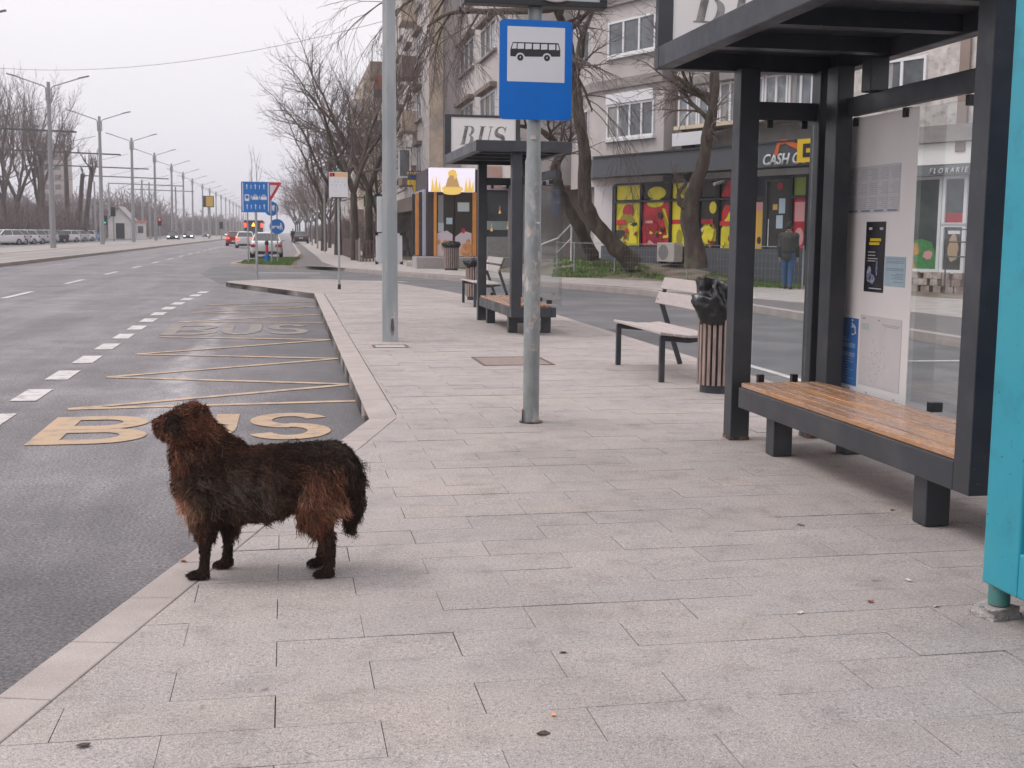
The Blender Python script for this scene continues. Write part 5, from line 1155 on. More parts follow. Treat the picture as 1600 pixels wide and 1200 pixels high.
a = at(-30, 104, 60); b = at(640, 22, 40); wire('thin dark cable crossing the sky from the left edge to the tall lamp post', [tuple(a), tuple(b)], .008, .75)
# slim inverted-L lamps on the right pavement
def make_slim():
    root = thing('street_lamp', 'x', 'street lamp', (0, 0, 0), 0, 'slim inverted-L lamps along the right pavement')
    mb = MB(); mb.tube([(0, 0, 0), (0, 0, 5.5)], [.075, .06], 8); mb.tube([(0, 0, 5.47), (-.55, 0, 5.47)], .04, 6); mb.build('pole', M['gpole'], root); mb = MB(); mb.box((-.75, 0, 5.45), (.55, .3, .10)); mb.build('lantern', M['gpole'], root, bevel=.02); return root
sl_ = make_slim()
for i, (px, Y, w_) in enumerate(((507.5, 84, 'nearest the white timetable panel'), (496, 104, 'second from the timetable panel'), (487.5, 128, 'third from the timetable panel'), (482, 150, 'fourth from the timetable panel'), (477, 174, 'farthest from the timetable panel'))):
    o = sl_ if i == 0 else copy_tree(sl_); o['label'] = 'slim inverted-L street lamp '+w_; q = at(px, 372, Y); o.location = (q.x, Y, 0)
    hgt = {0: 4.25}.get(i, 4.25); o.rotation_euler = (0, 0, math.pi)
# ------------------------------------------------------------------ bare trees
M['bark'] = mat('dark_bark', (.060, .044, .038), .9, var=.35, vscale=6, stretch=(1, 1, .3), bump=.6, bscale=30, col2=(.10, .085, .06), c2scale=4)
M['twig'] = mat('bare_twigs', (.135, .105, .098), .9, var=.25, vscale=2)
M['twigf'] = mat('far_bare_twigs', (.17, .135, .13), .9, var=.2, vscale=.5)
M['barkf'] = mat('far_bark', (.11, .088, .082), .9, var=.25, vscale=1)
class Tree:
    def __init__(s, seed): s.r = random.Random(seed); s.tr = MB(); s.cr = MB()
    def rv(s, k=1.0): return Vector((s.r.gauss(0, k), s.r.gauss(0, k), s.r.gauss(0, k)))
    def branch(s, p, d, L, r, lvl, P):
        n = 5 if lvl <= 1 else (4 if lvl == 2 else 3); pts = [p.copy()]; rad = [r]; q = p.copy(); d = d.normalized(); step = L/n
        for i in range(n):
            d = (d+s.rv(P['wig'])+Vector((0, 0, P['up'] if lvl < P['drl'] else -P['droop']))).normalized()
            q = q+d*step; pts.append(q.copy()); rad.append(max(P['rmin'], r*(1-(i+1)/n*(.55 if lvl < P['lv'] else .7))))
        sides = 8 if r > .06 else (5 if r > .02 else 3)
        (s.tr if lvl <= P['tl'] else s.cr).tube(pts, rad, sides, lvl <= P['tl'])
        if lvl >= P['lv']: return
        k = P['n'][lvl]; k = int(k) if s.r.random() > (k % 1) else int(k)+1
        for j in range(k):
            t_ = .22+.78*(j+s.r.random()*.8)/k; t_ = min(t_, .99); f_ = t_*n; i = min(int(f_), n-1); b = pts[i].lerp(pts[i+1], f_-i)
            dd = (pts[i+1]-pts[i]).normalized(); ax = s.rv().cross(dd).normalized(); a = R(s.r.uniform(*P['ang']))
            nd = (dd*math.cos(a)+ax*math.sin(a)).normalized(); Lc = L*P['k']*s.r.uniform(.6, 1.15)*(1.15-.45*t_)
            s.branch(b, nd, Lc, max(P['rmin'], rad[i]*.58), lvl+1, P)
        s.branch(pts[-1], d, L*P['k']*.9, rad[-1], lvl+1, P)
    def stem(s, pts, rad, P, kids, L, frm=.35):   # explicit trunk line with limbs growing from it
        pts = [Vector(p) for p in pts]; fine = []; fr = []
        for i in range(len(pts)-1):
            for k in range(4):
                t_ = k/4; p0 = pts[max(i-1, 0)]; p1 = pts[i]; p2 = pts[i+1]; p3 = pts[min(i+2, len(pts)-1)]
                q = ((p1*2)+(p2-p0)*t_+(p0*2-p1*5+p2*4-p3)*t_*t_+(p1*3-p0-p2*3+p3)*t_**3)*.5; fine.append(q+s.rv(.012)); fr.append(rad[i]*(1-t_)+rad[i+1]*t_)
        fine.append(pts[-1]); fr.append(rad[-1])
        s.tr.tube(fine, [r_*s.r.uniform(.92, 1.08) for r_ in fr], 12)
        for j in range(kids):
            t_ = frm+(1-frm)*(j+s.r.random())/kids; f_ = min(t_*(len(fine)-1), len(fine)-1.01); i = int(f_); b = fine[i].lerp(fine[i+1], f_-i); dd = (fine[i+1]-fine[i]).normalized()
            ax = s.rv().cross(dd).normalized(); a = R(s.r.uniform(35, 75)); s.branch(b, (dd*math.cos(a)+ax*math.sin(a)), L*s.r.uniform(.6, 1.1), fr[i]*.5, 1, P)
        return fine
    def done(s, label, group=None, far=False, name='bare_tree', loc=None):
        root = thing(name, label, 'tree', (0, 0, 0), 0, group)
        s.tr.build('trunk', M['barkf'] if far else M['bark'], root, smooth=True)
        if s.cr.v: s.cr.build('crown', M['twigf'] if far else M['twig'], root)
        return root
def PR_(lv=4, n=(4, 5, 4, 3, 3), ang=(22, 50), k=.62, wig=.10, up=.06, droop=.02, drl=9, rmin=.006, tl=1):
    return dict(lv=lv, n=n, ang=ang, k=k, wig=wig, up=up, droop=droop, drl=drl, rmin=rmin, tl=tl)
def std_tree(x, y, z, h, seed, label, group=None, far=False, P=None, lean=(0, 0), r=None, forks=3, fk=.30, spread=.55):
    T = Tree(seed); P = P or PR_(); hb = h*fk; r = r or h*.017
    top = Vector((lean[0]*hb, lean[1]*hb, hb)); pts = [Vector((0, 0, -.1)), Vector((lean[0]*hb*.4, lean[1]*hb*.4, hb*.5)), top]
    T.tr.tube(pts, [r*1.2, r, r*.85], 10)
    a0 = T.r.uniform(0, 6.28)
    for i in range(forks):
        a = a0+i*6.283/forks+T.r.uniform(-.3, .3); d = Vector((math.cos(a)*spread, math.sin(a)*spread, 1))
        T.branch(top, d, h*.36, r*.62, 1, P)
    o = T.done(label, group, far); o.location = (x, y, z); return o
# near trees by the shops; trunks traced at their real distance
def A_(px, py, Y, off=0.0): return at(px, py, Y)
DRO = PR_(lv=4, n=(4, 4, 4, 3, 3), ang=(20, 55), k=.66, wig=.12, up=.02, droop=.07, drl=3, rmin=.0045)
T = Tree(31)
fa = T.stem([A_(990, 414, 36.6), A_(962, 385, 36.6), A_(932, 352, 36.5), A_(913, 305, 36.3), A_(914, 240, 36), A_(905, 185, 35.8), A_(897, 120, 35.5), A_(885, 55, 35), A_(868, 10, 34.5), A_(850, -60, 34)], [.34, .27, .23, .21, .19, .17, .15, .13, .11, .08], DRO, 8, 2.0, .6)
# long limbs reaching left over the platform, with drooping twigs
for (pts, rad) in (([A_(868, 12, 34.5), A_(800, 18, 33), A_(740, 18, 32), A_(700, 22, 31.5), A_(668, 42, 31)], [.11, .09, .07, .05, .03]), ([A_(868, 10, 34.5), A_(800, -40, 33), A_(715, -30, 32), A_(640, 2, 31), A_(618, 25, 30.5)], [.10, .08, .06, .04, .02]),
                   ([A_(850, -60, 34), A_(760, -70, 33), A_(690, -60, 32.5)], [.08, .06, .03]), ([A_(895, 110, 35.5), A_(915, 145, 35), A_(925, 175, 34.8)], [.06, .04, .02])):
    T.stem(pts, rad, PR_(lv=4, n=(4, 4, 4, 3, 3), ang=(12, 42), k=.68, wig=.11, up=0, droop=.15, drl=1, rmin=.004), 8 if rad[0] > .09 else 4, 2.0, .25)
T.done('leaning dark tree with a curved trunk rising from the grass left of the air conditioner')
T = Tree(32)
T.stem([A_(925, 402, 39.5), A_(915, 375, 39.3), A_(893, 335, 39), A_(876, 300, 38.8), A_(868, 262, 38.5), A_(874, 240, 38.3), A_(860, 215, 38), A_(835, 200, 37.8), A_(800, 196, 37.5)], [.24, .20, .18, .17, .16, .14, .11, .08, .05], DRO, 8, 1.5, .5)
T.done('dark arched tree stem between the farther shelter and the leaning tree')
T = Tree(33)
T.stem([A_(1088, 418, 32.5), A_(1084, 380, 32.5), A_(1076, 335, 32.4), A_(1086, 295, 32.3), A_(1098, 255, 32.2), A_(1107, 205, 32), A_(1115, 160, 31.9), A_(1117, 112, 31.8), A_(1122, 60, 31.5), A_(1130, -20, 31)], [.34, .28, .25, .20, .17, .16, .14, .13, .11, .07], DRO, 9, 1.8, .5)
T.stem([A_(1110, 150, 31.9), A_(1080, 138, 31.7), A_(1060, 122, 31.5), A_(1052, 118, 31.4)], [.08, .06, .05, .02], DRO, 4, .9, .3)
T.stem([A_(1076, 330, 32.4), A_(1060, 312, 32.2), A_(1072, 285, 32.2)], [.10, .07, .05], DRO, 1, .5, .5)
T.done('thick knotted tree in front of the yellow shop windows')
# street trees on the right beyond the islet
ST = PR_(lv=5, n=(4, 4, 4, 4, 3), ang=(26, 58), k=.64, wig=.13, up=.05, rmin=.006)
st_lab = [(555, 60, 8.0, 41, (-.02, 0), 'bare street tree behind the low lattice fence, tallest against the sky'), (575, 64, 12.8, 42, (.02, 0), 'bare street tree just right of the tallest one, in front of the brick-topped block'),
          (528, 74, 12.0, 43, (.0, 0), 'bare street tree above the timetable panel'), (506, 90, 12.0, 44, (0, 0), 'bare street tree above the nearest slim curved lamp'), (590, 70, 8.5, 45, (.0, 0), 'smaller bare tree half hidden by the tall lamp post')]
grp = 'bare street trees along the right pavement'
for px, Y, h, sd, ln, lab in st_lab:
    q = at(px, 372, Y); std_tree(q.x, Y, 0, {555: 11.6}.get(px, h), sd, lab, grp, P=ST, lean=ln, forks=4, fk=.28, spread=.52)
base = std_tree(0, 0, 0, 12.5, 47, 'x', grp, far=True, P=PR_(lv=4, n=(4, 4, 4, 4), ang=(24, 60), k=.66, wig=.13, up=.05, rmin=.011), forks=5, fk=.2, spread=.8, r=.15)
for i, (px, Y, sc, rz) in enumerate(((506, 108, .95, 0), (496, 126, 1.0, 1.4), (487, 148, 1.0, 2.9), (480, 172, 1.05, 4.0), (473, 198, 1.1, 5.2), (464, 228, 1.15, .7), (461, 262, 1.2, 2.2), (458.5, 300, 1.2, 3.6))):
    o = base if i == 0 else copy_tree(base); q = at(px, 366, Y); o.location = (q.x+.5, Y, 0); o.rotation_euler = (0, 0, rz); o.scale = (sc, sc, sc)
    o['label'] = 'one of the bare street trees merging into a brown mass down the right pavement'
# young thin tree on the islet
q = at(400, 400, 62); o = std_tree(q.x, 62, 0, 5.2, 55, 'thin young bare tree rising above the lane sign', P=PR_(lv=3, n=(3, 4, 3), ang=(12, 30), k=.5, wig=.06, up=.12, rmin=.006), forks=2, fk=.5, spread=.2, r=.035, far=True)
# trees on the far left
LT = PR_(lv=5, n=(4, 4, 4, 4, 3.5), ang=(14, 42), k=.66, wig=.11, up=.09, rmin=.013)
for (px, Y, h, sd, lab) in ((8, 150, 20, 61, 'tall bare tree at the left edge beyond the avenue'), (30, 165, 22.5, 62, 'tall bare tree left of the nearest whole double-armed lamp post'), (62, 170, 22, 63, 'tall bare tree directly behind the nearest whole double-armed lamp post')):
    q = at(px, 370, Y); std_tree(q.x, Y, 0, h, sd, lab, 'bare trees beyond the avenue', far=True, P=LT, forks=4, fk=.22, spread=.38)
def pollard(px, Y, h, hp, sd, lab, ln=0.0):
    q = at(px, 372, Y); T = Tree(sd); top = Vector((ln, 0, hp)); T.tr.tube([Vector((0, 0, 0)), Vector((ln*.5, 0, hp*.5)), top], [.38, .33, .28], 9)
    P = PR_(lv=4, n=(4, 4, 4, 3), ang=(12, 35), k=.6, wig=.09, up=.14, rmin=.02, tl=0)
    for i in range(5):
        a = i*1.26+T.r.random(); T.branch(top-Vector((0, 0, T.r.uniform(0, hp*.2))), Vector((math.cos(a)*.5, math.sin(a)*.5, 1)), (h-hp)*.5, .10, 1, P)
    o = T.done(lab, 'bare trees beyond the avenue', True, 'pollarded_tree'); o.location = (q.x, Y, 0)
pollard(69, 160, 15, 10.3, 71, 'pollarded tree with a thick cut fork right behind the nearest lamp post'); pollard(107, 180, 18.5, 12.5, 72, 'pollarded tree with a dark thick trunk between the first two whole lamp posts')
pollard(121, 178, 10.5, 9.2, 73, 'short cut-topped leaning trunk next to the thick dark one', 1.0); pollard(131, 176, 14, 10, 74, 'leaning pollarded tree left of the second whole lamp post', 1.4)
# brush thickets: uncountable
def thicket(name, lab, x0, x1, y0, y1, h, n, seed, z=0, r_=.03, m_=None):
    rr = random.Random(seed); mb = MB()
    for _ in range(n):
        x, y = rr.uniform(x0, x1), rr.uniform(y0, y1); p = Vector((x, y, z)); d = Vector((rr.gauss(0, .28), rr.gauss(0, .28), 1)).normalized(); L_ = h*rr.uniform(.45, 1.0)*(.75+.4*noise.noise(Vector((x*.12, y*.12, seed))))
        q = p+d*L_*.5; q2 = q+(d+Vector((rr.gauss(0, .3), rr.gauss(0, .3), 0))).normalized()*L_*.5
        mb.tube([p, q, q2], [r_, r_*.8, r_*.4], 3, False)
        for k in range(4):
            b = p.lerp(q2, rr.uniform(.3, .95)); e_ = b+Vector((rr.gauss(0, .5), rr.gauss(0, .5), rr.uniform(.2, 1)))*L_*.22; mb.tube([b, e_], [r_*.6, r_*.35], 3, False)
    return tag(mb.build(name, m_ or M['twigf']), lab, 'brush', kind='stuff')
thicket('brush', 'brown leafless brush behind the parked cars on the far left', -62, -28, 148, 185, 6.5, 4200, 3, r_=.05)
thicket('brush', 'low brown leafless growth along the far side of the avenue', -60, -32, 215, 330, 8.0, 2600, 4, r_=.08)
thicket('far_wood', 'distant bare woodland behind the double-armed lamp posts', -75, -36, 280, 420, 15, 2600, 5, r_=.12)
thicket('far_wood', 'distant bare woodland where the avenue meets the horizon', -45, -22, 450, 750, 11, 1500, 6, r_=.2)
thicket('hedge_brush', 'dark bare hedge at the foot of the trees on the right pavement', 5.2, 7.6, 70, 300, 4.0, 3600, 7, r_=.025)
# ------------------------------------------------------------------ far small buildings
M['plaster_w'] = mat('white_plaster', (.56, .53, .52), .9, var=.1, vscale=.6)
def hut(lab, px, Y, w_, dpt, hw, hr, name='house'):
    q = at(px, 370, Y); root = thing(name, lab, 'house', (q.x, Y, 0))
    mb = MB(); a, b = w_/2, dpt/2; mb.add([(-a, -b, 0), (a, -b, 0), (a, -b, hw), (0, -b, hr), (-a, -b, hw), (-a, b, 0), (a, b, 0), (a, b, hw), (0, b, hr), (-a, b, hw)], [(0, 1, 2, 3, 4), (9, 8, 7, 6, 5), (0, 4, 9, 5), (1, 6, 7, 2)]); mb.build('wall', M['plaster_w'], root)
    mb = MB(); mb.beam((a+.3, -b-.3, hw-.15), (a+.3, -b-.3, hw-.14), .01, .01); mb = MB()
    mb.add([(a+.3, -b-.4, hw-.25), (0, -b-.4, hr+.08), (0, b+.4, hr+.08), (a+.3, b+.4, hw-.25), (a+.3, -b-.4, hw-.1), (0, -b-.4, hr+.25), (0, b+.4, hr+.25), (a+.3, b+.4, hw-.1)], [(0, 3, 2, 1), (4, 5, 6, 7), (0, 1, 5, 4), (2, 3, 7, 6), (0, 4, 7, 3)])
    mb.add([(-a-.3, -b-.4, hw-.25), (0, -b-.4, hr+.08), (0, b+.4, hr+.08), (-a-.3, b+.4, hw-.25), (-a-.3, -b-.4, hw-.1), (0, -b-.4, hr+.25), (0, b+.4, hr+.25), (-a-.3, b+.4, hw-.1)], [(0, 1, 2, 3), (4, 7, 6, 5), (0, 4, 5, 1), (2, 6, 7, 3), (0, 3, 7, 4)])
    mb.build('roof', mat('grey_roof', (.30, .28, .28), .8), root); mb = MB(); mb.b2((-.3*a, -b-.05, 0), (.5*a, -b+.02, 2.6)); mb.build('door', M['ink'], root); return root
hut('small white gabled house between the second and third whole double-armed posts', 191.5, 215, 3.5, 8, 3.3, 5.2)
q = at(221, 368, 200); k = thing('kiosk', 'small pale kiosk right of the white gabled house', 'kiosk', (q.x, 200, 0)); mb = MB(); mb.b2((-.65, -1, 0), (.65, 1, 2.6)); mb.build('body', M['plaster_w'], k); mb = MB(); mb.b2((-.75, -1.1, 2.6), (.75, 1.1, 3.0)); mb.build('roof', mat('pink_roof', (.45, .22, .2), .7), k); mb = MB(); mb.b2((-.4, -1.06, 1.0), (.4, -.99, 2.1)); mb.build('window', M['pane'], k)
# billboard
q = at(327, 366, 235); bb = thing('billboard', 'small yellow and dark billboard raised on a post over the avenue', 'billboard', (q.x, 235, 0)); mb = MB(); mb.tube([(0, 0, 0), (0, 0, 6.6)], .2, 8); mb.build('post', M['gpole'], bb)
mb = MB(); mb.b2((-1.0, -.25, 5.9), (1.0, .25, 8.0)); p_ = mb.build('panel_box', M['ink'], bb); mb = MB(); mb.b2((-.45, -.3, 6.05), (.85, -.26, 7.85)); mb.build('yellow_face', mat('billboard_yellow', (.55, .36, .05), .5), p_)
# traffic signals
def signal(lab, px, Y, h, lit):
    q = at(px, 366, Y); t_ = thing('traffic_light', lab, 'traffic light', (q.x, Y, 0), 0, 'traffic lights at the far junction'); mb = MB(); mb.tube([(0, 0, 0), (0, 0, h)], .09, 8); mb.build('pole', M['gpole'], t_); mb = MB(); mb.b2((-.28, -.2, h-1.2), (.28, .2, h)); o = mb.build('signal_box', M['ink'], t_, bevel=.03)
    mb = MB(); mb.tube([(0, -.26, h-.25 if lit != 'g' else h-.95), (0, -.19, h-.25 if lit != 'g' else h-.95)], .13, 12); mb.build('lens', {'r': M['lamplit'], 'g': mat('green_lit', (.1, .6, .3), .3, emit=(.1, 1, .45), estr=.5)}.get(lit, M['ink']), o)
signal('traffic light beside the white gabled house', 178, 165, 4.4, 'o'); signal('traffic light left of the second whole double-armed post', 165, 175, 3.4, 'g'); signal('traffic light with a red lens near the oncoming cars', 250, 200, 3.4, 'r')
signal('tiny traffic light right of the yellow billboard', 346, 210, 3.0, 'o')
# far slab block behind the left trees
q = at(94, 366, 420); fb = thing('apartment_block', 'pale high-rise block faint behind the bare trees on the far left', 'building', (q.x, 420, 0)); mb = MB(); mb.b2((-3.2, -8, 0), (3.2, 8, 29)); mb.build('wall', mat('far_block_wall', (.40, .33, .30), .9, var=.1, vscale=.1), fb)
for r_ in range(8):
    for c_ in range(2):
        if (r_*5+c_) % 1 == 0: mb = MB(); mb.b2((-2.8+c_*3.2, -8.06, 2+r_*3.1), (-.9+c_*3.2, -7.99, 3.6+r_*3.1)); mb.build('window', M['pane'], fb)
q = at(150, 366, 300); fb = thing('apartment_block', 'low pale building past the parked cars', 'building', (q.x-2, 300, 0)); mb = MB(); mb.b2((-9, -5, 0), (8, 5, 7)); mb.build('wall', mat('low_block_wall', (.36, .34, .34), .9), fb)
for c_ in range(5): mb = MB(); mb.b2((-8+c_*3.2, -5.06, 3.6), (-6.2+c_*3.2, -4.99, 5.2)); mb.build('window', M['pane'], fb)
# ------------------------------------------------------------------ facade frame of the near block
FO = Vector((OF.x, OF.y, 0)); FE = Vector((EF.x, EF.y, 0)); FN = Vector((NF.x, NF.y, 0))
FM = Matrix(((FE.x, -FN.x, 0, FO.x), (FE.y, -FN.y, 0, FO.y), (0, 0, 1, 0), (0, 0, 0, 1)))   # local x along facade (to the right), local y into the wall
def fs(px, py, off=0.0):
    d = ray(px, py); o_ = FO+FN*off; t_ = (o_-CAM).dot(FN)/d.dot(FN); p = CAM+d*t_; return ((p-FO).dot(FE), p.z)
M['w1'] = mat('grey_render', (.40, .36, .345), .9, var=.12, vscale=.8, col2=(.50, .46, .44), c2scale=.9, c2thr=(.4, .65), stretch=(1, 1, .5), grain=[(1.3, (.24, .22, .21), .6, .75, .5)])
M['w2'] = mat('pink_grey_render', (.455, .42, .405), .9, var=.12, vscale=.7, grain=[(2, (.3, .26, .25), .6, .75, .4)])
M['w3'] = mat('rough_stucco', (.50, .465, .44), .95, var=.22, vscale=3.5, bump=1.0, bscale=7, grain=[(6, (.25, .23, .22), .55, .7, .6)])
M['w4'] = mat('brown_pier', (.25, .19, .165), .9, var=.15, vscale=1); M['cream'] = mat('cream_band', (.60, .51, .39), .85, var=.1, vscale=1)
M['band'] = mat('stained_concrete_band', (.26, .235, .225), .9, var=.25, vscale=1.6, stretch=(.4, .4, 1.5)); M['fascia'] = mat('shop_fascia', (.075, .08, .09), .5, var=.06, vscale=1)
M['frame'] = mat('window_frame_white', (.68, .68, .70), .5); M['brown'] = mat('brown_lintel', (.20, .155, .13), .8, var=.1, vscale=.8); M['brick'] = mat('red_brick', (.32, .11, .075), .9, var=.2, vscale=3)
M['doorred'] = mat('dark_red_door', (.22, .025, .035), .6); M['cream2'] = mat('pale_ochre_render', (.56, .46, .36), .9, var=.2, vscale=1, col2=(.42, .36, .31), c2scale=1.5)
M['curtain'] = mat('net_curtain', (.30, .29, .28), .9, var=.3, vscale=3, stretch=(4, 4, .4))
blk = thing('apartment_block', 'weathered grey apartment block with a shop row at street level on the right', 'building', (OF.x, OF.y, 0)); blk.matrix_world = FM
FMI = FM.inverted()
def fb2(name, a, b, m_, par=None, bev=0): mb = MB(); mb.b2(a, b); return mb.build(name, m_, par or blk, bevel=bev)
def window(par, x0, x1, z0, z1, y, n=3, m_=None, sill=True, cur=False, bar=None):
    """frame with real depth, glass behind it; y is the wall face (towards the street is -y)"""
    mb = MB(); t_ = .07
    mb.b2((x0, y-.05, z0), (x0+t_, y+.02, z1)); mb.b2((x1-t_, y-.05, z0), (x1, y+.02, z1)); mb.b2((x0+t_, y-.05, z0), (x1-t_, y+.02, z0+t_)); mb.b2((x0+t_, y-.05, z1-t_), (x1-t_, y+.02, z1))
    for i in range(1, n): xx = x0+(x1-x0)*i/n; mb.b2((xx-t_*.6, y-.045, z0+t_), (xx+t_*.6, y+.02, z1-t_))
    if bar: mb.b2((x0+t_, y-.043, z0+(z1-z0)*bar-.03), (x1-t_, y+.018, z0+(z1-z0)*bar+.03))
    o = mb.build('window', M['frame'], par)
    mb = MB(); mb.b2((x0+.02, y-.012, z0+.02), (x1-.02, y-.004, z1-.02)); mb.build('pane', m_ or M['pane'], o)
    if cur: mb = MB(); mb.b2((x0+.1, y-.016, z0+.08), (x0+(x1-x0)*.3, y-.0125, z1-.08)); mb.build('curtain', M['curtain'], o)
    if sill: mb = MB(); mb.b2((x0-.08, y-.14, z0-.09), (x1+.08, y+.01, z0-.005)); mb.build('sill', M['frame'], o)
    return o
# levels
def lv(px, py): return fs(px, py)[1]
def sx(px, py=250): return fs(px, py)[0]
S0, S1 = sx(893), sx(1546)
ZF = 4.15
# upper walls: left bay, recess pier, glazed balcony zone, stucco bay
xa, xb, xc, xd, xe = sx(925), sx(1036), sx(1051), sx(1303), sx(1546)
zTop = 22.0
fb2('wall', (S0-.0, .9, -.5), (xe, 9, zTop), M['w1'])
mbay = MB(); mbay.prism([(S0-1.3, .9), (xa+.05, 0), (xb, 0), (xb+.15, .9)], 3.0, zTop); mbay.build('bay', M['w2'], blk)
fb2('pier', (xb+.16, .35, 3.1), (xc, .9, zTop), M['w4'])
Z1a, Z1b = lv(985, 215), lv(985, 160); Z2a, Z2b = lv(985, 84), lv(985, 25); ST_ = Z2a-Z1a
for k in range(5):
    dz = ST_*k
    window(blk, sx(948), sx(1021), Z1a+dz, Z1b+dz, -.001, 3 if k % 2 else 4, cur=(k % 2 == 0)); 
    if k == 0: fb2('shutter_box', (sx(948), -.09, Z1b+.01), (sx(1021), -.002, Z1b+.35), M['frame'])
    mb = MB(); zb = Z2a-.75+ST_*(k); mb.prism([(S0-1.45, .95), (xa, -.12), (xb+.02, -.12), (xb+.2, .95)], zb-.32, zb); mb.build('ledge', M['band'], blk)
    # window on the angled flank of the bay
    p0, p1 = Vector((S0-1.3, .9, 0)), Vector((xa+.05, 0, 0)); d_ = (p1-p0).normalized(); w_ = thing('window_group', None, None); bpy.data.objects.remove(w_)
    mb = MB(); a_, c_ = p0.lerp(p1, .30), p0.lerp(p1, .80); nr = Vector((-d_.y, d_.x, 0)); nr = nr if nr.y < 0 else -nr
    for q0, q1, z0, z1 in ((a_, c_, Z1a+dz, Z1a+dz+.07), (a_, c_, Z1b+dz-.07, Z1b+dz)): mb.beam(q0+nr*.02+Vector((0, 0, (z0+z1)/2)), q1+nr*.02+Vector((0, 0, (z0+z1)/2)), .06, .07)
    for t_ in (.0, .5, 1.0): q0 = a_.lerp(c_, t_)+nr*.02; mb.beam(q0+Vector((0, 0, Z1a+dz)), q0+Vector((0, 0, Z1b+dz)), .06, .06, (d_.x, d_.y, 0))
    o = mb.build('window', M['frame'], blk); mb = MB(); mb.beam(a_+nr*.005+Vector((0, 0, (Z1a+Z1b)/2+dz)), c_+nr*.005+Vector((0, 0, (Z1a+Z1b)/2+dz)), .02, Z1b-Z1a-.1); mb.build('pane', M['pane'], o)
# glazed balconies between pier and stucco bay
for k in range(5):
    z0 = lv(1060, 203)+ST_*k; z1 = lv(1060, 112)+ST_*k
    fb2('parapet', (xc+.01, .0, z0-1.15 if k else ZF+.62), (xd, .9, z0), M['cream'] if k == 0 else M['w2'])
    if k: fb2('slab_edge', (xc+.01, -.05, z0-1.4), (xd, .85, z0-1.16), M['band'])
    n = 7
    for j in range(n):
        x0 = xc+.02+(xd-xc-.04)*j/n; x1 = xc+.02+(xd-xc-.04)*(j+1)/n-.04
        window(blk, x0, x1, z0+.01, z1, .2, 2, M['pane2'], False, bar=.70, cur=(j in (2, 5)))
    fb2('lintel', (xc+.01, .05, z1+.01), (xd, .9, z1+ST_-1.42-(z1-z0)+.01 if False else z0+ST_-1.41), M['w1'])
fb2('white_patch', (sx(1050), -.02, lv(1060, 228)), (sx(1100), -.001, lv(1060, 208)), M['frame'])
# stucco bay
fb2('stucco_bay', (xd+.01, -.25, 3.35), (xe, .9, zTop), M['w3'])
for k in range(5):
    za, zb = lv(1415, 150)+ST_*k, lv(1415, 100)+ST_*k
    window(blk, sx(1378), sx(1452), za, zb+.1, -.251, 2, cur=True)
    fb2('ledge', (xd, -.36, za+1.75), (xe+.02, -.2, za+1.95), M['band'])
fb2('drain_strip', (sx(1505), -.33, 3.4), (sx(1520), -.26, zTop), M['w4'])
# ground floor: shopfront
gF = thing('shop', 'dark grey shop with yellow and red window posters under a wide fascia', 'shop front', (OF.x, OF.y, 0)); gF.matrix_world = FM
def g2(name, a, b, m_, par=None): mb = MB(); mb.b2(a, b); return mb.build(name, m_, par or gF)
xs1 = sx(1296)
FZ0, FZ1 = fs(1000, 273, .75)[1], fs(1000, 241, .75)[1]; print('FZ', FZ0, FZ1, fs(926, 246, .75), fs(926, 276, .75), fs(1146, 229.6, .75), fs(1146, 265, .75)); mb = MB(); mb.prism([(sx(918), .1), (fs(927, 260, .75)[0], -.75), (xs1, -.75), (xs1, .1)], FZ0, FZ1); fas = mb.build('fascia', M['fascia'], gF)
fas_top = g2('fascia_cap', (fs(927, 260, .75)[0], -.8, FZ1+.002), (xs1, .0, FZ1+.05), M['anth'], fas)
text('CASH CO', basis((0, 0, 0), (1, 0, 0), (0, 0, 1)), .42, M['white'], fas, 'lettering', .03, shear=.25, off=.02, align='LEFT', sx=.95).location = (fs(1192, 240, .75)[0], -.752, fs(1200, 258, .75)[1])
mb = MB(); X_ = fs(1216, 230, .75)[0]; Zs = fs(1216, 243, .75)[1]; Mx = basis((0, -.752, 0), (1, 0, 0), (0, 0, 1)); mb.pl([(X_+q[0]*.72, Zs+q[1]*.6) for q in ((.0, .0), (.12, .48), (.4, .52), (1.3, .08), (1.3, .35), (.45, .72), (0, .68), (-.18, .02))], Mx, .03); mb.build('orange_swoosh', mat('emblem_orange', (.62, .13, .03), .5), fas)
X_ = fs(1247, 240, .79)[0]; Zs = fs(1250, 254, .79)[1]; mb = MB(); mb.pl([(X_, Zs), (X_+.75, Zs), (X_+.75, Zs+.62), (X_, Zs+.62)], basis((0, -.79, 0), (1, 0, 0), (0, 0, 1)), .04); mb.build('yellow_emblem', mat('emblem_yellow', (.75, .48, .02), .5), fas); mb = MB(); mb.pl([(X_+q[0]*.55, Zs+.13+q[1]*.8) for q in ((.4, 0), (.9, 0), (.9, .15), (.6, .15), (.6, .3), (.9, .3), (.9, .45), (.4, .45))], basis((0, -.832, 0), (1, 0, 0), (0, 0, 1)), .01); mb.build('emblem_mark', M['ink'], fas)
g2('plinth', (sx(945), -.10, -.4), (xs1, .15, .98), M['fascia']); g2('back_wall', (sx(926), .3, .2), (xs1, .5, 3.1), M['ink'])
g2('side_white_panel', (sx(929, 330)-.0, -.02, .55), (sx(957, 330), .1, 3.0), mat('pale_panel', (.55, .52, .53), .6))
PYY = M['yellow']; PRR = M['shopred']; dk = mat('poster_dark', (.03, .025, .02), .5)
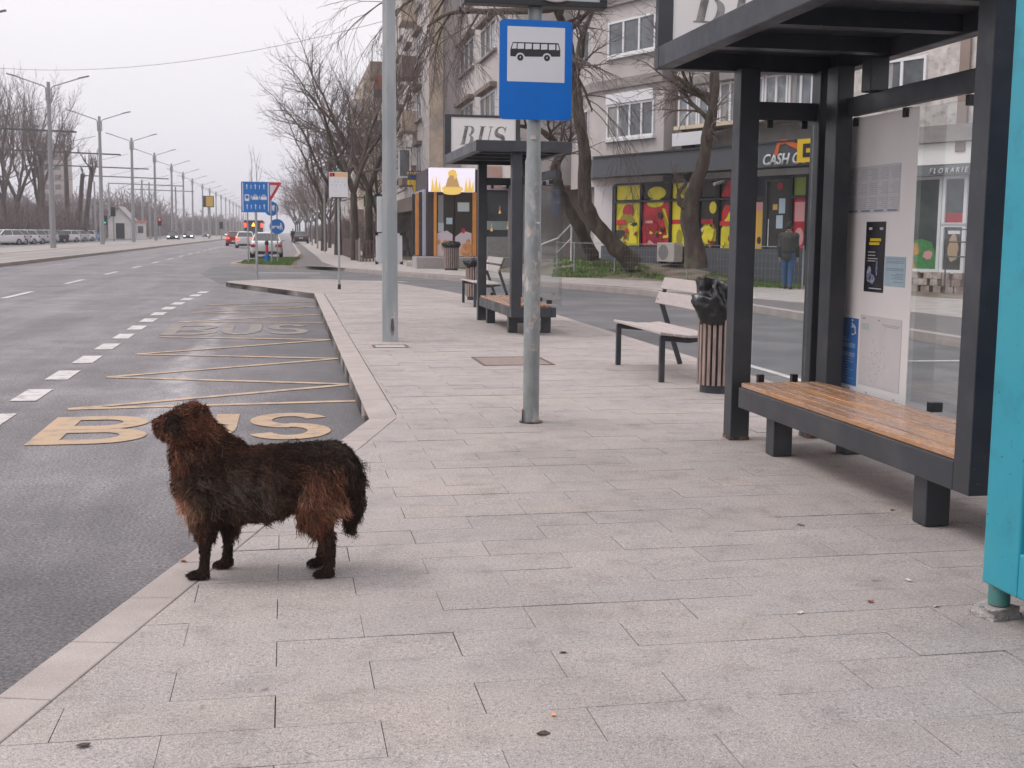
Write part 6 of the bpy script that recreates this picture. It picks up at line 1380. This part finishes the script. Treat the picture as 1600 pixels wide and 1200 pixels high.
def panel(x0, x1, z0, z1, base, shapes, nm='poster_window'):
    o = g2(nm, (x0+.05, .0, z0), (x1-.05, .04, z1), base)
    fr_ = MB(); fr_.b2((x0-.05, -.06, z0-.05), (x0+.05, .05, z1+.05)); fr_.b2((x1-.05, -.06, z0-.05), (x1+.05, .05, z1+.05)); fr_.b2((x0+.05, -.06, z1+.0), (x1-.05, .05, z1+.07)); fr_.build('frame', M['anth'], o)
    if len(shapes) > 3 and nm == 'poster_window': shapes = shapes[:2]+busy(9, .05, .5)+shapes[2:]+busy(7, .02, .45)
    for i, (poly, m_) in enumerate(shapes):
        mb = MB(); w_, h_ = x1-x0-.1, z1-z0; mb.pl([(x0+.05+u*w_, z0+v_*h_) for u, v_ in poly], basis((0, -.001-.0022*i, 0), (1, 0, 0), (0, 0, 1)), .002); mb.build('poster_shape', m_, o)
_rp = random.Random(77); _pc = [M['yellow'], M['shopred'], mat('print_black', (.03, .025, .02), .5), mat('print_olive', (.36, .32, .03), .5), mat('print_cream', (.62, .55, .35), .5), mat('print_maroon', (.25, .02, .03), .5)]
def busy(n, y0=.02, y1=.9):
    o = []
    for _ in range(n):
        cx, cy, s = _rp.uniform(.08, .92), _rp.uniform(y0, y1), _rp.uniform(.03, .12); k = _rp.randint(3, 7)
        o.append(([(min(1, max(0, cx+s*_rp.uniform(.4, 1.2)*math.cos(6.283*i/k))), min(1, max(0, cy+s*.7*_rp.uniform(.3, 1.2)*math.sin(6.283*i/k)))) for i in range(k)], _rp.choice(_pc)))
    return o
def el(cx, cy, rx, ry, n=18, a0=0, wob=0.0, seed=0):
    r_ = random.Random(seed); return [(cx+rx*math.cos(2*math.pi*i/n+a0)*(1+r_.uniform(-wob, wob)), cy+ry*math.sin(2*math.pi*i/n+a0)*(1+r_.uniform(-wob, wob))) for i in range(n)]
b0, b1, b2x, b3, b4, b5 = [sx(v_, 330) for v_ in (962, 1003, 1049, 1093, 1124, 1150)]
za, zb_, zc = 1.0, 2.45, 2.52
pk = mat('poster_pink', (.62, .30, .30), .5); dy = mat('poster_olive', (.30, .26, .02), .5)
panel(b0, b1, 1.0, 2.42, PYY, [(el(.5, .80, .24, .17), PRR), (el(.45, .45, .38, .3, wob=.2, seed=3), dy), (el(.72, .42, .2, .14, wob=.2, seed=4), PYY), ([(.0, .5), (.42, .5), (.42, .6), (.0, .6)], M['shopred']), (el(.75, .50, .12, .05, wob=.4, seed=5), dk), ([(.55, .02), (.9, .02), (.85, .35), (.6, .35)], PYY), ([(0, .1), (.4, .2), (.35, .36), (0, .36)], dk)])
panel(b0, b1, 2.52, 3.0, PYY, [])
panel(b1, b2x, 1.0, 2.42, PRR, [(el(.45, .98, .3, .10), PYY), ([(.7, .86), (.82, .84), (.98, .45), (.9, .25), (.55, .22), (.6, .17), (.98, .2), (.99, .42)], PYY), (el(.32, .42, .3, .14, wob=.2, seed=7), mat('poster_deep_red', (.30, .01, .02), .4)), ([(.1, .30), (.6, .26), (.8, .10), (.15, .14)], mat('poster_crimson', (.30, .015, .04), .4)), ([(.1, .03), (.5, .03), (.3, .14)], pk), ([(.12, .52), (.4, .52), (.4, .58), (.12, .58)], pk), (el(.66, .70, .10, .07), dk)])
panel(b1, b2x, 2.52, 3.0, dk, [(el(.5, .4, .33, .42), PYY)])
panel(b2x, b3, 1.0, 2.42, PYY, [(el(.7, .65, .3, .3, wob=.1, seed=9), dk), ([(.0, .5), (.5, .5), (.5, .6), (.0, .6)], PRR), (el(.3, .2, .12, .18), dy)]); panel(b2x, b3, 2.52, 3.0, PYY, [(el(.6, .4, .3, .3), dy)])
panel(b3, b4, 1.0, 2.42, dk, [(el(.7, .85, .2, .13), PYY), (el(.5, .30, .45, .27, wob=.25, seed=12), dy), (el(.5, .30, .35, .2, wob=.3, seed=13), PYY), ([(.1, .5), (.75, .5), (.75, .6), (.1, .6)], PRR)]); panel(b3, b4, 2.52, 3.0, dk, [])
panel(b4, b5, .5, 2.42, dk, [(el(.5, .75, .4, .18), PRR), (el(.55, .42, .42, .34, wob=.2, seed=15), PYY), ([(.0, .60), (.9, .60), (.9, .67), (.0, .67)], PRR), (el(.6, .05, .35, .07, wob=.2, seed=18), PYY)]); panel(b4, b5, 2.52, 3.0, dk, [([(0, 0), (1, 0), (1, 1), (.4, 1)], PRR)])
# entrance zone with orange stripes, glass doors
yo = mat('door_stripe_orange', (.68, .40, .06), .5)
e0, e1, e2, e3, e4, e5, e6 = [sx(v_, 330) for v_ in (1152, 1172, 1176, 1196, 1206, 1238, 1262)]
zr = .25
panel(e0-.1, e1, zr, 2.42, dk, [([(.3, .1), (1, .1), (1, .95), (.3, .95)], yo), ([(.3, 0), (1, 0), (1, .09), (.3, .09)], PRR)], 'door'); panel(e2, e3, zr, 2.42, dk, [([(.25, .1), (.95, .1), (.95, .95), (.25, .95)], yo), ([(.25, .0), (.95, .0), (.95, .1), (.25, .1)], PRR), (el(.6, .45, .2, .05), dk), ([(.25, .85), (.95, .85), (.95, .96), (.25, .96)], pk)], 'door')
panel(e3+.05, e5, zr, 2.9, dk, [([(.38, .50), (.66, .50), (.66, .64), (.38, .64)], mat('paper_pale_blue', (.45, .55, .62), .6)), ([(.48, .66), (.75, .66), (.75, .82), (.48, .82)], mat('paper_pale_blue2', (.45, .55, .62), .6)), ([(.22, .70), (.42, .70), (.42, .76), (.22, .76)], yo), (el(.5, .95, .12, .04), PRR), ([(.03, .3), (.07, .3), (.07, .6), (.03, .6)], M['frame'])], 'door')
panel(e5, e6, zr, 2.42, PRR, [(el(.5, .5, .35, .12), pk), ([(.1, .7), (.9, .7), (.9, .95), (.1, .95)], pk), (el(.5, .15, .4, .08), dk)]); panel(e5, e6, 2.5, 3.0, mat('panel_olive', (.2, .25, .05), .5), [])
panel(e6, xs1-.1, zr, 2.9, M['pane'], [])
hm = mat('magenta_lamp', (.8, .05, .5), .4, emit=(1, .1, .7), estr=1.2)
mb = MB()
for z_ in (2.12, 2.42):
    for dx in (-.07, .07): mb.box((e5+.95+dx, -.15, z_+.08), (.12, .03, .12), M=Matrix.Rotation(R(45), 3, 'Y'))
    mb.box((e5+.95, -.15, z_-.02), (.14, .03, .14), M=Matrix.Rotation(R(45), 3, 'Y'))
mb.build('heart_lights', hm, gF)
mb = MB(); mb.tube([(sx(1110, 270), -.5, 2.95), (sx(1110, 270), -.9, 2.85)], .05, 8); mb.tube([(sx(1152, 270), -.5, 2.95), (sx(1152, 270), -.9, 2.85)], .05, 8); mb.build('spotlights', M['galv'], gF)
# flower shop further right
gL = thing('shop', 'white-framed flower shop lettered FLORARIE, right of the dark grey shop', 'shop front', (OF.x, OF.y, 0)); gL.matrix_world = FM
x0, x1 = xs1+.05, sx(1560); 
def g3(name, a, b, m_, par=None): mb = MB(); mb.b2(a, b); return mb.build(name, m_, par or gL)
g3('wall', (x0, .1, -.3), (x1, .5, 3.6), M['w1']); zs0, zs1 = fs(1490, 273, .35)[1], fs(1490, 257, .35)[1]
g3('sign_band', (x0, -.35, zs0), (x1, .08, zs1), mat('grey_sign_band', (.17, .175, .18), .5)); g3('concrete_band', (x0, -.42, zs1+.55), (x1, .05, zs1+.95), M['band']); g3('upper_panel', (x0, -.30, zs1+.02), (x1, .05, zs1+.54), M['panel'])
text('F L O R A R I E', basis((0, 0, 0), (1, 0, 0), (0, 0, 1)), .175, M['white'], gL, 'lettering', .02, shear=.25, off=.006, align='LEFT').location = (fs(1453, 264, .35)[0], -.372, zs0+.05)
zb0 = lv(1470, 421); zt0 = zs0-.08
xw = [x0, sx(1468, 340), sx(1474, 340), sx(1507, 340), sx(1516, 340), x1]
panel_parent = gL
def pw(xa_, xb_, za_, zb__, m_, shapes=()):
    o = g3('window', (xa_, -.02, za_), (xb_, .05, zb__), m_, gL)
    mb = MB(); t_ = .09; mb.b2((xa_-t_, -.07, za_-t_), (xa_, .04, zb__+t_)); mb.b2((xb_, -.07, za_-t_), (xb_+t_, .04, zb__+t_)); mb.b2((xa_, -.07, za_-t_), (xb_, .04, za_)); mb.b2((xa_, -.07, zb__), (xb_, .04, zb__+t_)); mb.build('frame', M['frame'], o)
    for i, (poly, mm) in enumerate(shapes): mb = MB(); mb.pl([(xa_+u*(xb_-xa_), za_+v_*(zb__-za_)) for u, v_ in poly], basis((0, -.021-.0025*i, 0), (1, 0, 0), (0, 0, 1)), .002); mb.build('poster_shape', mm, o)
gg = mat('flower_green', (.06, .22, .07), .6, var=.3, vscale=9); oo = mat('flower_orange', (.5, .26, .08), .6, var=.3, vscale=9)
pgl = mat('shop_glass', (.06, .068, .064), .15, var=.5, vscale=1.5, spec=.5)
pw(xw[0]+.1, xw[1], zb0, zt0, pgl, [([(.72, 0), (1, 0), (1, .12), (.95, .30), (.86, .34), (.72, .3)], gg), (el(.80, .22, .05, .08, wob=.2, seed=4), oo), (el(.92, .16, .04, .05, wob=.2, seed=5), pk), ([(.72, 0), (.82, 0), (.78, .3), (.72, .36)], oo)])
pw(xw[2]+.08, xw[3], zb0, lv(1490, 355), dk, [(el(.5, .5, .28, .32, wob=.15, seed=6), mat('poster_tan', (.42, .28, .18), .6)), ([(.15, .84), (.85, .84), (.85, .92), (.15, .92)], M['frame'])])
pw(xw[2]+.08, xw[3], lv(1490, 348), zt0, pgl, [([(0, 0), (1, 0), (1, .22), (0, .22)], PRR)])
mb = MB(); rr = random.Random(2)
for r_ in range(3):
    for c_ in range(19):
        xx = x0+.1+c_*.32+rr.uniform(-.06, .06); mb.b2((xx, -.12-rr.uniform(0, .05), .0+r_*.17), (xx+rr.uniform(.2, .31), .1, .16+r_*.17))
mb.build('stone_base', mat('base_stone', (.30, .22, .19), .9, var=.35, vscale=3, col2=(.46, .41, .38), c2scale=2.5), gL)
mb = MB(); 
for z_ in (.9, 1.25, 1.55): mb.tube([(sx(1500, 380), -.5, z_), (sx(1530, 380), -.5, z_)], .02, 6)
mb.tube([(sx(1500, 380), -.5, 0), (sx(1500, 380), -.5, 1.55)], .02, 6); mb.build('rack', M['anth'], gL)
# air conditioner standing in front of the shop
q = gp(1046, 412, .46); ac = thing('air_conditioner', 'boxy beige outdoor air conditioner unit on the ground below the red poster window', 'air conditioner', (q.x, q.y, .46), math.atan2(EF.y, EF.x))
mb = MB(); mb.b2((-.42, -.18, .06), (.42, .18, .66)); bo = mb.build('casing', mat('ac_beige', (.45, .41, .38), .6, var=.08, vscale=4), ac, bevel=.015)
mb = MB(); mb.tube([(-.1, -.185, .36), (-.1, -.178, .36)], .24, 20); mb.build('fan_grille', mat('ac_grille', (.2, .19, .18), .6), bo); mb = MB(); mb.b2((-.35, -.15, 0), (-.28, .15, .06)); mb.b2((.28, -.15, 0), (.35, .15, .06)); mb.build('feet', M['black'], ac)
# low mesh fence on thin posts before the grass
fn = thing('wire_fence', 'low see-through wire fence on thin pale posts in front of the shop grass', 'fence', (0, 0, 0)); prev = None
fp = [gp(870, 428, 0), gp(897, 431, 0), gp(960, 434, 0), gp(1073, 441, 0), gp(1165, 447, .0), gp(1253, 452, 0)]
for i, p in enumerate(fp):
    mb = MB(); mb.tube([(p.x, p.y, 0), (p.x, p.y, 1.12)], .022, 8); mb.build('post', M['galv'], fn)
    if prev is not None:
        mb = MB(); mb.tube([(prev.x, prev.y, 1.08), (p.x, p.y, 1.08)], .010, 5); n = int((p-prev).length/.14)
        for k in range(1, n): q = prev.lerp(p, k/n); mb.tube([(q.x, q.y, .1), (q.x, q.y, 1.08)], .0019, 3, False)
        for z_ in (.1, .3, .5, .7, .9): mb.tube([(prev.x, prev.y, z_), (p.x, p.y, z_)], .0019, 3, False)
        mb.build('mesh_panel', M['galv'], fn)
    prev = p
# handrail by the bakery
h0 = at(872, 372, 43); h1 = at(893, 350, 41.5); hr = thing('handrail', 'white sloping handrail beside the orange end of the bakery', 'handrail', (0, 0, 0)); mb = MB(); mb.tube([(h0.x-.6, 43.2, h0.z-.25), tuple(h0), tuple(h1), (h1.x, h1.y, .3)], .03, 8); mb.tube([(h0.x-.6, 43.2, h0.z-.25), (h0.x-.6, 43.2, .2)], .03, 8); mb.tube([(h0.x, 43, h0.z-.5), (h1.x, h1.y, h1.z-.5)], .02, 8); mb.build('rail', M['frame'], hr)
# ------------------------------------------------------------------ left wing of the block
W2 = thing('apartment_block', 'grey and ochre apartment wing with oblique white-framed windows behind the farther shelter', 'building', (0, 0, 0))
def wb(name, a, b, m_, par=None): mb = MB(); mb.b2(a, b); return mb.build(name, m_, par or W2)
XW = 8.45
wb('wall', (XW, 44.5, 3.2), (19, 59.2, 24), M['w2']); wb('wall', (6.95, 59.2, 3.3), (16, 84, 24), M['w2']); 
wb('ochre_strip', (6.95-.03, 59.0, 3.31), (7.6, 59.19, 24), M['cream2']); wb('ground_floor', (XW+.3, 47.5, -.3), (16, 59.1, 3.19), M['w1'])
def side_window(y0, y1, z0, z1, n=3, x=XW, par=None):
    mb = MB(); t_ = .08; a = x-.05; b = x+.02
    mb.b2((a, y0, z0), (b, y0+t_, z1)); mb.b2((a, y1-t_, z0), (b, y1, z1)); mb.b2((a, y0+t_, z0), (b, y1-t_, z0+t_)); mb.b2((a, y0+t_, z1-t_), (b, y1-t_, z1))
    for i in range(1, n): yy = y0+(y1-y0)*i/n; mb.b2((a+.003, yy-.05, z0+t_), (b, yy+.05, z1-t_))
    o = mb.build('window', M['frame'], par or W2); mb = MB(); mb.b2((x-.014, y0+.04, z0+.04), (x-.004, y1-.04, z1-.04)); mb.build('pane', M['pane'], o); mb = MB(); mb.b2((x-.3, y0-.1, z1+.1), (x, y1+.1, z1+.28)); mb.build('hood', M['brown'], o); mb = MB(); mb.b2((x-.16, y0-.1, z0-.12), (x, y1+.1, z0-.02)); mb.build('sill', M['band'], o)
def XZ(px, py): d = ray(px, py); t_ = XW/d.x; p = CAM+d*t_; return p.y, p.z
for k in range(-1, 5):
    yA, zA = XZ(720, 120); yB, _ = XZ(741, 120); zB = XZ(720, 78)[1]; side_window(min(yA, yB), max(yA, yB), zA+2.85*k, zB+2.85*k, 3)
    yA, zA = XZ(752, 95); yB, _ = XZ(776, 95); zB = XZ(752, 50)[1]; side_window(min(yA, yB), max(yA, yB), zA+2.85*k, zB+2.85*k, 3)
for k in range(6):
    z = 5.2+2.85*k; mb = MB(); wdo = W2
    o = wb('window', (7.0+.0, 62, z), (7.05, 63.5, z+1.3), M['pane'])
for k in range(6):   # windows on the street face of the ochre block (x = 6.95)
    for j, y0 in enumerate((62.5, 67.5, 72.5, 77.5)): side_window(y0, y0+2.2, 4.4+2.85*k, 5.8+2.85*k, 2, 6.95)
for k in range(5): wb('balcony', (6.15, 64.8, 3.9+2.85*k), (6.94, 67.2, 4.95+2.85*k), M['cream2'] if k % 2 else M['w4'])
# ground floor under it: brown lintel, piers, dark red door, brick plinth
wb('lintel', (6.6, 59.0, 2.55), (16, 84, 3.29), M['brown']); 
yG = 60.5
gw = wb('ground_wall', (7.6, yG, -.3), (16, 84, 2.54), mat('dim_wall', (.16, .14, .13), .9))
for x in (6.75, 7.25): wb('pier', (x, 59.2, .0), (x+.22, 59.5, 2.54), M['w4'])
wb('door', (7.7, yG-.06, .35), (8.7, yG-.001, 2.3), M['doorred']); wb('brick_plinth', (7.0, yG-.2, -.1), (9.2, yG-.07, .9), mat('plinth_stone', (.30, .26, .24), .9, var=.25, vscale=3))
ww = [at(622, 232, 59.0), at(642, 278, 59.0)]
o = wb('window', (ww[0].x, 58.93, ww[1].z), (ww[1].x, 58.99, ww[0].z), M['frame']); mb = MB(); mb.b2((ww[0].x+.08, 58.915, ww[1].z+.08), (ww[1].x-.08, 58.929, ww[0].z-.08)); mb.build('pane', M['pane'], o)
# brick-topped block further left
W3 = thing('apartment_block', 'stepped block with a red brick top behind the street trees', 'building', (0, 0, 0))
q0 = at(568, 103, 96); q1 = at(640, 100, 96)
mb = MB(); mb.b2((q0.x, 96, 0), (q1.x+4, 118, 13.2)); mb.build('wall', M['cream2'], W3); mb = MB(); mb.b2((q0.x+.5, 95.9, 13.2), (q1.x+4, 118, 14.6)); mb.build('roof_slab', M['w4'], W3)
a = at(585, 118, 95.8); b = at(604, 140, 95.8); mb = MB(); mb.b2((a.x, 95.75, b.z), (b.x, 95.99, a.z)); mb.build('brick_panel', M['brick'], W3)
for k in range(4):
    z = 2.2+2.85*k; mb = MB(); mb.b2((q0.x-.9, 96.5, z), (q0.x-.01, 102, z+1.0)); mb.build('balcony', M['w2'] if k % 2 else M['w4'], W3)
    for j in range(2): mb = MB(); mb.b2((q0.x+.7+j*2.2, 95.93, z+1.0), (q0.x+2.1+j*2.2, 95.995, z+2.3)); o = mb.build('window', M['frame'], W3); mb = MB(); mb.b2((q0.x+.78+j*2.2, 95.90, z+1.08), (q0.x+2.02+j*2.2, 95.925, z+2.22)); mb.build('pane', M['pane'], o)
W4 = thing('apartment_block', 'long low-lit block dwindling down the right side behind the tree row', 'building', (0, 0, 0))
mb = MB(); mb.b2((10, 122, 0), (22, 260, 12)); mb.build('wall', M['w2'], W4)
for k in range(4):
    for j in range(9): mb = MB(); mb.b2((9.93, 125+j*14, 1.6+2.9*k), (9.995, 129+j*14, 3.1+2.9*k)); mb.build('window', M['pane'], W4)
mb = MB(); mb.b2((8.6, 86, 0), (14, 95.5, 3.6)); o = mb.build('single_storey_wall', M['plaster_w'], W4); bpy.data.objects.remove(o)
# ------------------------------------------------------------------ bakery pavilion
bk = thing('bakery_kiosk', 'orange-pillared bakery pavilion with a lit pastry sign over its glass doors', 'kiosk', (0, 0, 0))
YB = 47.6
def bp_(px, py, dy=0.0): p = at(px, py, YB+dy); return p.x, p.z
bx0, bzb = bp_(668, 400); bx1 = bp_(740, 300)[0]; zl0 = bp_(700, 300)[1]; zl1 = bp_(700, 263)[1]; bxe = bp_(896, 330)[0]
def kb2(name, a, b, m_, par=None, bev=0): mb = MB(); mb.b2(a, b); return mb.build(name, m_, par or bk, bevel=bev)
kb2('body', (bx0, YB+.1, -.2), (bxe, YB+5.5, zl0+.9), mat('dark_kiosk_body', (.05, .04, .045), .6)); kb2('plinth', (bx0-.6, YB-1.6, -.2), (bxe, YB+.08, bzb-.02), M['conc'])
litm = mat('lit_sign_face', (.80, .76, .84), .4, emit=(.93, .86, 1), estr=.5)
sg_ = kb2('lit_sign', (bx0+.05, YB-.35, zl0), (bx1, YB+.09, zl1), litm); yl = mat('lit_yellow', (.80, .55, .10), .5, emit=(1, .68, .25), estr=.35); tn = mat('lit_tan', (.62, .40, .18), .5, emit=(.9, .5, .15), estr=.15)
def ks(par, x0, x1, z0, z1, y, shapes, nm='sign_shape'):
    for i, (poly, m_) in enumerate(shapes): mb = MB(); mb.pl([(x0+u*(x1-x0), z0+v_*(z1-z0)) for u, v_ in poly], basis((0, y-.002-.0025*i, 0), (1, 0, 0), (0, 0, 1)), .002); mb.build(nm, m_, par)
ks(sg_, bx0+.05, bx1, zl0, zl1, YB-.35, [([(.02, 0), (.06, .6), (.10, .1), (.14, .7), (.18, .1), (.22, .5), (.25, 0)], yl), ([(.76, 0), (.80, .6), (.84, .1), (.88, .65), (.92, .15), (.97, .5), (.98, 0)], yl), (el(.5, .12, .24, .16), yl), ([(.34, .2), (.40, .6), (.60, .6), (.66, .2)], tn), (el(.5, .72, .10, .22, wob=.1, seed=2), yl), (el(.48, .60, .06, .10, wob=.2, seed=3), tn)])
mb = MB(); mb.pl([(bx0+(bx1-bx0)*(.5+.20*math.cos(R(a))), zl0-.02+.10*math.sin(R(a))) for a in range(0, 361, 20)], basis((0, YB-.36, 0), (1, 0, 0), (0, 0, 1)), .02); mb.build('sign_crest', yl, sg_)
for px0, px1 in ((678, 682), (738, 744)): xa_, xb_ = bp_(px0, 330)[0], bp_(px1, 330)[0]; kb2('pillar', (xa_, YB-.08, bzb), (xb_, YB+.08, zl0-.003), M['orange'])
xa_, xb_ = bp_(683, 330)[0], bp_(708.5, 330)[0]; xc_, xd_ = bp_(711, 330)[0], bp_(737, 330)[0]
whp = mat('poster_pale', (.60, .52, .56), .5); tp2 = mat('poster_tan_pastry', (.62, .30, .12), .5, var=.3, vscale=6)
d1 = kb2('door', (xa_, YB, bzb+.02), (xb_, YB+.09, zl0-.02), dk); ks(d1, xa_, xb_, bzb, zl0, YB, [([(0, 0), (.95, 0), (.95, .34), (.6, .40), (0, .36)], whp), (el(.6, .16, .35, .10, wob=.2, seed=3), tp2), (el(.1, .22, .12, .04), tp2), ([(.05, .5), (.38, .5), (.38, .95), (.05, .95)], mat('grey_curtain', (.22, .23, .24), .6)), ([(.56, .5), (.93, .5), (.93, .60), (.56, .60)], mat('door_notice', (.42, .52, .6), .5)), ([(.05, .38), (.4, .38), (.4, .52), (.05, .52)], mat('door_notice2', (.42, .5, .52), .5))], 'door_poster')
d2 = kb2('door', (xc_, YB, bzb+.02), (xd_, YB+.09, zl0-.02), dk); ks(d2, xc_, xd_, bzb, zl0, YB, [([(0, 0), (1, 0), (1, .36), (.5, .40), (0, .30)], whp), (el(.65, .10, .35, .12, wob=.2, seed=5), tp2), (el(.8, .22, .14, .05), tp2), (el(.5, .40, .12, .04), M['shopred']), ([(.15, .7), (.85, .7), (.85, .84), (.15, .84)], mat('door_notice3', (.5, .55, .56), .5))], 'door_poster')
# right part: long shop window with little warm pendants
xg0, xg1 = bx1+.25, bxe-1.0
win = kb2('shop_window', (xg0, YB+.02, bzb+.8), (xg1, YB+.09, zl0), mat('bakery_glass', (.045, .05, .055), .15, var=.4, vscale=1.2)); kb2('window_frame', (xg0-.06, YB, zl0), (xg1+.06, YB+.08, zl0+.08), M['anth'], win); kb2('stone_front', (xg0-.05, YB+.0, -.1), (xg1, YB+.085, bzb+.78), M['conc'])
kb2('upper_sign', (xg0, YB-.3, zl0+.1), (bxe+.05, YB+.08, zl1+.1), mat('lilac_sign', (.45, .36, .42), .5, col2=(.55, .3, .16), c2scale=.8)); kb2('orange_end', (xg1+.02, YB-.05, bzb-.2), (bxe, YB+.08, zl0+.08), M['orange'])
kb2('counter', (xg0+.3, YB-.02, bzb+1.05), (xg1-.3, YB+.015, bzb+1.4), mat('counter_pale', (.30, .36, .35), .5), win)
rr = random.Random(9); pm_ = mat('pendant_glow', (.7, .3, .1), .5, emit=(1, .45, .15), estr=.6)
for k in range(9): xx = xg0+.15+k*.33; zz_ = zl0-.75-(k % 2)*.75+rr.uniform(-.1, .1); mb = MB(); mb.tube([(xx, YB-.02, zz_), (xx, YB-.02, zz_+.12)], [.05, .025], 8); mb.tube([(xx, YB-.02, zz_+.12), (xx, YB-.02, zz_+.3)], .008, 4); mb.build('pendant_lamp', pm_, win)
# striped side of the bakery
mb = MB(); 
for k in range(5): mb.b2((bx0-.12, YB+.3+k*.85, bzb), (bx0-.02, YB+.75+k*.85, zl0+.1))
mb.build('side_panels', mat('side_panel_pale', (.42, .42, .50), .5), bk)
for k in range(3): mb = MB(); mb.b2((bx0-.3, YB+.35+k*1.3, bzb), (bx0-.16, YB+.45+k*1.3, zl0)); mb.build('side_post', M['anth'] if k != 1 else M['orange'], bk)
# blue and yellow pawn sign
q = at(650, 290, 52); am = thing('shop_sign', 'small blue and yellow sign reading AMANET left of the bakery', 'shop sign', (q.x, 52, 0)); z0 = at(650, 281, 52).z; z1 = at(650, 267, 52).z; z2 = at(650, 289, 52).z
mb = MB(); mb.b2((-.36, 0, z0), (.38, .08, z1)); o = mb.build('blue_board', mat('sign_navy', (.04, .06, .16), .5), am); text('AMANET', basis((0, 0, 0), (1, 0, 0), (0, 0, 1)), .20, mat('sign_gold', (.65, .45, .1), .5), o, 'lettering', .01, off=.012).location = (.0, -.01, z0+.2)
mb = MB(); mb.b2((-.36, .0, z2), (.38, .08, z0-.01)); mb.build('yellow_board', mat('sign_yellow', (.70, .48, .03), .5), am); mb = MB(); mb.b2((-.1, 0, z2-.35), (.36, .08, z2-.01)); mb.build('lower_yellow_board', bpy.data.materials['sign_yellow'], am); mb = MB(); mb.tube([(.1, .04, .2), (.1, .04, z2-.3)], .04, 8); mb.build('post', M['anth'], am)
# green cross-like pharmacy sign and low lattice fence
q = at(577, 315, 70); ph = thing('shop_sign', 'small dark green square sign among the street trees', 'shop sign', (q.x, 70, 0)); mb = MB(); z0 = at(577, 323, 70).z; z1 = at(577, 305, 70).z; mb.b2((-.32, 0, z0), (.32, .08, z1)); o = mb.build('board', mat('sign_green', (.03, .13, .05), .5), ph); mb = MB(); mb.pl([(.02, (z0+z1)/2-.2), (.16, (z0+z1)/2), (.02, (z0+z1)/2+.2), (-.06, (z0+z1)/2+.2), (-.02, (z0+z1)/2), (-.06, (z0+z1)/2-.2)], basis((0, -.003, 0), (1, 0, 0), (0, 0, 1)), .004); mb.build('symbol', mat('sign_olive', (.35, .4, .1), .5), o); mb = MB(); mb.tube([(0, .04, 0), (0, .04, z0)], .04, 8); mb.build('post', M['gpole'], ph)
tf = thing('lattice_fence', 'low dark brown lattice fence around the foot of the tallest street tree', 'fence', (0, 0, 0)); p0 = gp(562, 409, 0); p1 = gp(589, 409, 0); p2 = gp(534, 398, 0); lm = mat('lattice_wood', (.13, .09, .08), .85, var=.25, vscale=3)
for a_, b_ in ((p0, p1), (p2, p0)):
    mb = MB(); n = int((b_-a_).length/.14)
    for k in range(n+1): q = a_.lerp(b_, k/n); mb.box((q.x, q.y, .52), (.07, .07, 1.0))
    for z_ in (.25, .95): mb.beam((a_.x, a_.y, z_), (b_.x, b_.y, z_), .04, .08)
    mb.build('lattice_panel', lm, tf)
for q in (p0, p1, p2): mb = MB(); mb.tube([(q.x, q.y, 0), (q.x, q.y, 1.1)], .05, 8); mb.build('post', M['gpole'], tf)
# low shop front and kerbed steps left of the bakery
lw = thing('low_wall', 'low concrete step edging the pavement before the bakery', 'low wall', (0, 0, 0)); a_ = gp(636, 414, 0); b_ = gp(694, 416, 0); mb = MB(); mb.prism([(a_.x, a_.y), (b_.x, b_.y), (b_.x+.2, 47.2), (a_.x-.2, 49.5)], 0, .2); mb.build('step', M['conc'], lw, bevel=.02)
# ------------------------------------------------------------------ haze
mb = MB(); mb.b2((-930, -230, -1.6), (930, 2030, 31.5))
hz_m = bpy.data.materials.new('haze_air'); hz_m.use_nodes = True; _t = hz_m.node_tree; _t.nodes.clear()
_o = _t.nodes.new('ShaderNodeOutputMaterial'); _v = _t.nodes.new('ShaderNodeVolumePrincipled'); _v.inputs['Color'].default_value = (.90, .88, .93, 1); _v.inputs['Density'].default_value = .0006
_t.links.new(_v.outputs[0], _o.inputs['Volume'])
tag(mb.build('haze', hz_m), 'thin pale haze in the overcast air over the avenue', 'haze', kind='stuff')
